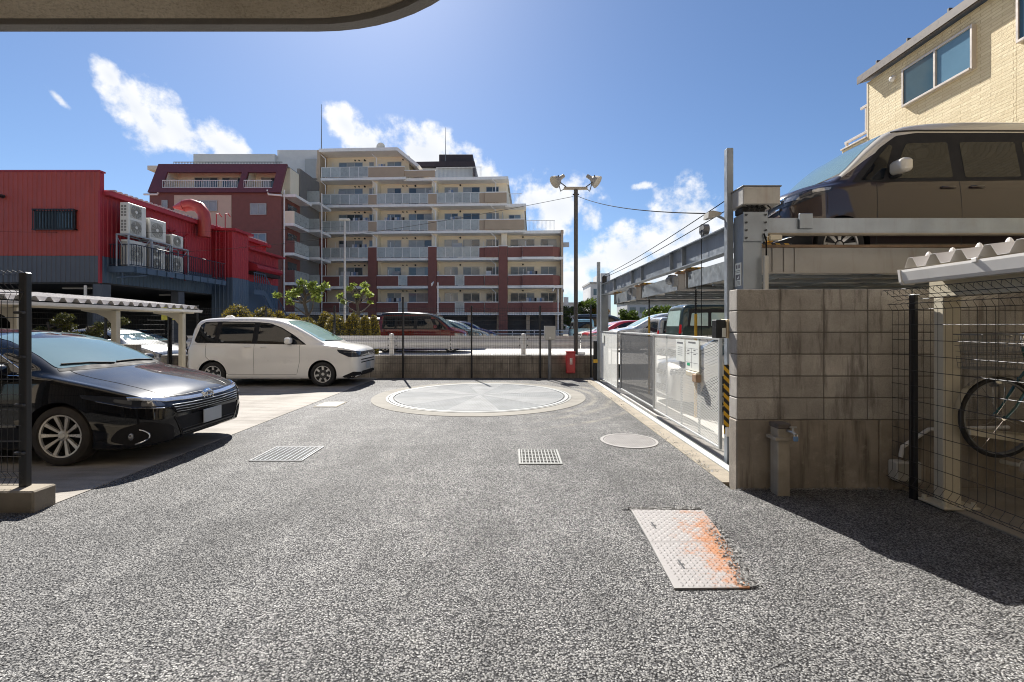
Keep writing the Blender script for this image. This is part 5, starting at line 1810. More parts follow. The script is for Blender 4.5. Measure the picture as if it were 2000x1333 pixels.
class Shell:
    def __init__(s, bvh):
        s.bvh = bvh

    def frame(s, D):
        D = Vector(D).normalized()
        if abs(D.z) > .9:
            return D, Vector((1, 0, 0)), Vector((0, 1, 0))
        U = Vector((0, 0, 1)).cross(D).normalized()
        return D, U, D.cross(U).normalized()

    def hit(s, p, D, off):
        h, n, i, d = s.bvh.ray_cast(Vector(p) - D * 6.0, D)
        if h is None:
            return None
        if n.dot(D) > 0:
            n = -n
        return h + n * off

    def patch(s, pts, D, res=.06, off=.004, round_=.02):
        """lays a panel with this outline (3D points near the body) onto the body along D"""
        D, U, V = s.frame(D)
        poly = [(Vector(p).dot(U), Vector(p).dot(V)) for p in pts]
        if round_:
            poly = smooth_poly(poly, round_)
        bd = []
        for i in range(len(poly)):
            a, b = Vector(poly[i]), Vector(poly[(i + 1) % len(poly)])
            k = max(1, int((b - a).length / res))
            bd += [tuple(a.lerp(b, j / k)) for j in range(k)]
        lo = [min(p[i] for p in bd) for i in (0, 1)]
        hi = [max(p[i] for p in bd) for i in (0, 1)]
        pin = []
        na, nb = int((hi[0] - lo[0]) / res) + 1, int((hi[1] - lo[1]) / res) + 1
        for i in range(na + 1):
            for j in range(nb + 1):
                q = (lo[0] + (i + .5) * res, lo[1] + (j + .5) * res)
                if in_poly(q, bd) and min((q[0] - c[0]) ** 2 + (q[1] - c[1]) ** 2 for c in bd) > (res * .4) ** 2:
                    pin.append(q)
        allp = [Vector(p) for p in bd + pin]
        r = delaunay_2d_cdt(allp, [], [list(range(len(bd)))], 1, 1e-6)
        vs2, fs2 = r[0], r[2]
        D0 = D * 1.0
        P3 = [s.hit(U * p[0] + V * p[1], D0, off) for p in vs2]
        mb = MB()
        idx = {}
        vs = []
        for i, p in enumerate(P3):
            if p is not None:
                idx[i] = len(vs)
                vs.append(p)
        fs = [tuple(idx[i] for i in f) for f in fs2 if all(i in idx for i in f)]
        # orient towards the viewer
        fo = []
        for f in fs:
            a, b, c = vs[f[0]], vs[f[1]], vs[f[2]]
            nn = (b - a).cross(c - a)
            fo.append(f if nn.dot(D) < 0 else tuple(reversed(f)))
        mb.add(vs, fo)
        return mb

    def line(s, pts, D, r=.004, off=0.0, res=.05, n=6, mb=None):
        D, U, V = s.frame(D)
        out = []
        for i in range(len(pts) - 1):
            a, b = Vector(pts[i]), Vector(pts[i + 1])
            k = max(1, int((b - a).length / res))
            for j in range(k + (1 if i == len(pts) - 2 else 0)):
                q = a.lerp(b, j / k)
                h = s.hit(U * q.dot(U) + V * q.dot(V), D, off)
                if h is not None:
                    out.append(h)
        mb = mb or MB()
        if len(out) > 1:
            mb.tube(out, r, n)
        return mb


WHEELS = {}


def wheel_parts(style, r, tw):
    """returns the meshes of barrel, tyre, rim for a wheel of this style (outer face towards +y)"""
    key = (style, round(r, 3))
    if key in WHEELS:
        return WHEELS[key]
    h = tw / 2
    rr = r * {'sedan': .70, 'seven': .66, 'kei': .70, 'plain': .66}[style]
    ty = MB()
    ty.lathe([(rr, -h * .82), (rr + .02, -h), (r - .035, -h), (r - .010, -h * .86), (r, -h * .55), (r, h * .55), (r - .010, h * .86), (r - .035, h), (rr + .02, h), (rr, h * .82)], 40, axis='y', closed_prof=True)
    a = ty.build('tyre', tyre_dusty if style == 'sedan' else rubber, None, smooth=True)
    ba = MB()
    ba.lathe([(0, -.02), (rr * .98, -.02), (rr + .002, h * .80)], 40, axis='y')
    ba.lathe([(0, .005), (rr * .55, .005)], 24, axis='y')
    b = ba.build('wheel', M('wheel_well_black', (.008, .008, .009), .6), None, smooth=True)
    ri = MB()
    yo = h * .86
    ri.lathe([(rr - .012, yo - .02), (rr - .012, yo), (rr + .004, yo + .003), (rr + .006, yo - .01)], 48, axis='y')
    n, w0, w1, sl = {'sedan': (10, .020, .040, .02), 'seven': (7, .062, .062, .0), 'kei': (8, .030, .050, .01), 'plain': (5, .05, .07, .01)}[style]
    for k in range(n):
        an = 2 * PI * k / n + PI / 2
        if style == 'sedan':
            an = 2 * PI * (k // 2) / 5 + (.30 if k % 2 else -.30) + PI / 2
        r0 = .05 if style != 'seven' else .105
        r1 = rr - .008 if style != 'seven' else rr * .93
        if style == 'seven':
            w0_, w1_ = .042, .048
        else:
            w0_, w1_ = w0, w1
        ca, sa = math.cos(an), math.sin(an)
        pts = []
        for (rad, w, y) in ((r0, w0_, yo - .012 - sl), (r1, w1_, yo - .004)):
            for s in (-1, 1):
                for dy in (0, -.022):
                    pts.append((rad * ca - s * w / 2 * sa, y + dy, rad * sa + s * w / 2 * ca))
        ri.add(pts, [(0, 2, 6, 4), (1, 5, 7, 3), (0, 4, 5, 1), (2, 3, 7, 6), (0, 1, 3, 2), (4, 6, 7, 5)])
    ri.lathe([(0, yo - .012), (.030, yo - .012), (.034, yo - .02), (.055, yo - .025), (.058, yo - .045)], 20, axis='y')
    c = ri.build('rim', alloy, None, smooth=True, sharp=30)
    if style in ('seven', 'kei'):
        bk = MB()
        for k in range(n):
            an = 2 * PI * k / n + PI / 2
            ca, sa = math.cos(an), math.sin(an)
            pts = []
            for (rad, w, y) in ((.04, .09, yo - .028), (rr - .006, .105, yo - .022)):
                for s in (-1, 1):
                    for dy in (0, -.02):
                        pts.append((rad * ca - s * w / 2 * sa, y + dy, rad * sa + s * w / 2 * ca))
            bk.add(pts, [(0, 2, 6, 4), (1, 5, 7, 3), (0, 4, 5, 1), (2, 3, 7, 6), (0, 1, 3, 2), (4, 6, 7, 5)])
        bk.lathe([(0, yo - .02), (.075, yo - .022), (.08, yo - .05)], 24, axis='y')
        d = bk.build('spoke_backing', alloy_dark, None, smooth=True, sharp=30)
    else:
        d = None
    WHEELS[key] = [x.data if x else None for x in (b, a, c, d)]
    for x in (a, b, c, d):
        if x:
            bpy.data.objects.remove(x)
    return WHEELS[key]


def ellipsoid(mb, c, rx, ry, rz, n=14, m=9):
    vs, fs = [], []
    for i in range(m + 1):
        t = PI * i / m
        for k in range(n):
            a = 2 * PI * k / n
            vs.append((c[0] + rx * math.sin(t) * math.cos(a), c[1] + ry * math.sin(t) * math.sin(a), c[2] + rz * math.cos(t)))
    for i in range(m):
        for k in range(n):
            k2 = (k + 1) % n
            fs.append((i * n + k, (i + 1) * n + k, (i + 1) * n + k2, i * n + k2))
    return mb.add(vs, fs)


well_black = M('wheel_well_black', (.008, .008, .009), .6)


def car(name, label, sp, loc, rz, body_mat, style='plain', group=None, cat='car', glass=None, screen=None, roof_mat=None, mirror_mat=None, near=False, plate=True, lamps=True, cladding=True):
    t = thing(name, label, cat, loc, rz, group)
    L, Wd, r, fo, wb = sp['L'], sp['W'], sp['r'], sp['fo'], sp['wb']
    vs, fs, mi = body_mesh(sp, .06 if near else .11, 4 if near else 3)
    mb = MB().add(vs, fs)
    mb.m = mi
    body = mb.build('body', [body_mat, well_black, roof_mat or body_mat], t, world=False)
    bm = bmesh.new()
    bm.from_mesh(body.data)
    bvh = BVHTree.FromBMesh(bm)
    bm.free()
    sh = Shell(bvh)
    Rc = r + .045
    cut = MB()
    for x in (fo, fo + wb):
        for s in (-1, 1):
            cut.cyl((x, s * (Wd / 2 - .34), r), (x, s * (Wd / 2 + .2), r), Rc, n=40)
    co = cut.build('cutter', well_black, t, world=False)
    md = body.modifiers.new('wheel_arches', 'BOOLEAN')
    md.operation = 'DIFFERENCE'
    md.object = co
    md.solver = 'EXACT'
    dg = bpy.context.evaluated_depsgraph_get()
    me = bpy.data.meshes.new_from_object(body.evaluated_get(dg))
    body.modifiers.clear()
    old = body.data
    body.data = me
    bpy.data.meshes.remove(old)
    bpy.data.objects.remove(co)
    for p in me.polygons:
        c = p.center
        dark = c.z < sp['zb'][2][1] + .02 and abs(p.normal.z) > .8
        for x in (fo, fo + wb):
            if (c.x - x) ** 2 + (c.z - r) ** 2 < (Rc * 1.002) ** 2 and abs(c.y) > Wd / 2 - .36:
                dark = True
        if dark:
            p.material_index = 1
        p.use_smooth = True
    me.set_sharp_from_angle(angle=R(38))
    # wheels
    mb_, mt_, mr_, mk_ = wheel_parts(style, r, sp['tw'])
    for x in (fo, fo + wb):
        for s in (1, -1):
            w = bpy.data.objects.new('wheel', mb_)
            COL.objects.link(w)
            w.parent = t
            w.location = (x, s * (Wd / 2 - sp['tw'] / 2 - .022), r)
            w.rotation_euler = (0, 0, 0 if s > 0 else PI)
            for nm, dm in (('tyre', mt_), ('rim', mr_), ('spoke_backing', mk_)):
                if dm:
                    o = bpy.data.objects.new(nm, dm)
                    COL.objects.link(o)
                    o.parent = w
    gm = glass or car_glass
    res = .07 if near else .16
    for s in (1, -1):
        D = (0, -s, 0)
        if 'band' in sp:
            sh.patch([(a, s, b) for a, b in sp['band']], D, res, .003, .03).build('pillar_trim', plastic_dk, t, smooth=True, world=False, fix=False)
        for gpoly in sp['glass']:
            sh.patch([(a, s, b) for a, b in gpoly], D, res, .0065, .03).build('side_window', gm, t, smooth=True, world=False, fix=False)
        mb = MB()
        for sm in sp['seams']:
            sh.line([(a, s, b) for a, b in sm], D, .0042 if near else .007, -.001, .06, 5, mb)
        if mb.v:
            mb.build('door_seam', black_m, t, world=False)
        for (a, b) in sp['handles']:
            q = sh.hit((a, s, b), Vector(D), .012)
            if q:
                MB().bbox(q.x - .085, q.x + .085, q.y - .014, q.y + .014, q.z - .014, q.z + .014, .010).build('door_handle', mirror_mat if mirror_mat and near and style != 'kei' else body_mat, t, smooth=True, world=False)
        a, b = sp['mirror']
        q = sh.hit((a, s, b), Vector(D), 0)
        if q:
            mb = MB()
            y_a, y_b = sorted((q.y + s * .03, q.y + s * .235))
            mb.bbox(q.x - .075, q.x + .065, y_a, y_b, q.z - .03, q.z + .125, .032)
            mo = mb.build('door_mirror', mirror_mat or body_mat, t, smooth=True, world=False, sharp=80)
            bv = mo.modifiers.new('round', 'BEVEL')
            bv.width, bv.segments, bv.limit_method = .010, 2, 'NONE'
            MB().bbox(q.x - .03, q.x + .05, min(q.y - s * .03, q.y + s * .10), max(q.y - s * .03, q.y + s * .10), q.z - .05, q.z, .015).build('mirror_foot', plastic_dk, mo, smooth=True, world=False)
    sh.patch([(0, a, b) for a, b in sp['screen']], (1, 0, 0), res, .005, .05).build('windscreen', screen or screen_glass, t, smooth=True, world=False, fix=False)
    sh.patch([(L, a, b) for a, b in sp['rear']], (-1, 0, 0), res, .005, .05).build('rear_window', gm, t, smooth=True, world=False, fix=False)
    # rear lamps, plates
    for s in (1, -1):
        zz = pchip(sp['zs'])(L - .2) if True else 1
        sh.patch([(L, s * (Wd / 2 - .20), zz - .18), (L, s * (Wd / 2 - .07), zz - .18), (L, s * (Wd / 2 - .08), zz + .12), (L, s * (Wd / 2 - .18), zz + .12)], (-1, -s * .5, 0), .06, .006, .03).build('tail_lamp', red_lens, t, smooth=True, world=False, fix=False)
    q = sh.hit((L, 0, .62), Vector((-1, 0, 0)), .01)
    if q:
        MB().bbox(q.x - .006, q.x + .008, -.165, .165, q.z - .082, q.z + .082, .004).build('number_plate', plate_grey, t, world=False)
    if lamps:       # a plain front for the cars far away
        zh = sp['zs'][1][1]
        for s in (1, -1):
            sh.patch([(.05, s * Wd * .30, zh - .10), (.05, s * Wd * .30, zh + .0), (.50, s * Wd * .50, zh + .07), (.42, s * Wd * .50, zh - .06)], (1, -s * .9, -.1), .06, .006, .03).build('headlamp', lamp_glass, t, smooth=True, world=False, fix=False)
        sh.patch([(0, -Wd * .24, zh - .13), (0, Wd * .24, zh - .13), (0, Wd * .26, zh - .03), (0, -Wd * .26, zh - .03)], (1, 0, 0), .06, .005, .02).build('grille', plastic_dk, t, smooth=True, world=False, fix=False)
        sh.patch([(0, -Wd * .28, .30), (0, Wd * .28, .30), (0, Wd * .25, .44), (0, -Wd * .25, .44)], (1, 0, 0), .06, .005, .02).build('lower_grille', plastic_dk, t, smooth=True, world=False, fix=False)
        q = sh.hit((0, 0, .50), Vector((1, 0, 0)), .01)
        MB().bbox(q.x - .012, q.x + .004, -.165, .165, q.z - .082, q.z + .082, .004).build('number_plate', plate_grey, t, world=False)
    return t, sh


def emblem(t, sh, y, z, s, mat, oval_only=False):
    q = sh.hit((0, y, z), Vector((1, 0, 0)), .014)
    mb = MB()

    def oval(cz, ry, rz_, w):
        mb.tube([(q.x, y + ry * math.cos(a), z + cz + rz_ * math.sin(a)) for a in [2 * PI * k / 28 for k in range(28)]], w, 6, closed=True)
    oval(0, s, s * .68, s * .10)
    if not oval_only:
        oval(0, s * .30, s * .62, s * .085)
        oval(s * .26, s * .66, s * .36, s * .085)
    e = mb.build('emblem', mat, t, smooth=True, world=False)
    return e, q


# ------------------------------------------------------------------ black sedan
black_paint = paint('black_car_paint', (.0055, .006, .008))
sed, sh = car('sedan', 'glossy black sedan with chrome grille bar, parked behind the left mesh fence', SEDAN, (-3.83, 5.62, .006), PI, black_paint, 'sedan', near=True, lamps=False, screen=screen_glass)
Wd = 1.77
F_ = (1, 0, 0)
for s in (1, -1):
    hl = sh.patch([(.06, s * .50, .600), (.10, s * .56, .675), (.35, s * .80, .735), (.80, s * .87, .775), (.78, s * .87, .735), (.30, s * .82, .615), (.12, s * .62, .585)], (1, -s * 1.0, -.12), .05, .006, .012).build('headlamp', lamp_dark, sed, smooth=True, world=False, fix=False)
    sh.patch([(.10, s * .60, .612), (.13, s * .64, .662), (.24, s * .75, .69), (.24, s * .76, .632)], (1, -s * 1.0, -.12), .04, .010, .02).build('lens', lamp_glass, hl, smooth=True, world=False, fix=False)
    sh.patch([(.30, s * .80, .655), (.30, s * .80, .70), (.46, s * .84, .725), (.46, s * .84, .69)], (1, -s * 1.0, -.12), .04, .010, .012).build('lens', lamp_glass, hl, smooth=True, world=False, fix=False)
    sh.line([(.12, s * .60, .590), (.30, s * .80, .620), (.62, s * .87, .70)], (1, -s, -.12), .006, .008).build('lamp_trim', chrome, hl, smooth=True, world=False)
    # dark corner recess, fog lamp, chrome crescent
    fr = sh.patch([(.06, s * .52, .23), (.06, s * .55, .40), (.22, s * .74, .47), (.42, s * .84, .40), (.50, s * .86, .27), (.30, s * .80, .215)], (1, -s * .9, 0), .05, .005, .05).build('fog_recess', plastic_dk, sed, smooth=True, world=False, fix=False)
    D = Vector((1, -s * .9, 0)).normalized()
    c = sh.hit((.33, s * .78, .315), D, .012)
    U = Vector((0, 0, 1)).cross(D).normalized()
    mb = MB()
    ellipsoid(mb, c, .026, .026, .042)
    mb.build('fog_lamp', lamp_glass, fr, smooth=True, world=False)
    arc = []
    for k in range(13):
        a = R(180 - 62 + k * 11.5) if s > 0 else R(62 - k * 11.5)
        p = c + U * (math.cos(a) * .15) * 1.0 + Vector((0, 0, math.sin(a) * .085)) - D * .004
        h = sh.hit(p, D, .012)
        if h:
            arc.append(h)
    if len(arc) > 2:
        MB().tube(arc, .010, 6).build('fog_trim', chrome, fr, smooth=True, world=False)
gr = sh.patch([(0, -.53, .505), (0, .53, .505), (0, .60, .60), (0, .40, .625), (0, -.40, .625), (0, -.60, .60)], F_, .05, .004, .02).build('grille', plastic_dk, sed, smooth=True, world=False, fix=False)
for k in range(4):
    z = .522 + .026 * k
    sh.line([(0, -.55 - .01 * k, z + .012), (0, -.3, z + .002), (0, 0, z), (0, .3, z + .002), (0, .55 + .01 * k, z + .012)], F_, .0065, .010).build('grille_bar', M('dark_chrome', (.30, .31, .33), .2, metal=1.0, var=.05), gr, smooth=True, world=False)
mb = MB()
for k in range(4):
    z = .640 + .008 * k
    sh.line([(0, -.82, z + .07), (0, -.62, z + .022), (0, -.3, z + .004), (0, 0, z), (0, .3, z + .004), (0, .62, z + .022), (0, .82, z + .07)], F_, .008, .006, .04, 6, mb)
mb.build('chrome_bar', chrome, sed, smooth=True, world=False)
e, q = emblem(sed, sh, 0, .648, .085, chrome)
mb = MB()
mb.lathe([(0, -.004), (.060, -.002), (.064, .006)], 24, (0, 0, 0), axis='x')
mb.v = [(q.x + .004 + v[0], v[1] * 1.25, .648 + v[2] * .86) for v in mb.v]
mb.build('emblem_disc', M('emblem_blue', (.02, .05, .16), .2, metal=.3, coat=1), e, smooth=True, world=False)
mb = MB()
mb.lathe([(0, .0), (.086, .002), (.10, .012)], 28, (0, 0, 0), axis='x')
mb.v = [(q.x + .008 + v[0], v[1] * 1.12, .648 + v[2] * .82) for v in mb.v]
mb.build('emblem_plinth', chrome, e, smooth=True, world=False)
lo = sh.patch([(0, -.44, .235), (0, .44, .235), (0, .56, .47), (0, -.56, .47)], F_, .05, .004, .03).build('lower_grille', plastic_dk, sed, smooth=True, world=False, fix=False)
for k in range(3):
    sh.line([(0, -.47, .262 + .03 * k), (0, .47, .262 + .03 * k)], F_, .005, .008).build('grille_bar', black_m, lo, smooth=True, world=False)
for s in (1, -1):
    sh.line([(0, s * .57, .48), (0, s * .46, .24)], F_, .008, .004).build('corner_edge', black_paint, sed, smooth=True, world=False)
q = sh.hit((0, 0, .40), Vector(F_), .012)
MB().bbox(q.x - .03, q.x - .018, -.166, .166, .320, .486, .004).build('number_plate', plate_grey, sed, world=False)
MB().box(q.x - .020, q.x + .03, -.12, .12, .34, .40).build('plate_bracket', plastic_dk, sed, world=False)
for s in (1, -1):
    sh.line([(.14, s * .55, 1), (.5, s * .60, 1), (.9, s * .62, 1), (1.18, s * .60, 1)], (0, 0, -1), .004, -.0005).build('bonnet_seam', black_m, sed, world=False)
sh.line([(.13, -.55, 1), (.085, -.3, 1), (.075, 0, 1), (.085, .3, 1), (.13, .55, 1)], (0, 0, -1), .004, -.0005).build('bonnet_seam', black_m, sed, world=False)
for (a, b) in (((.05, 1.045), (.60, 1.070)), ((-.60, 1.038), (.0, 1.056))):
    sh.line([(0, a[0], a[1]), (0, (a[0] + b[0]) / 2, (a[1] + b[1]) / 2 + .01), (0, b[0], b[1])], F_, .009, .014).build('wiper', plastic_dk, sed, smooth=True, world=False)
sh.patch([(0, -.70, 1.006), (0, .70, 1.006), (0, .68, 1.036), (0, .3, 1.055), (0, -.3, 1.055), (0, -.68, 1.036)], F_, .06, .003, .01).build('cowl', plastic_dk, sed, smooth=True, world=False, fix=False)
for s in (1, -1):
    mb = MB()
    sh.line([(1.38, s, .972), (2.02, s, 1.300), (2.32, s, 1.370), (2.78, s, 1.378), (3.2, s, 1.35), (3.75, s, 1.18), (3.9, s, 1.06), (3.74, s, .990), (2.8, s, .978), (1.40, s, .972)], (0, -s, 0), .006, .004, .06, 6, mb)
    mb.build('window_trim', chrome, sed, smooth=True, world=False)

# ------------------------------------------------------------------ white minivan
white_paint = paint('pearl_white_paint', (.86, .845, .81))
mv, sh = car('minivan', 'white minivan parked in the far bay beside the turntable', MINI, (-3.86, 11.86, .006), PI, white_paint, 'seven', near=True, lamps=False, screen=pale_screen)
for s in (1, -1):
    D = (1, -s * 1.0, 0)
    hl = sh.patch([(.02, s * .42, .735), (.02, s * .42, .86), (.20, s * .76, .895), (.50, s * .83, .925), (.44, s * .83, .845), (.22, s * .79, .735)], D, .05, .006, .02).build('headlamp', lamp_dark, mv, smooth=True, world=False, fix=False)
    for (a, b) in ((.14, .70), (.27, .79)):
        sh.patch([(a - .06, s * (b - .06), .835), (a - .06, s * (b - .06), .862), (a + .06, s * (b + .03), .872), (a + .06, s * (b + .03), .845)], D, .05, .010, .01).build('lens', lamp_glass, hl, smooth=True, world=False, fix=False)
    sh.patch([(.02, s * .40, .20), (.02, s * .40, .34), (.16, s * .72, .37), (.36, s * .83, .255), (.30, s * .81, .215)], D, .05, .005, .03).build('bumper_corner', plastic_dk, mv, smooth=True, world=False, fix=False)
    sh.patch([(3.75, s * .8, 0.30), (3.8, s * .8, .30), (3.8, s * .8, .31), (3.75, s * .8, .31)], (0, -s, 0), .05, .004, 0).build('reflector', red_lens, mv, world=False, fix=False)
sh.patch([(0, -.45, .735), (0, .45, .735), (0, .45, .86), (0, -.45, .86)], F_, .05, .006, .01).build('front_band', lamp_dark, mv, smooth=True, world=False, fix=False)
for z in (.64, .57):
    sh.patch([(0, -.52, z), (0, .52, z), (0, .52, z + .028), (0, -.52, z + .028)], F_, .05, .005, .01).build('grille_slot', plastic_dk, mv, smooth=True, world=False, fix=False)
sh.patch([(0, -.45, .245), (0, .45, .245), (0, .45, .36), (0, -.45, .36)], F_, .05, .005, .02).build('lower_grille', plastic_dk, mv, smooth=True, world=False, fix=False)
q = sh.hit((0, 0, .45), Vector(F_), .01)
MB().bbox(q.x - .012, q.x, -.166, .166, .395, .56, .004).build('number_plate', plate_grey, mv, world=False)
mb = MB()
q = sh.hit((0, 0, .80), Vector(F_), .012)
mb.bbox(q.x - .008, q.x, -.038, -.024, .762, .838, .004).bbox(q.x - .008, q.x, .024, .038, .762, .838, .004).bbox(q.x - .008, q.x, -.024, .024, .795, .808, .004)
mb.build('emblem', chrome, mv, world=False)
MB().prism([(3.55, 1.75), (3.80, 1.735), (3.74, 1.79), (3.64, 1.80)], 'y', -.025, .025).build('roof_fin', white_paint, mv, world=False)
for s in (1, -1):
    sh.line([(.10, s * .60, 1), (.45, s * .68, 1), (.80, s * .70, 1)], (0, 0, -1), .004, -.001).build('bonnet_seam', black_m, mv, world=False)
sh.line([(0, -.35, 1.118), (0, .1, 1.13), (0, .55, 1.14)], F_, .008, .010).build('wiper', plastic_dk, mv, smooth=True, world=False)
# side glass is one dark tint

# ------------------------------------------------------------------ dark van on the upper pallet
plum = M('dark_plum_paint', (.026, .017, .019), rough=.3, metal=.0, var=.05, vs=1.0, coat=1.0, rvar=.02, spec=.2)
cream_roof = paint('cream_roof_paint', (.50, .47, .41))
kv, sh = car('kei_van', 'dark brown boxy van with a cream roof on the upper pallet', KEI, (3.20, 5.80, 2.178), 0, plum, 'kei', near=True, lamps=False, roof_mat=cream_roof, mirror_mat=cream_roof, cat='van')
for s in (1, -1):
    D = (1, -s * 1.0, 0)
    hl = sh.patch([(.05, s * .40, .745), (.05, s * .42, .86), (.16, s * .66, .905), (.50, s * .72, .945), (.46, s * .72, .885), (.24, s * .70, .80), (.12, s * .62, .745)], D, .045, .006, .015).build('headlamp', lamp_dark, kv, smooth=True, world=False, fix=False)
    sh.patch([(.26, s * .69, .865), (.26, s * .69, .91), (.46, s * .72, .935), (.44, s * .72, .90)], D, .04, .010, .012).build('lens', lamp_glass, hl, smooth=True, world=False, fix=False)
    sh.patch([(.07, s * .50, .79), (.07, s * .50, .84), (.16, s * .63, .86), (.16, s * .64, .80)], D, .04, .010, .012).build('lens', lamp_glass, hl, smooth=True, world=False, fix=False)
    sh.patch([(.05, s * .42, .26), (.05, s * .42, .50), (.10, s * .58, .58), (.22, s * .69, .50), (.26, s * .70, .27)], D, .045, .005, .03).build('bumper_corner', plastic_dk, kv, smooth=True, world=False, fix=False)
    for z, z2 in ((.52, .62), (.44, .52), (.36, .42)):
        sh.line([(.03, s * .36, z), (.10, s * .58, z + .02), (.20, s * .68, z2)], D, .010, .010).build('chrome_blade', chrome, kv, smooth=True, world=False)
g_ = sh.patch([(0, -.46, .40), (0, .46, .40), (0, .50, .84), (0, -.50, .84)], F_, .05, .004, .04).build('grille', black_m, kv, smooth=True, world=False, fix=False)
for z in (.46, .54, .62, .70, .78):
    sh.line([(0, -.50, z + .03), (0, -.25, z), (0, 0, z - .01), (0, .25, z), (0, .50, z + .03)], F_, .013, .012).build('grille_bar', chrome, g_, smooth=True, world=False)
sh.line([(0, -.52, .845), (0, 0, .83), (0, .52, .845)], F_, .014, .010).build('chrome_bar', chrome, kv, smooth=True, world=False)
e, q = emblem(kv, sh, 0, .66, .06, chrome, True)
q = sh.hit((0, 0, .33), Vector(F_), .01)
MB().bbox(q.x - .014, q.x - .002, -.166, .166, .25, .415, .004).build('number_plate', plate_grey, kv, world=False)
for s in (1, -1):
    sh.line([(.09, s * .52, 1), (.35, s * .58, 1), (.56, s * .60, 1)], (0, 0, -1), .004, -.001).build('bonnet_seam', black_m, kv, world=False)
    sh.line([(1.22, s, 1.60), (1.5, s, 1.615), (3.2, s, 1.61)], (0, -s, 0), .010, .004).build('rain_channel', black_m, kv, smooth=True, world=False)
    sh.line([(.22, s, .205), (.30, s, .21), (2.72, s, .24)], (0, -s, 0), .016, .002).build('sill_trim', plastic_dk, kv, smooth=True, world=False)
sh.patch([(0, -.60, 1.105), (0, .60, 1.105), (0, .60, 1.135), (0, 0, 1.115), (0, -.60, 1.135)], F_, .05, .003, 0).build('cowl', plastic_dk, kv, smooth=True, world=False, fix=False)

# ------------------------------------------------------------------ car on the ground level of the machine
compact, sh = car('compact_car', 'white compact car seen through the mesh gate at ground level', scaled(MINI, 3.95, 1.69, 1.50, .30), (2.86, 8.58, .002), 0, white_paint, 'plain', near=True)

# ------------------------------------------------------------------ cars on the lot behind the back wall
red_paint = paint('wine_red_paint', (.09, .004, .007))
GL = 'cars on the lot behind the back wall'
LZ = .384
black_roof = paint('black_roof_paint', (.012, .012, .013))
car('tall_wagon', 'wine red tall wagon with a black roof behind the guard rail', scaled(KEI, 3.79, 1.645, 1.745, .29), (-1.95, 19.6, LZ), PI, red_paint, 'seven', GL, roof_mat=black_roof)
car('white_car', 'white car mostly hidden between the clipped bushes and the red wagon', scaled(MINI, 4.2, 1.69, 1.55), (-3.9, 21.9, LZ), PI, white_paint, 'plain', GL)
car('estate_car', 'dark teal car whose bonnet shows beyond the red wagon', scaled(MINI, 4.3, 1.72, 1.55), (-1.50, 22.4, LZ), PI, paint('teal_paint', (.012, .05, .06)), 'plain', GL)
car('silver_car', 'silver grey car with slanted side windows, farther than the dark teal car', scaled(SEDAN, 4.4, 1.74, 1.50), (-1.25, 25.2, LZ), PI, paint('silver_blue_paint', (.30, .35, .38), .5), 'plain', GL)
car('blue_car', 'dark blue car at the end of the row, only its bonnet in view', scaled(SEDAN, 4.3, 1.74, 1.46), (-.95, 28.0, LZ), PI, paint('navy_paint', (.012, .025, .09)), 'plain', GL)
car('small_wagon', 'small pale blue car in front of the apartment block garage', scaled(KEI, 3.395, 1.475, 1.62), (4.95, 33.5, LZ), R(-90), paint('pale_blue_paint', (.20, .36, .44)), 'plain', GL)
car('large_van', 'dark grey van with a red tail lamp near the floodlight pole', scaled(KEI, 4.7, 1.70, 1.98, .32), (9.0, 32.0, LZ), PI, paint('slate_paint', (.035, .045, .06)), 'plain', GL, cat='van')
car('red_hatchback', 'red and white hatchback nose just left of the far gate post', scaled(MINI, 3.9, 1.69, 1.45), (3.95, 24.0, LZ), R(8), paint('bright_red_paint', (.42, .02, .03)), 'plain', GL)
car('white_hatchback', 'white hatchback beside the red hatchback', scaled(MINI, 4.0, 1.69, 1.42), (4.05, 26.6, LZ), R(4), white_paint, 'plain', GL)
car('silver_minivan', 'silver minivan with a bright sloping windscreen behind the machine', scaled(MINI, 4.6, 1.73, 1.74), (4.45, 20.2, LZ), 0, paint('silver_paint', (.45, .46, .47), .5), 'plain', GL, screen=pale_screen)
car('grey_hatchback', 'grey hatchback with a tall red tail lamp next to the dark green van', scaled(KEI, 3.6, 1.60, 1.50), (9.2, 17.75, LZ), PI, paint('warm_grey_paint', (.25, .26, .27), .4), 'plain', GL)
gv, sh = car('camper_van', 'dark green van with pale curtains drawn across its windows', scaled(KEI, 4.6, 1.70, 1.90, .32), (10.2, 15.55, LZ), PI, paint('dark_green_paint', (.022, .035, .032)), 'plain', GL, cat='van', glass=M('curtain_behind_glass', (.30, .40, .38), .12, var=.12, vs=6, coat=.8))
sc2, sh = car('hatchback', 'silver hatchback parked in the yard behind the left bicycle shelter', scaled(SEDAN, 4.25, 1.70, 1.50), (-11.7, 15.4, -.03), PI, paint('silver_paint', (.45, .46, .47), .5), 'plain')
car('black_hatchback', 'black car nose in the deep shade under the red building', scaled(MINI, 4.1, 1.70, 1.48), (-13.6, 18.0, -.03), PI, black_paint, 'plain')
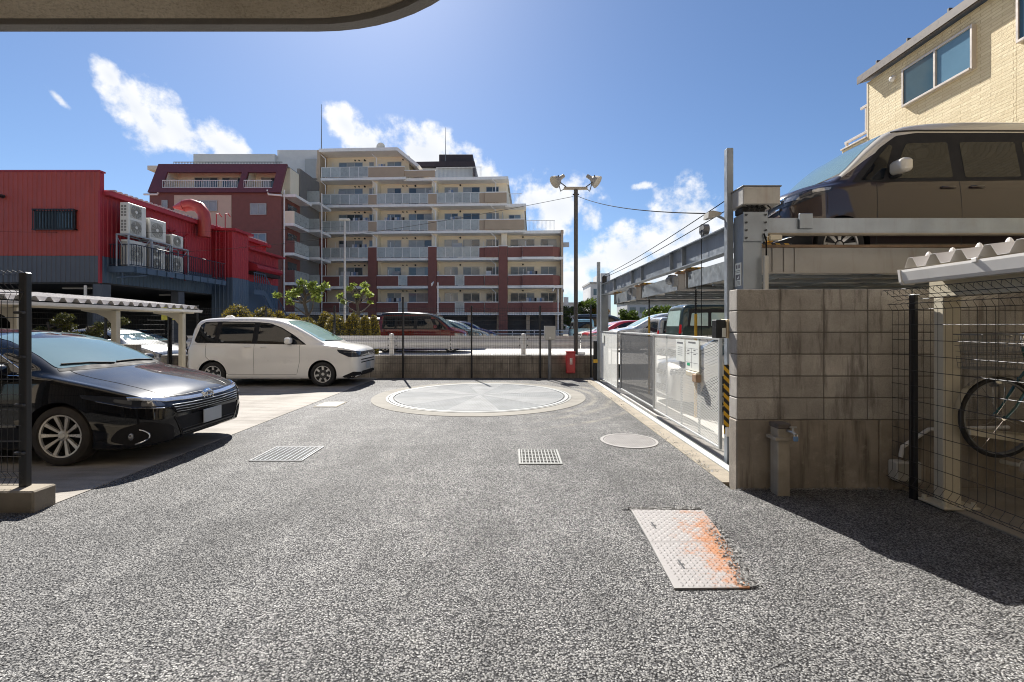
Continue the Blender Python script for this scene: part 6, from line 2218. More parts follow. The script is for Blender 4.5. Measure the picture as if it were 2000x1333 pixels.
# ================================================================== APARTMENT BLOCK (behind the lot)
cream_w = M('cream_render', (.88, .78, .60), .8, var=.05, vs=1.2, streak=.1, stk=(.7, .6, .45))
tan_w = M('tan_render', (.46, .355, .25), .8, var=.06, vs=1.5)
maroon = M('maroon_tile', (.215, .080, .062), .65, var=.12, vs=2.2)
slab_w = M('white_slab_edge', (.90, .88, .83), .7, var=.06, vs=1.5, streak=.15, stk=(.45, .42, .37))
soff_w = M('balcony_soffit', (.8, .74, .62), .8)
alu = M('window_aluminium', (.46, .44, .40), .4, metal=.3, var=.05)
rail_m = M('rail_aluminium', (.78, .77, .73), .5, metal=.1, var=.05)
frosted = M('frosted_panel', (.42, .44, .41), .3, var=.16, vs=1.1, coat=.4, rnd=.12)
pane_ms = [M('pane_dark', (.06, .08, .095), .08, var=.2, vs=1.0, coat=.7), M('pane_curtained', (.34, .35, .33), .12, var=.15, vs=2.0, coat=.6), M('pane_net', (.20, .25, .28), .1, var=.2, vs=1.3, coat=.7)]  # one dark and two paler pane colours
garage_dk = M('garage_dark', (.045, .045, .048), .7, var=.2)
roof_top = M('roof_membrane', (.40, .39, .37), .9)
vent_m = M('vent_dark', (.02, .018, .016), .6)
linen = M('linen', (.55, .55, .55), .9, rnd=.5, var=.05)

ab = thing('apartment_building', 'stepped cream and maroon apartment block with glass balconies behind the parking lot', 'building', (-20.85, 48.0, .38), R(-2.6))
FZ = {8: 20.05, 7: 17.17, 6: 14.24, 5: 11.36, 4: 8.46, 3: 5.46, 2: 2.60}      # slab levels above the lot
zero = .26
BD = 1.55        # balcony depth


def lb(name, mat, x0, x1, y0, y1, z0, z1, parent=ab, bev=.0):
    mb = MB()
    if bev:
        mb.bbox(x0, x1, y0, y1, z0, z1, bev)
    else:
        mb.box(x0, x1, y0, y1, z0, z1)
    return mb.build(name, mat, parent, world=False)


# storeys: right ends step back
ends = {2: 26.2, 3: 26.2, 4: 26.2, 5: 22.2, 6: 20.3, 7: 9.4}
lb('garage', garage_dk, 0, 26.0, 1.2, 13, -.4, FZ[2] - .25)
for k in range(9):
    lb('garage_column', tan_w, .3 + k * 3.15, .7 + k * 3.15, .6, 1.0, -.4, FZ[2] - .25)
for f in range(2, 8):
    lb('storey_wall', cream_w, .05, ends[f] - .05, BD + .01 * f, 13, FZ[f] - .02, FZ[f + 1] + (.0 if f == 7 else -.02))
for f in range(2, 8):
    e = ends[f]
    yo = -.02 if f != 7 else -.02
    lb('balcony_slab', slab_w, .12, e + .05, 0, BD + .4, FZ[f] - .30, FZ[f] - .02)
    if f < 7 and ends.get(f + 1, 0) < e:
        lb('terrace_roof', roof_top, ends[f + 1], e + .1, BD - .2, 13, FZ[f + 1] - .30, FZ[f + 1] - .02)
        lb('eave', slab_w, ends[f + 1] - .2, e + .15, .25, BD + .5, FZ[f + 1] - .38, FZ[f + 1] - .06)
# top roof with a sloping right end
MB().prism([(.0, FZ[8] - .12), (.0, FZ[8] + .22), (8.6, FZ[8] + .22), (11.0, FZ[7] + 1.15), (10.7, FZ[7] + 1.0), (8.5, FZ[8] - .12)], 'y', -.15, 13.1).build('roof', slab_w, ab, world=False)
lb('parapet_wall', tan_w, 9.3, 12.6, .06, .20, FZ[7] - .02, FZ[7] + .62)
lb('parapet_cap', slab_w, 9.3, 12.65, .02, .24, FZ[7] + .62, FZ[7] + .70)
# left flank wall
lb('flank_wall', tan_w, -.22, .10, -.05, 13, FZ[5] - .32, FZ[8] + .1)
lb('flank_wall', maroon, -.22, .10, -.05, 13, -.4, FZ[5] - .33)
lb('flank_wall', tan_w, 26.05, 26.3, .1, 13, -.4, FZ[5] - .05)
piers = ((5.38, 6.30), (11.90, 12.80), (19.45, 20.40))
for (a, b) in piers:
    lb('pier', maroon, a, b, -.10, .35, -.4, FZ[4] + 1.12)
    lb('pier_cap', slab_w, a - .02, b + .02, -.12, .37, FZ[4] + 1.12, FZ[4] + 1.2)
    lb('pilaster', cream_w, a + .25, b - .1, .55, BD + .1, FZ[2], FZ[5 if a > 15 else 7])
    for f in (5, 6):
        if b < ends[f] and a < 19:
            lb('pier_block', tan_w, a, b, -.06, .12, FZ[f] - .02, FZ[f] + 1.0)
            lb('pier_cap', slab_w, a - .02, b + .02, -.08, .14, FZ[f] + 1.0, FZ[f] + 1.08)
        if b < ends[f]:
            lb('party_screen', frosted, a + .35, a + .40, .2, BD - .02, FZ[f] + .1, FZ[f] + 1.9)

gp0 = {}


def glass_rail(x0, x1, f):
    n = max(1, int(round((x1 - x0) / 1.0)))
    w = (x1 - x0) / n
    rl = MB()
    rl.box(x0, x1, -.03, .02, FZ[f] + 1.08, FZ[f] + 1.13).box(x0, x1, -.02, .01, FZ[f] + .04, FZ[f] + .08)
    for i in range(n + 1):
        rl.box(x0 + i * w - .03, x0 + i * w + .03, -.04, .0, FZ[f] - .0, FZ[f] + 1.08)
    o = rl.build('balcony_rail', rail_m, ab, world=False)
    for i in range(n):
        if 'g' not in gp0:
            gp0['g'] = MB().box(0, 1, -.012, -.002, .09, 1.07).build('glass_panel', frosted, o, world=False)
            q = gp0['g']
        else:
            q = inst(gp0['g'], o)
        q.location = (x0 + i * w + .03, 0, FZ[f])
        q.scale = (w - .06, 1, 1)


def solid_rail(x0, x1, f, m=maroon, yo=0.0, h=1.02):
    lb('balcony_parapet', m, x0, x1, -.05 + yo, .10 + yo, FZ[f] - .01, FZ[f] + h)
    lb('parapet_cap', slab_w, x0 - .02, x1 + .02, -.08 + yo, .13 + yo, FZ[f] + h, FZ[f] + h + .09)


for f in (7, 6, 5, 4):
    glass_rail(.24, 5.36, f)
    if f < 7:
        glass_rail(6.34, 11.86, f)
        glass_rail(12.85, 17.35, f)
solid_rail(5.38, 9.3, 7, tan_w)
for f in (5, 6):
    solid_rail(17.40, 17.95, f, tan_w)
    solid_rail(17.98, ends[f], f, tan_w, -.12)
solid_rail(17.40, 17.95, 4)
solid_rail(17.98, 19.42, 4, maroon, -.12)
for f in (4, 3, 2):
    solid_rail(20.45, 21.95, f)
    solid_rail(21.98, 25.2, f, maroon, -.25)
    MB().prism([(25.2, -.30), (25.95, .25), (25.95, .42), (25.2, -.14)], 'z', FZ[f] - .01, FZ[f] + 1.02).build('balcony_parapet', maroon, ab, world=False)
    lb('balcony_slab', slab_w, 21.9, 25.3, -.34, 0, FZ[f] - .30, FZ[f] - .04)
for f in (3, 2):
    solid_rail(.24, 2.2, f)
    glass_rail(2.25, 3.2, f)
    solid_rail(3.25, 5.36, f)
    solid_rail(6.34, 8.65, f)
    glass_rail(8.7, 9.6, f)
    solid_rail(9.65, 11.86, f)
    solid_rail(12.85, 14.75, f)
    glass_rail(14.8, 15.75, f)
    solid_rail(15.8, 17.9, f)
    solid_rail(17.98, 19.42, f, maroon, -.12)
# roof terrace rails
for (x0, x1, f) in ((20.4, 21.9, 6), (22.3, 25.4, 5), (12.7, 17.6, 7)):
    mb = MB()
    mb.box(x0, x1, .30, .34, FZ[f] + .98, FZ[f] + 1.03)
    for i in range(int((x1 - x0) / .14) + 1):
        mb.box(x0 + i * .14, x0 + i * .14 + .02, .31, .33, FZ[f], FZ[f] + .98)
    mb.build('terrace_rail', rail_m, ab, world=False)


def window(b, x0, x1, y, z0, z1, m=None, nsash=2, t=.06, fm=None, hook=None):
    """front facing sliding window: frame > panes (face towards -y)"""
    fr = MB()
    fr.box(x0 - t, x0, y - .05, y + .02, z0 - t, z1 + t).box(x1, x1 + t, y - .05, y + .02, z0 - t, z1 + t).box(x0, x1, y - .05, y + .02, z1, z1 + t).box(x0, x1, y - .05, y + .02, z0 - t, z0)
    w = (x1 - x0) / nsash
    for i in range(1, nsash):
        fr.box(x0 + i * w - .03, x0 + i * w + .03, y - .045, y + .015, z0, z1)
    o = fr.build('window', fm or alu, b, world=False)
    for i in range(nsash):
        MB().box(x0 + i * w + (.03 if i else 0), x0 + (i + 1) * w - (.03 if i < nsash - 1 else 0), y - .025 + .01 * (i % 2), y - .005 + .01 * (i % 2), z0, z1).build('pane', m or random.choice(pane_ms), o, world=False)
    return o


bays = [(1.5, 4.1, 3), (4.95, 5.35, 1), (7.0, 8.45, 2), (9.4, 11.9, 3), (13.4, 14.8, 2), (15.45, 17.2, 2), (18.0, 19.3, 2)]
for f in range(2, 8):
    for (x0, x1, n) in bays:
        if x1 > ends[f]:
            continue
        window(ab, x0, x1, BD + .01 * f, FZ[f] + .12, FZ[f] + 2.14, None, n)
    if f <= 4:
        window(ab, 20.7, 23.2, BD + .01 * f, FZ[f] + .12, FZ[f] + 2.12, None, 3)
        window(ab, 24.0, 25.6, BD + .01 * f, FZ[f] + .12, FZ[f] + 2.12, None, 2)
    if f == 5:
        window(ab, 20.5, 21.7, BD + .05, FZ[f] + 1.1, FZ[f] + 1.9, None, 2)
    vents = [(3.3, .07), (3.75, .07), (4.4, .10), (8.7, .07), (9.15, .07), (10.1, .10), (15.1, .10)] + ([(22.0, .09)] if f <= 4 else [])
    mb = MB()
    for (x, r_) in vents:
        if x < ends[f]:
            mb.cyl((x, BD - .06, FZ[f] + 2.40), (x, BD + .1, FZ[f] + 2.40), r_, n=10)
    stuff(mb.build('wall_vents', vent_m, ab, world=False))
    mb = MB()
    for x in (.45, 6.05, 12.5, 19.0):
        if x < ends[f]:
            mb.tube([(x - .35, .12, FZ[f + 1] - .34), (x + .12, .22, FZ[f + 1] - .75), (x + .12, .22, FZ[f] - .02)], .045, 6)
    stuff(mb.build('drain_pipes', slab_w, ab, world=False))
# laundry on the balconies
lw = None
for (f, x0, n) in ((5, 3.5, 7), (5, 7.0, 8), (4, 3.4, 6), (3, 3.3, 3), (2, 7.2, 6), (2, 22.4, 7), (5, 14.2, 3), (3, 22.5, 4), (7, 6.3, 3), (6, 14.0, 2)):
    for i in range(n):
        x = x0 + i * .28
        h = random.uniform(.35, .75)
        mb = MB()
        n_ = 5
        for k in range(n_):
            mb.box(x + k * .045, x + (k + 1) * .045, .45 + .015 * math.sin(k * 2.0 + i), .47 + .015 * math.sin(k * 2.0 + i), FZ[f] + 1.55 - h * (1 - .04 * (k % 2)), FZ[f] + 1.55)
        o = mb.build('laundry', M('linen_%s' % ['white', 'blue', 'grey', 'dark'][i % 4], [(.62, .62, .62), (.20, .28, .42), (.33, .32, .31), (.04, .035, .04)][i % 4], .9, var=.1), ab, world=False)
for f in range(2, 8):
    for x in (.5, 6.5, 10.6, 13.0, 16.9, 21.0, 25.0):
        if x + .8 < ends[f] and random.random() < .75:
            x += random.uniform(-.1, .4)
            q = MB().bbox(x, x + .78, .75, 1.05, FZ[f] + .02, FZ[f] + .62, .02)
            q.cyl((x + .32, .745, FZ[f] + .32), (x + .32, .735, FZ[f] + .32), .22, n=14)
            q.build('outdoor_unit', slab_w, ab, world=False)
            if random.random() < .5:
                lb('hung_sheet', linen, x + 1.2, x + 1.2 + random.uniform(.5, 1.1), .62, .64, FZ[f] + 1.62 - random.uniform(.5, .8), FZ[f] + 1.62)
        if x + .8 < ends[f] and random.random() < .6:
            lb('pole_bracket', rail_m, x + .9, x + .94, .3, .34, FZ[f] + 1.1, FZ[f] + 1.75)
# antenna masts, dish
an = thing('antenna_mast', 'tall thin mast at the left roof corner of the stepped apartment block', 'antenna', (-20.9, 48.1, 20.5))
MB().tube([(-20.72, 48.2, 20.4), (-20.72, 48.2, 25.6)], .06, 6, r1=.025).build('mast', galv_dark, an)
an = thing('antenna_mast', 'thin mast on the dark roofed penthouse', 'antenna', (-8.3, 55.5, 22.4))
MB().tube([(-8.35, 55.6, 22.2), (-8.35, 55.6, 26.4)], .05, 6, r1=.02).build('mast', galv_dark, an)
ds = thing('satellite_dish', 'round satellite dish on the apartment roof', 'satellite dish', (-14.4, 48.6, 20.6))
mb = MB()
mb.lathe([(0, .12), (.25, .09), (.45, .0), (.47, .01), (.25, .12), (0, .15)], 20, (0, 0, 0), axis='y')
mb.v = [(v[0] - 14.4, 48.6 + v[1], v[2] + 21.15) for v in mb.v]
mb.build('dish', skirt_grey, ds, smooth=True)
MB().tube([(-14.4, 48.75, 20.5), (-14.4, 48.75, 21.1)], .04, 6).build('stand', galv_dark, ds)

# ------------------------------------------------------------------ white block with a dark roof behind
wb_ = thing('white_building', 'white upper block with a dark brown roof rising behind the stepped apartment block', 'building', (-9.5, 56.0, 0))
MB().box(-13.6, -5.0, 56, 64, 10, 21.45).build('wall', M('white_render', (.66, .65, .63), .8, var=.05), wb_)
MB().prism([(-14.2, 21.46), (-14.2, 22.0), (-4.7, 22.15), (-3.9, 17.8), (-4.25, 17.8), (-5.0, 21.46)], 'y', 55.4, 64.4).build('roof', M('dark_brown_roof', (.045, .030, .032), .6, var=.15), wb_)
MB().bbox(-9.3, -5.0, 56.5, 60, 22.16, 23.4, .05).build('roof_box', M('dark_brown_roof', (.045, .030, .032)), wb_)
for (a, b) in ((-10.2, -9.0), (-8.0, -6.8)):
    window(wb_, a + 9.5, b + 9.5, -.02, 17.4, 19.7, pane_ms[0], 2, fm=M('dark_frame', (.05, .045, .04), .5))
window(wb_, -12.9 + 9.5, -11.6 + 9.5, -.02, 18.9, 19.7, pane_ms[1], 2)
MB().box(-9.4, -4.6, 54.6, 56.2, 16.75, 17.0).build('balcony_slab', slab_w, wb_)
MB().box(-5.9, -4.6, 54.55, 54.7, 17.0, 18.6).build('balcony_parapet', M('white_render', (.66, .65, .63)), wb_)
mb = MB()
mb.box(-9.4, -5.9, 54.6, 54.66, 18.55, 18.62)
for i in range(24):
    mb.box(-9.4 + i * .15, -9.36 + i * .15, 54.61, 54.64, 17.0, 18.55)
mb.build('balcony_rail', rail_m, wb_)

# ------------------------------------------------------------------ maroon wing with mansard
mw = thing('apartment_wing', 'maroon tiled apartment wing with a mansard top and a beige panel', 'building', (-26.7, 40.0, 0))
WX0, WX1, WY = -32.7, -20.85, 40.0
mansard = M('mansard_maroon', (.17, .052, .058), .6, var=.12, vs=2)
grey_w = M('grey_flank_render', (.20, .185, .17), .8, var=.08)
MB().box(WX0, WX1, WY, 50, -.05, 13.5).build('wall', maroon, mw)
MB().box(-30.45, -25.3, WY - .04, WY + .1, 6.0, 13.3).build('beige_panel', M('beige_panel_tile', (.62, .48, .36), .7, var=.06, vs=2), mw)
# mansard: sloping front with two recessed loggias
ztop, zbot = 16.5, 13.5
sl = 1.25


def msl(x0, x1, z0, z1):
    """sloping slab piece between two heights"""
    def yy(z):
        return WY - .25 + sl * (z - zbot) / (ztop - zbot)
    return MB().add([(x0, yy(z0), z0), (x1, yy(z0), z0), (x1, yy(z1), z1), (x0, yy(z1), z1), (x0, yy(z0) + .25, z0), (x1, yy(z0) + .25, z0), (x1, yy(z1) + .25, z1), (x0, yy(z1) + .25, z1)],
                    [(0, 1, 2, 3), (7, 6, 5, 4), (0, 4, 5, 1), (1, 5, 6, 2), (2, 6, 7, 3), (3, 7, 4, 0)])


for (a, b, c, d) in ((WX0, WX1 + .02, 15.6, 16.5), (WX0, WX1 + .02, 13.5, 13.95), (WX0, -31.6, 13.95, 15.6), (-24.75, -24.2, 13.95, 15.6), (-21.6, WX1 + .02, 13.95, 15.6)):
    msl(a, b, c, d).build('mansard_panel', mansard, mw)
MB().box(WX0 + .1, WX1 - .1, WY + 1.9, 50, 13.52, 16.4).build('loggia_wall', cream_w, mw)
for x in (-31.58, -24.77, -24.22, -21.62):
    MB().prism([(WY + .1, 13.6), (WY + 1.9, 13.6), (WY + 1.9, 15.9), (WY + .85, 15.9)], 'x', x - .02, x + .02).build('loggia_cheek', cream_w, mw)
for (a, b) in ((-29.9, -27.8), (-27.3, -25.2), (-23.6, -22.0)):
    window(mw, a + 26.7, b + 26.7, 1.86, 13.9, 15.45, None, 2 if b - a < 2 else 3)
mb = MB()
for (a, b) in ((-31.55, -24.8), (-24.2, -21.65)):
    mb.box(a, b, WY - .02, WY + .03, 14.62, 14.68).box(a, b, WY - .02, WY + .03, 13.98, 14.03)
    for i in range(int((b - a) / .16)):
        mb.box(a + i * .16, a + i * .16 + .03, WY - .01, WY + .02, 14.0, 14.62)
mb.build('loggia_rail', rail_m, mw)
window(mw, -28.05 + 26.7, -26.6 + 26.7, -.06, 11.9, 12.75, pane_ms[1], 2)
window(mw, -23.55 + 26.7, -22.2 + 26.7, -.02, 11.6, 12.5, pane_ms[1], 2)
window(mw, -23.55 + 26.7, -22.2 + 26.7, -.02, 8.6, 9.8, pane_ms[2], 2)
window(mw, -31.5 + 26.7, -31.1 + 26.7, -.02, 11.9, 12.8, pane_ms[1], 1)
window(mw, -28.0 + 26.7, -27.3 + 26.7, -.06, 10.4, 11.3, pane_ms[2], 1)
mb = MB()
for x in (-32.9, -22.0):
    mb.tube([(x, WY - .12, 13.75), (x + .1, WY - .12, 13.35), (x + 1.3, WY - .12, 13.25)] if x > -30 else [(x - .2, WY - .12, 13.35), (x + 1.0, WY - .12, 13.35), (x + 1.1, WY - .12, 13.6)], .09, 8)
mb.build('drain_pipe', slab_w, mw, smooth=True)
# side of the wing facing the yard: boxy balconies, grey stair flank beyond
MB().box(WX1 - .3, WX1 + .012, 43.6, 47.9, -.05, 17.0).build('grey_flank', grey_w, mw)
for zs_, mm in ((10.9, cream_w), (8.2, maroon), (5.5, maroon), (2.8, maroon)):
    MB().box(WX1 + .012, WX1 + 1.0, 40.4, 43.4, zs_ - .25, zs_).build('balcony_slab', slab_w, mw)
    MB().box(WX1 + .012, WX1 + 1.0, 40.4, 40.5, zs_, zs_ + 1.1).build('balcony_parapet', mm, mw)
    MB().box(WX1 + .95, WX1 + .98, 40.5, 43.4, zs_ + .05, zs_ + 1.1).build('glass_panel', frosted, mw)
    MB().box(WX1 + .005, WX1 + .02, 41.2, 42.9, zs_ + .05, zs_ + 2.0).build('window', pane_ms[0], mw)
MB().box(WX1 + .012, WX1 + 1.2, 40.3, 43.5, 13.25, 13.5).build('balcony_roof', slab_w, mw)
for zs_ in (14.1, 11.3, 8.5, 5.6, 2.9):
    MB().box(WX1 + .02, WX1 + 1.3, 45.0, 47.9, zs_ - .25, zs_).build('landing_slab', slab_w, mw)
    MB().box(WX1 + .02, WX1 + 1.3, 45.0, 45.05, zs_, zs_ + 1.1).build('glass_panel', frosted, mw)
mb = MB()
mb.tube([(WX1 + .12, 40.35, 13.9), (WX1 + .12, 40.35, 0)], .07, 6)
mb.tube([(WX1 + 1.5, 45.1, 15.0), (WX1 + 1.5, 45.1, 0)], .06, 6)
mb.build('down_pipe', slab_w, mw)
# white roof block behind the mansard
MB().box(-36.0, -26.8, 50.1, 58, 12, 20.95).build('roof_block', M('white_render', (.66, .65, .63)), mw)
MB().box(-26.78, -22.0, 50.6, 58, 12, 21.6).build('roof_block', M('white_render', (.66, .65, .63)), mw)
MB().box(-23.4, -22.1, 50.1, 50.5, 18.2, 20.4).build('stair_door', alu, mw)
MB().box(-35.2, -31.0, 42.8, 50, 16.60, 17.0).build('roof_slab', cream_w, mw)
mb = MB()
mb.box(-33.6, -22.8, 44.0, 44.06, 17.75, 17.82)
for i in range(72):
    mb.box(-33.6 + i * .15, -33.57 + i * .15, 44.01, 44.04, 16.45, 17.75)
mb.build('roof_rail', galv_dark, mw)
MB().box(WX0 + .2, WX1 - .1, WY + 1.2, 50, 16.40, 16.48).build('roof', roof_top, mw)

# ================================================================== RED BUILDING
rb = thing('red_building', 'red ribbed metal building with a grey base and open parking underneath', 'building', (-20, 22, 0))
red_w = M('red_ribbed_metal', (.37, .058, .045), .48, var=.06, vs=.8, streak=.35, stk=(.22, .045, .04))
crim_w = M('crimson_ribbed_metal', (.33, .024, .036), .48, var=.06, vs=.8)
gry_w = M('charcoal_ribbed_metal', (.085, .095, .12), .5, var=.08, vs=.8)
gry_b = M('slate_ribbed_metal', (.065, .105, .165), .5, var=.08, vs=.8)
RX, RY = -17.2, 18.5


def ribbed_x(x0, x1, y, z0, z1, p=.20, d=.022):
    """vertical ribs on a wall facing -y"""
    prof = []
    n = int((x1 - x0) / p)
    p = (x1 - x0) / n
    for i in range(n):
        x = x0 + i * p
        prof += [(x, y), (x + p * .62, y), (x + p * .72, y - d), (x + p * .90, y - d)]
    prof.append((x1, y))
    mb = MB()
    m = len(prof)
    mb.add([(a, b, z0) for a, b in prof] + [(a, b, z1) for a, b in prof], [(i, i + 1, m + i + 1, m + i) for i in range(m - 1)])
    return mb


def ribbed_y(y0, y1, x, z0, z1, p=.20, d=.022):
    prof = []
    n = max(1, int((y1 - y0) / p))
    p = (y1 - y0) / n
    for i in range(n):
        y = y0 + i * p
        prof += [(x, y), (x, y + p * .62), (x + d, y + p * .72), (x + d, y + p * .90)]
    prof.append((x, y1))
    mb = MB()
    m = len(prof)
    mb.add([(a, b, z0) for a, b in prof] + [(a, b, z1) for a, b in prof], [(i, i + 1, m + i + 1, m + i) for i in range(m - 1)])
    return mb


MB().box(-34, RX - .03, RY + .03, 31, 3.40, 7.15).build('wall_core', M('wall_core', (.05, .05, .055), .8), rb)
ribbed_x(-34, RX, RY, 4.45, 7.95).build('front_cladding', red_w, rb)
ribbed_x(-34, RX, RY - .01, 3.34, 4.44).build('front_base', gry_w, rb)
MB().box(-34, RX + .02, RY - .03, RY + .25, 7.952, 8.02).build('parapet_cap', crim_w, rb)
MB().box(-34, RX - .02, RY + .03, RY + .22, 7.16, 7.95).build('parapet_core', crim_w, rb)
ribbed_y(RY + .01, 31, RX, 4.45, 7.15).build('side_cladding', crim_w, rb)
ribbed_y(RY + .01, 31, RX + .01, 3.34, 4.44).build('side_base', gry_b, rb)
MB().box(RX - .04, RX + .05, RY - .04, RY + .06, 3.3, 7.16).build('corner_trim', crim_w, rb)
# ridge roof sheet edge
mb = MB()
for k in range(44):
    y = RY + .3 + k * .27
    mb.prism([(y, 7.22), (y + .05, 7.30), (y + .14, 7.30), (y + .19, 7.22)], 'x', RX - 3.0, RX + .32)
stuff(mb.build('roof_ribs', M('roof_rib_grey', (.50, .36, .35), .5, var=.05), rb))
MB().box(-34, RX + .30, RY + .26, 31.1, 7.155, 7.215).build('roof', crim_w, rb)
MB().box(RX + .10, RX + .32, RY + .1, 31.1, 7.0, 7.15).build('gutter', crim_w, rb)
# barred window
wn = window(rb, -19.80 + 20, -18.22 + 20, RY - 22 - .03, 5.60, 6.25, pane_ms[0], 2, fm=black_m)
mb = MB()
for i in range(15):
    mb.box(-19.85 + i * .12, -19.83 + i * .12, RY - .16, RY - .13, 5.5, 6.36)
for z in (5.5, 6.33):
    mb.box(-19.87, -18.13, RY - .17, RY - .12, z, z + .04)
for x in (-19.87, -18.15):
    mb.box(x, x + .03, RY - .16, RY + .0, 5.5, 5.55)
    mb.box(x, x + .03, RY - .16, RY + .0, 6.30, 6.35)
mb.build('window_bars', black_m, rb)
mb = MB()
for x in (-21.6, -21.2):
    mb.tube([(x, RY, 6.92), (x, RY - .25, 6.9), (x, RY - .28, 6.82)], .07, 8)
mb.build('vent_pipe', dark_steel, rb)
# undercroft
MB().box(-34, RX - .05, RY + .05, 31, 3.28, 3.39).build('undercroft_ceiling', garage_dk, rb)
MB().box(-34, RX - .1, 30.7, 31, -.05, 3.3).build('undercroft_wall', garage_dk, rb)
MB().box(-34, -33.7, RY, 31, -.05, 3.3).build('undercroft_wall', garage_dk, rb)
for (x, y) in ((RX - .35, RY + .05), (RX - .35, 22.8), (RX - .35, 27.0), (-23.5, RY + .05), (-23.5, 24.5), (-29, RY + .05)):
    MB().bbox(x, x + .40, y, y + .42, -.05, 3.28, .01).build('column', gry_w, rb)
for (x, y) in ((-19.8, 20.2), (-16.9 - 2.0, 24.6), (-24, 21)):
    MB().box(x - .65, x + .65, y - .04, y + .04, 3.20, 3.265).build('strip_light', white_m, rb)
MB().tube([(RX - .5, RY - .1, 2.55), (RX - .5, RY - .1, 3.2)], .05, 8).build('white_pipe', white_m, rb)
# protruding stair block with ladder, further stair beyond
ribbed_x(RX, -16.0, 25.4, 4.30, 6.95).build('block_front', crim_w, rb)
ribbed_x(RX, -16.0, 25.39, -.05, 4.29).build('block_front_base', gry_b, rb)
ribbed_y(25.4, 26.9, -16.0, 4.30, 6.95).build('block_side', crim_w, rb)
ribbed_y(25.4, 26.9, -15.99, -.05, 4.29).build('block_side_base', gry_b, rb)
MB().box(RX, -16.02, 25.42, 26.88, -.05, 6.90).build('block_core', M('wall_core', (.05, .05, .055)), rb)
MB().box(RX, -15.75, 25.25, 27.05, 6.96, 7.10).build('block_roof', crim_w, rb)
ribbed_y(26.9, 31, -16.35, 4.30, 6.2).build('stair_side', crim_w, rb)
MB().box(RX, -16.37, 26.9, 31, -.05, 6.15).build('stair_core', gry_b, rb)
MB().box(RX, -15.9, 26.95, 31.2, 6.2, 6.32).build('stair_roof', crim_w, rb)
mb = MB()
mb.prism([(-16.34, 5.55), (-15.75, 5.30), (-15.70, 5.10), (-15.9, 4.95), (-16.34, 4.95)], 'y', 27.4, 30.4)
mb.build('hood', crim_w, rb)
MB().box(-16.34, -15.85, 27.45, 30.35, 4.72, 4.94).build('hood_louvre', M('louvre_dark', (.03, .015, .015), .7), rb)
MB().box(-16.34, -16.30, 27.3, 28.3, 0, 2.2).build('doorway', black_m, rb)
mb = MB()
mb.prism([(27.0, 3.75), (28.2, 3.75), (32.0, .3), (32.0, 0), (31.6, 0), (28.1, 3.45), (27.0, 3.45)], 'x', -15.75, -15.70)
for k in range(22):
    y = 27.05 + k * .22
    zt_ = 3.75 if y < 28.2 else 3.75 - (y - 28.2) * .91
    mb.box(-15.74, -15.71, y, y + .03, zt_, zt_ + 1.0)
mb.tube([(-15.72, 27.0, 4.78), (-15.72, 28.2, 4.78), (-15.72, 32.0, 1.30)], .03, 6)
mb.build('outside_stair', gry_b, rb)
mb = MB()
for x in (-16.85, -16.35):
    mb.tube([(x, 25.28, 4.1), (x, 25.28, 7.9), (x + .0, 25.5, 8.0), (x + .0, 25.75, 7.85)], .028, 6)
for k in range(12):
    mb.tube([(-16.85, 25.28, 4.2 + k * .26), (-16.35, 25.28, 4.2 + k * .26)], .015, 5)
mb.build('ladder', crim_w, rb)
# exhaust duct: up the side wall and over in an elbow pointing back
du = MB()
pts = [(-16.75, 24.2, 5.9)] + [(-16.75, 24.2, 6.1 + .2 * k) for k in range(8)] + [(-16.75 - .52 * math.sin(a), 24.2 - .75 * math.sin(a) * .4, 7.5 + .55 * (1 - math.cos(a)) * .9) for a in [R(20), R(45), R(70), R(90), R(110)]] + [(-17.6, 23.9, 8.2), (-18.1, 23.7, 8.15), (-18.6, 23.5, 7.85)]
du.tube([(-16.72, 24.1, 6.35), (-16.72, 24.1, 6.6), (-16.72, 24.1, 7.2), (-16.75, 24.1, 7.6), (-16.95, 24.05, 7.95), (-17.35, 24.0, 8.08), (-17.7, 23.95, 8.0)], .31, 16)
du.tube([(-17.7, 23.95, 8.0), (-18.25, 23.9, 7.92)], .31, 16, r1=.06)
duo = du.build('exhaust_duct', M('red_duct', (.36, .045, .035), .4, var=.06, vs=2, coat=.2), rb, smooth=True)
mb = MB()
for yy in (22.3, 23.2):
    mb.tube([(RX + .08, yy, 3.9), (RX + .08, yy, 6.2), (RX + .3, yy, 6.35)], .05, 6)
mb.tube([(RX + .10, 22.1, 6.3), (RX + .10, 23.3, 6.0), (RX + .10, 23.3, 4.2)], .06, 6)
mb.build('wall_pipes', crim_w, rb)
# deck for the air conditioners
dk = MB()
dk.box(RX + .03, -16.1, 18.85, 24.95, 3.98, 4.06)
dk.box(-16.14, -16.08, 18.85, 24.95, 3.80, 4.05).box(RX + .03, -16.08, 18.83, 18.88, 3.80, 4.05)
for k in range(11):
    dk.box(-16.07, -16.04, 18.95 + k * .56, 19.02 + k * .56, 3.80, 4.04)
dk.build('deck', gry_b, rb)
mb = MB()
mb.tube([(RX + .05, 18.87, 5.0), (-16.1, 18.87, 5.0), (-16.1, 24.9, 5.0)], .022, 6)
mb.tube([(RX + .05, 18.87, 4.12), (-16.1, 18.87, 4.12), (-16.1, 24.9, 4.12)], .018, 6)
for k in range(46):
    y = 18.87 + k * .131
    mb.box(-16.11, -16.09, y, y + .016, 4.12, 5.0)
for k in range(8):
    x = RX + .1 + k * .13
    mb.box(x, x + .016, 18.86, 18.88, 4.12, 5.0)
mb.build('deck_rail', M('navy_rail', (.02, .025, .045), .5), rb)
mb = MB()
mb.tube([(-16.6, 18.6, 3.55), (-15.9, 19.3, 3.70)], .03, 6)
mb.tube([(-16.6, 18.9, 3.3), (-16.6, 18.9, 3.8)], .03, 6)
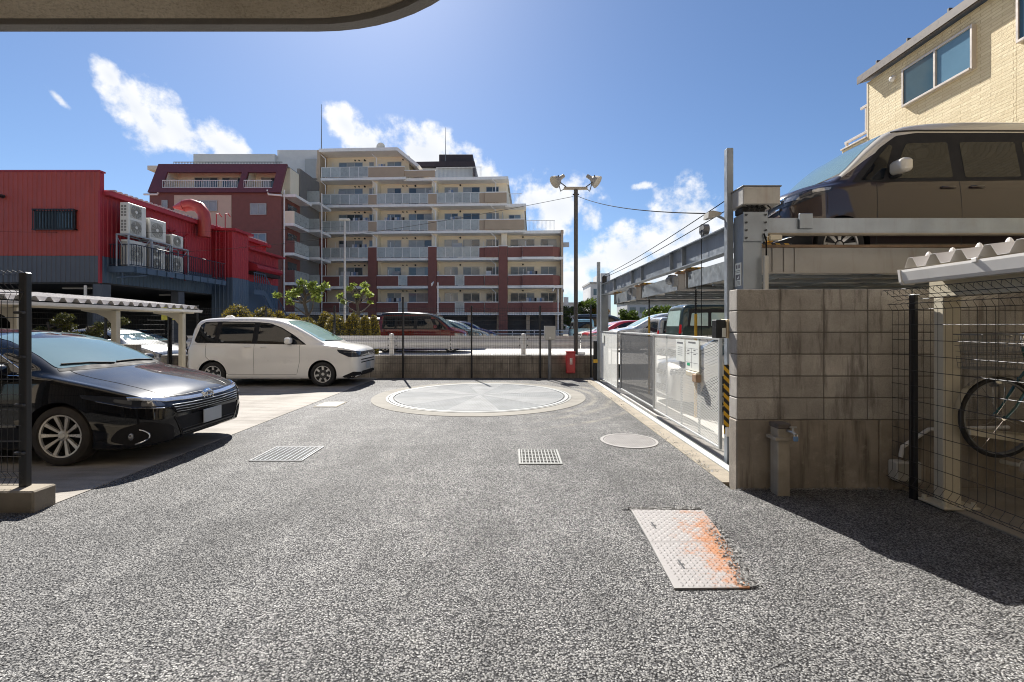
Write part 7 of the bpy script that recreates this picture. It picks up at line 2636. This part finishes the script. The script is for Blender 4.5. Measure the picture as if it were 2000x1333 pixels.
mb.build('deck_brace', gry_b, rb)

ac_w = M('ac_enamel', (.62, .62, .59), .45, var=.05, vs=3)
ac_grille = M('ac_grille', (.20, .20, .19), .6, var=.1)
ac_fan = M('ac_fan', (.30, .30, .29), .5)


def ac(y0, y1, z0, z1, label, fans=1, x1=-16.38, dep=.36, louvre='slots'):
    t = thing('air_conditioner', label, 'air conditioner', (x1 - dep / 2, (y0 + y1) / 2, z0), 0, 'air conditioner units on the red building')
    x0 = x1 - dep
    MB().bbox(x0, x1, y0, y1, z0, z1, .02).build('casing', ac_w, t)
    H = (z1 - z0) / fans
    for k in range(fans):
        zc = z0 + H * (k + .5)
        r_ = min(H * .40, (y1 - y0) * .34)
        yc = y0 + (y1 - y0) * .42
        MB().bbox(x1 - .005, x1 + .012, yc - r_ * 1.08, yc + r_ * 1.08, zc - r_ * 1.08, zc + r_ * 1.08, .01).build('grille_frame', M('ac_frame', (.42, .42, .39), .5), t)
        mb = MB()
        for q in range(5):
            rr = r_ * (.98 - .17 * q)
            mb.lathe([(rr - .012, x1 + .012), (rr - .012, x1 + .024), (rr, x1 + .024), (rr, x1 + .012)], 24, (0, yc, zc), axis='x')
        for q in range(12):
            a = 2 * PI * q / 12
            mb.tube([(x1 + .020, yc + .05 * math.cos(a), zc + .05 * math.sin(a)), (x1 + .020, yc + r_ * math.cos(a), zc + r_ * math.sin(a))], .006, 4)
        mb.build('fan_guard', ac_grille, t)
        MB().cyl((x1 + .012, yc, zc), (x1 + .030, yc, zc), r_ * .24, n=14).build('fan_hub', ac_w, t)
    mb = MB()
    if louvre == 'squares':
        for i in range(2):
            for j in range(9):
                if j == 4:
                    continue
                mb.box(x0 + .06 + i * .13, x0 + .15 + i * .13, y0 - .006, y0 + .002, z0 + .12 + j * (z1 - z0 - .2) / 9, z0 + .12 + j * (z1 - z0 - .2) / 9 + .09)
    else:
        for j in range(int((z1 - z0 - .1) / .045)):
            mb.box(x0 + .03, x1 - .08, y0 - .006, y0 + .002, z0 + .06 + j * .045, z0 + .085 + j * .045)
    mb.build('side_louvre', ac_grille, t)
    return t


ac(18.92, 19.86, 5.46, 6.80, 'tall air conditioner with two fans on the upper rack', 2, louvre='squares')
ac(20.05, 21.0, 5.42, 6.42, 'square single fan air conditioner beside the tall twin fan one, upper rack', 1)
ac(21.35, 22.1, 5.36, 5.95, 'smallest air conditioner with a white top at the end of the upper rack', 1, dep=.30)
ac(18.95, 19.88, 4.10, 5.22, 'air conditioner on the deck right below the tall twin fan one', 1)
ac(20.05, 20.95, 4.10, 5.25, 'air conditioner in the middle of the three on the deck', 2)
ac(21.25, 22.1, 4.10, 4.95, 'air conditioner farthest along the deck under the smallest one', 1)
rk_m = M('rack_steel', (.36, .38, .42), .5, metal=.4, var=.1)
for (y0, y1, zt_, lab) in ((18.80, 20.0, 5.44, 'steel rack carrying the tall twin fan air conditioner'), (20.03, 21.12, 5.40, 'steel rack carrying the square single fan air conditioner'), (21.20, 22.3, 5.34, 'steel rack carrying the smallest air conditioner')):
    t = thing('rack', lab, 'rack', (-16.55, (y0 + y1) / 2, 4.06), 0, 'air conditioner racks')
    mb = MB()
    for x in (-16.80, -16.30):
        for y in (y0, y1 - .05):
            mb.box(x, x + .045, y, y + .045, 4.06, zt_ - .03)
        mb.box(x, x + .045, y0, y1, zt_ - .045, zt_)
    for y in (y0, y1 - .05):
        mb.box(-16.755, -16.30, y, y + .045, zt_ - .045, zt_ - .001)
    mb.tube([(-16.28, y1 - .05, zt_ - .05), (-16.28, y1 - .40, zt_ - .45)], .018, 5)
    mb.tube([(-16.80, y0, zt_ - .05), (-16.5, y0, zt_ - .55)], .015, 5)
    mb.build('frame', rk_m, t)
# ================================================================== GUARD RAIL ON THE LOT
gr_t = thing('guard_rail', 'white steel guard rail along the edge of the parking lot', 'guard rail', (-3.6, 13.5, .38))
prof = [(0, 0), (-.05, .05), (-.05, .12), (.02, .175), (.02, .225), (-.05, .28), (-.05, .35), (0, .40)]
gm_ = M('guard_rail_paint', (.60, .60, .62), .4, metal=.2, var=.08, vs=1.5, streak=.2, stk=(.4, .37, .33))
for (x0, x1) in ((-10.0, -5.9), (-5.88, -1.9), (-1.88, 2.1), (2.12, 6.0), (6.02, 10.2)):
    mb = MB()
    n = len(prof)
    vs = [(x, 13.62 + a * -1, .82 + b) for x in (x0, x1) for a, b in prof]
    vs += [(x, 13.626 + a * -1, .82 + b) for x in (x0, x1) for a, b in prof]
    fs = [(i, i + 1, n + i + 1, n + i) for i in range(n - 1)] + [(2 * n + i, 3 * n + i, 3 * n + i + 1, 2 * n + i + 1) for i in range(n - 1)]
    mb.add(vs, fs)
    mb.build('rail', gm_, gr_t, smooth=True, sharp=60)
gp_post = None
for x in (-7.7, -3.66, .35, 4.3, 8.3):
    mb = MB()
    mb.cyl((x, 13.50, .30), (x, 13.50, 1.26), .07, n=16)
    ellipsoid(mb, (x, 13.50, 1.26), .07, .07, .03)
    po_ = mb.build('post', white_m, gr_t, smooth=True)
    mb = MB()
    for dx in (-.12, .12):
        for z in (1.12, .93):
            mb.cyl((x + dx, 13.55, z), (x + dx, 13.535, z), .02, n=8)
    mb.build('bolt', dark_steel, po_)
# small white wheel stops and a bird-white stone seen under the rail
for (x, y, lab) in ((2.6, 17.4, 'low white wheel stop on the pale lot, behind the middle of the back fence'), (5.5, 17.4, 'low white wheel stop on the pale lot, close to the floodlight pole')):
    t = MB().bbox(x - .28, x + .28, y, y + .14, .386, .50, .03).build('wheel_stop', white_m)
    tag(t, lab, 'wheel stop', 'wheel stops')
fnc = thing('low_fence', 'long low white fence in front of the apartment block garage', 'fence', (2.5, 40.5, .38))
for z in (.75, 1.05):
    MB().bbox(-6, 16, 40.48, 40.54, z + .0, z + .10, .01).build('rail', gm_, fnc)
for k in range(12):
    MB().box(-6 + k * 2, -5.92 + k * 2, 40.545, 40.60, .38, 1.16).build('post', gm_, fnc)

# ================================================================== LAMP POLES
def flood(mb_list, c, sgn):
    pass


fp = thing('floodlight_pole', 'tall dark pole with two grey floodlights standing behind the back wall', 'floodlight pole', (1.925, 13.36, .38))
MB().tube([(1.925, 13.36, .30), (1.925, 13.36, 5.62)], .062, 14).build('pole', M('pole_paint', (.075, .068, .062), .5, var=.12), fp, smooth=True)
lamp_m = M('lamp_enamel', (.38, .34, .28), .5, var=.1)
MB().bbox(1.56, 2.27, 13.31, 13.41, 5.625, 5.70, .008).build('cross_arm', lamp_m, fp)
for s in (-1, 1):
    mb = MB()
    ax = Vector((s * .75, -.35, -.62)).normalized()
    base = Vector((1.915 + s * .42, 13.36, 6.0))
    U = ax.orthogonal().normalized()
    Vv = ax.cross(U)
    prof = [(.0, -.10), (.055, -.09), (.06, .06), (.09, .11), (.16, .21), (.185, .29), (.195, .31), (.18, .30), (.0, .29)]
    vs, fs = [], []
    n = 20
    for k in range(n):
        a = 2 * PI * k / n
        for (r_, h) in prof:
            vs.append(base + ax * h + (U * math.cos(a) + Vv * math.sin(a)) * r_)
    m = len(prof)
    for k in range(n):
        k2 = (k + 1) % n
        for i in range(m - 1):
            fs.append((k * m + i, k2 * m + i, k2 * m + i + 1, k * m + i + 1))
    mb.add(vs, fs)
    fl = mb.build('floodlight', lamp_m, fp, smooth=True)
    mb = MB()
    c2 = base + ax * .14
    mb.tube([c2 + Vv * .15, c2 + Vv * .16 + Vector((-s * .06, 0, -.22)), Vector((1.925 + s * .30, 13.33, 5.70))], .016, 6)
    mb.tube([c2 - Vv * .15, c2 - Vv * .16 + Vector((-s * .06, 0, -.22)), Vector((1.925 + s * .30, 13.39, 5.70))], .016, 6)
    mb.build('yoke', dark_steel, fl)
MB().bbox(1.83, 2.02, 13.345, 13.375, 5.46, 5.50, .004).build('clamp', dark_steel, fp)

pl = thing('lamp_pole', 'thin grey lamp pole with a flat head in front of the apartment block', 'lamp pole', (-9.0, 24.0, .38))
MB().tube([(-9.05, 24, .3), (-9.05, 24, 7.25)], .075, 10, r1=.055).build('pole', M('pale_pole', (.46, .45, .44), .5, metal=.3, var=.08), pl, smooth=True)
MB().bbox(-9.35, -8.78, 23.9, 24.1, 7.22, 7.32, .02).build('lamp_head', skirt_grey, pl)
for (x, y, zt_, lab, two) in ((-5.85, 35.0, 4.95, 'small single lamp on a thin white pole beyond the red wagon', False), (4.0, 38.5, 4.75, 'pair of small lamps on a thin pole at the right end of the apartment block', True)):
    t = thing('lamp_pole', lab, 'lamp pole', (x, y, .38))
    MB().tube([(x, y, .3), (x, y, zt_)], .05, 8).build('pole', white_m, t)
    for s in ((-1, 1) if two else (-1,)):
        mb = MB()
        mb.lathe([(0, 0), (.10, .02), (.25, .30), (.26, .34), (0, .34)], 14, (0, 0, 0))
        mb.v = [(x + s * (.30 + v[2] * .5) - (0), y - .1 + v[1], zt_ + .05 - v[2] * .7 + v[0] * s * .5) for v in mb.v]
        mb.build('lamp', white_m, t, smooth=True)


# overhead cables
def span(label, a, b, sag, r=.012, name='overhead_cable'):
    a, b = Vector(a), Vector(b)
    pts = [a.lerp(b, k / 24) - Vector((0, 0, sag * 4 * (k / 24) * (1 - k / 24))) for k in range(25)]
    return tag(MB().tube(pts, r, 5).build(name, cable_m), label, 'cable', 'overhead cables')


span('overhead cable from the floodlight pole to the right, ending at the small floodlight', (2.0, 13.36, 5.42), (2.36, 5.06, 2.80), .12, .008)
span('overhead cable from the floodlight pole leftwards across the apartment block', (1.85, 13.36, 5.42), (-26, 24, 5.6), .75, .007)
span('faint cable crossing in front of the red building', (-26, 14.6, 4.95), (-9.05, 24, 6.9), .35, .005)


# ================================================================== VEGETATION
def leaf_cloud(mb, n, centre, radii, size, shell=.55, up=.3, el=1.0, seed=0):
    """n leaf-shaped quads scattered through an ellipsoid"""
    g_ = np.random.default_rng(seed)
    d = g_.normal(size=(n, 3))
    d /= np.linalg.norm(d, axis=1)[:, None]
    rad = (shell + (1 - shell) * g_.random(n)) ** 1.0
    p = d * rad[:, None] * np.array(radii) + np.array(centre)
    a = g_.normal(size=(n, 3)) + d * .5
    a[:, 2] += up
    a /= np.linalg.norm(a, axis=1)[:, None]
    b = np.cross(a, g_.normal(size=(n, 3)))
    b /= np.linalg.norm(b, axis=1)[:, None] + 1e-9
    s = size * (.6 + .8 * g_.random(n))
    for i in range(n):
        u = a[i] * s[i] * el
        v = b[i] * s[i] * .5
        q = p[i]
        mb.add([q - u, q + v, q + u, q - v], [(0, 1, 2, 3)])
    return mb


bush_leaf = mat_leaf('clipped_conifer', (.035, .045, .010), (.40, .30, .035), .25)
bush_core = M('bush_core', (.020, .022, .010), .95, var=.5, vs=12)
bush_defs = [
    (-9.64, 15.6, 0.50, 2.29, 'leftmost and tallest clipped round bush, half hidden by the white minivan roof'),
    (-8.62, 15.4, 0.43, 2.18, 'second clipped bush from the left, over the middle of the white minivan roof'),
    (-8.35, 15.9, 0.27, 2.07, 'small clipped bush next to the second one over the minivan roof'),
    (-7.64, 15.5, 0.32, 1.95, 'clipped bush just left of the leafy young tree foot'),
    (-6.96, 15.0, 0.40, 1.81, 'broad clipped bush below the leafy young tree'),
    (-6.47, 15.4, 0.27, 2.02, 'clipped bush right behind the minivan windscreen'),
    (-5.88, 14.8, 0.34, 1.91, 'clipped bush left of the thin grey lamp pole'),
    (-5.41, 15.1, 0.25, 1.96, 'clipped bush right of the thin grey lamp pole'),
    (-5.17, 15.6, 0.20, 1.88, 'narrow clipped bush two places left of the red wagon'),
    (-4.99, 16.0, 0.19, 1.91, 'small clipped bush next to the red wagon tail'),
]
for i, (x, y, r_, zt_, lab) in enumerate(bush_defs):
    t = thing('clipped_bush', lab, 'bush', (x, y, .38), 0, 'clipped bushes behind the back fence')
    h = (zt_ - .38)
    mb = MB()
    r_ *= 1.18
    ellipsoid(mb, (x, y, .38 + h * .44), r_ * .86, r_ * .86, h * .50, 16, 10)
    co_ = mb.build('inner_shell', bush_core, t, smooth=True)  # closed dark shell filling the inside of the bush
    mb = MB()
    leaf_cloud(mb, 2600, (x, y, .38 + h * .46), (r_, r_, h * .54), .034, .86, .5, 1.0, 100 + i)
    leaf_cloud(mb, 260, (x, y, .38 + h * .46), (r_ * 1.06, r_ * 1.06, h * .56), .03, .95, .8, 1.5, 200 + i)
    stuff(mb.build('foliage', bush_leaf, t, fix=False))

loq = mat_leaf('broad_leaf', (.10, .15, .03), (.36, .42, .09), .45)
bark = M('bark', (.085, .07, .055), .9, var=.3, vs=9, bump=.01, bs=30)


def young_tree(x, y, zb_, label, clusters, trunk, seed):
    t = thing('young_tree', label, 'tree', (x, y, zb_), 0, 'young trees behind the back fence')
    mb = MB()
    mb.tube([(x + a, y, z) for a, z in trunk], .09, 8, r1=.045)
    for (cx, cz, r_) in clusters:
        k = min(range(len(trunk)), key=lambda j: abs(trunk[j][1] - (cz - .45)) + abs(trunk[j][0] - cx) * .3)
        a = trunk[k]
        mb.tube([(x + a[0], y, a[1]), (x + (a[0] + cx) / 2, y + .05, (a[1] + cz) / 2 - .05), (x + cx, y + random.uniform(-.2, .2), cz)], .035, 6, r1=.015)
    mb.build('trunk', bark, t, smooth=True)
    mb = MB()
    for j, (cx, cz, r_) in enumerate(clusters):
        leaf_cloud(mb, int(120 * (r_ / .2) ** 2), (x + cx, y + random.uniform(-.25, .25), cz), (r_ * 1.15, r_ * 1.1, r_ * .75), .062, .15, .15, 1.4, seed + j)
    stuff(mb.build('crown', loq, t, fix=False))


young_tree(-8.25, 17.4, .0, 'leafy young tree with pale green leaf tufts, over the white minivan roof',
           [(-.95, 2.72, .17), (-.62, 2.62, .14), (-.3, 2.75, .2), (.02, 3.2, .2), (-.08, 2.88, .2), (.38, 3.05, .18), (.66, 2.82, .22), (.98, 3.1, .17), (.8, 2.95, .18), (.55, 2.6, .2), (-.45, 2.45, .14), (.5, 3.18, .14)],
           [(.35, .3), (.3, 1.2), (.25, 1.9), (.1, 2.4), (.15, 2.7), (.0, 3.0)], 300)
young_tree(-6.15, 17.6, .0, 'sparse young tree with thin leaf tufts, beside the thin grey lamp pole',
           [(-.72, 2.72, .15), (-.62, 2.5, .11), (-.25, 3.0, .14), (.0, 2.72, .14), (.3, 2.92, .17), (.5, 2.75, .15), (.55, 2.45, .11), (-.12, 3.15, .12), (.38, 3.12, .15)],
           [(.1, .3), (.1, 1.4), (.05, 2.0), (.0, 2.4), (.2, 2.7)], 340)

# background trees on the right, beyond the lot
tree_leaf = mat_leaf('street_tree_leaf', (.020, .045, .008), (.12, .17, .018), .35)
tree_leaf2 = mat_leaf('reddening_leaf', (.05, .06, .012), (.30, .16, .05), .35)
tree_defs = [(6.6, 50.5, 1.7, 3.9, 'green round tree at the right end of the stepped apartment block', tree_leaf), (8.6, 52.5, 2.1, 4.9, 'tallest green tree just right of the floodlight pole', tree_leaf),
             (10.3, 52, 1.4, 4.1, 'tree with reddening leaves next to the far gate post', tree_leaf2), (12.8, 49, 1.5, 3.4, 'green tree seen left under the parking machine beam', tree_leaf),
             (14.9, 46, 1.7, 3.7, 'bright green tree seen through the middle of the parking machine', tree_leaf), (17.6, 47, 1.5, 3.8, 'green tree right of the brightest one seen through the machine', tree_leaf),
             (20.0, 49, 1.8, 4.0, 'green tree above the silver minivan seen through the machine', tree_leaf), (22.6, 50, 1.9, 4.1, 'green tree directly left of the dark green van roof', tree_leaf), (26.5, 50, 2.2, 4.2, 'tree hidden mostly by the dark green van', tree_leaf)]
for i, (x, y, r_, zt_, lab, ml) in enumerate(tree_defs):
    t = thing('tree', lab, 'tree', (x, y, .38), 0, 'trees beyond the parking lot')
    MB().tube([(x, y, .3), (x + .05, y, zt_ * .4), (x - .05, y, zt_ * .7)], .14, 8, r1=.05).build('trunk', bark, t)
    mb = MB()
    g_ = np.random.default_rng(500 + i)
    for j in range(16):
        a = g_.random() * 2 * PI
        q_ = g_.random() ** .5
        rr = r_ * .36 * (.7 + .6 * g_.random())
        hz = .38 + (zt_ - .38) * (.22 + .66 * g_.random())
        k = 1.0 - .45 * max(0, (hz / zt_ - .5))
        leaf_cloud(mb, 300, (x + math.cos(a) * q_ * r_ * .75 * k, y + math.sin(a) * q_ * r_ * .75 * k, hz), (rr, rr, rr * .75), .11, .35, .3, 1.1, 600 + i * 20 + j)
    stuff(mb.build('crown', ml, t, fix=False))

# garden pines in the yard behind the left shelter
pine_leaf = mat_leaf('garden_pine', (.020, .030, .008), (.13, .125, .020), .2)
gd = [(-13.5, 14.2, 1.9, 'cloud pruned garden pine right of the near fence post'), (-15.2, 14.6, 2.05, 'cloud pruned garden pine seen through the near mesh fence'),
      (-13.9, 13.75, 1.45, 'low round garden shrub in front of the right garden pine'), (-15.6, 14.0, 1.50, 'low dark round shrub farthest left behind the near mesh fence'), (-14.7, 13.8, 1.45, 'low shrub between the two garden pines')]
for i, (x, y, zt_, lab) in enumerate(gd):
    t = thing('garden_pine' if i < 2 else 'round_shrub', lab, 'shrub', (x, y, 0), 0, 'garden shrubs behind the left shelter')
    mb = MB()
    tr = MB()
    g_ = np.random.default_rng(800 + i)
    n = 7 if i < 2 else 3
    tr.tube([(x, y, -.05), (x + .1, y, zt_ * .4), (x - .1, y, zt_ * .8)], .07, 6, r1=.03)
    for j in range(n):
        cx, cz = (x + (g_.random() - .5) * (1.6 if i < 2 else .5), zt_ * (.45 + .5 * j / n))
        tr.tube([(x, y, cz - .2), (cx, y, cz)], .03, 5)
        leaf_cloud(mb, 420, (cx, y + (g_.random() - .5) * .5, cz), (.27, .26, .15 if i < 2 else .24), .035, .4, .8, 1.2, 900 + i * 10 + j)
    tr.build('trunk', bark, t)
    stuff(mb.build('crown', pine_leaf, t, fix=False))
gw = thing('garden_wall', 'low pale garden wall below the clipped garden shrubs', 'wall', (-14, 13.5, 0))
MB().bbox(-17.5, -11.4, 13.45, 13.65, -.05, .95, .01).build('wall', curb_conc, gw)
ys_ = thing('yellow_sign', 'yellow sign board behind the left shelter post', 'sign', (-13.2, 17.4, 0))
MB().box(-13.75, -12.95, 17.38, 17.42, 1.75, 2.25).build('board', M('yellow_board', (.62, .55, .06), .5), ys_)
MB().box(-13.40, -13.32, 17.425, 17.47, -.05, 2.2).build('post', galv_dark, ys_)

# distant town on the right
for i, (x0, x1, y, zt_, lab) in enumerate(((8.2, 15.5, 95, 6.2, 'long pale low building far beyond the trees at the floodlight pole'), (16.3, 20.5, 92, 10.3, 'pale blocky far building with a step, left of the far gate post'),
                                           (26, 44, 100, 6.8, 'pale far building seen through the parking machine'), (36, 60, 110, 7.5, 'farthest pale building behind the parking machine trees'))):
    t = thing('far_building', lab, 'building', ((x0 + x1) / 2, y, 0))
    wmat = M('far_render_%d' % (i % 2), ((.46, .47, .48), (.58, .58, .58))[i % 2], .8, var=.06, vs=.3)
    MB().box(x0, x1, y, y + 10, -.05, zt_).build('wall', wmat, t)
    MB().box(x0 - .2, x1 + .2, y - .2, y + 10.2, zt_ + .01, zt_ + .35).build('roof', M('far_roof', (.40, .39, .38), .8), t)
    if i == 1:
        MB().box(x0 + 2.2, x1, y + .5, y + 9, zt_ + .36, zt_ + 2.2).build('roof_block', wmat, t)
    n = int((x1 - x0) / 2.2)
    for k in range(n):
        for zz in ((zt_ - 2.4), (zt_ - 5.4)):
            if zz > 1:
                MB().box(x0 + .6 + k * 2.2, x0 + 1.9 + k * 2.2, y - .03, y + .02, zz, zz + 1.3).build('window', pane_ms[0], t)
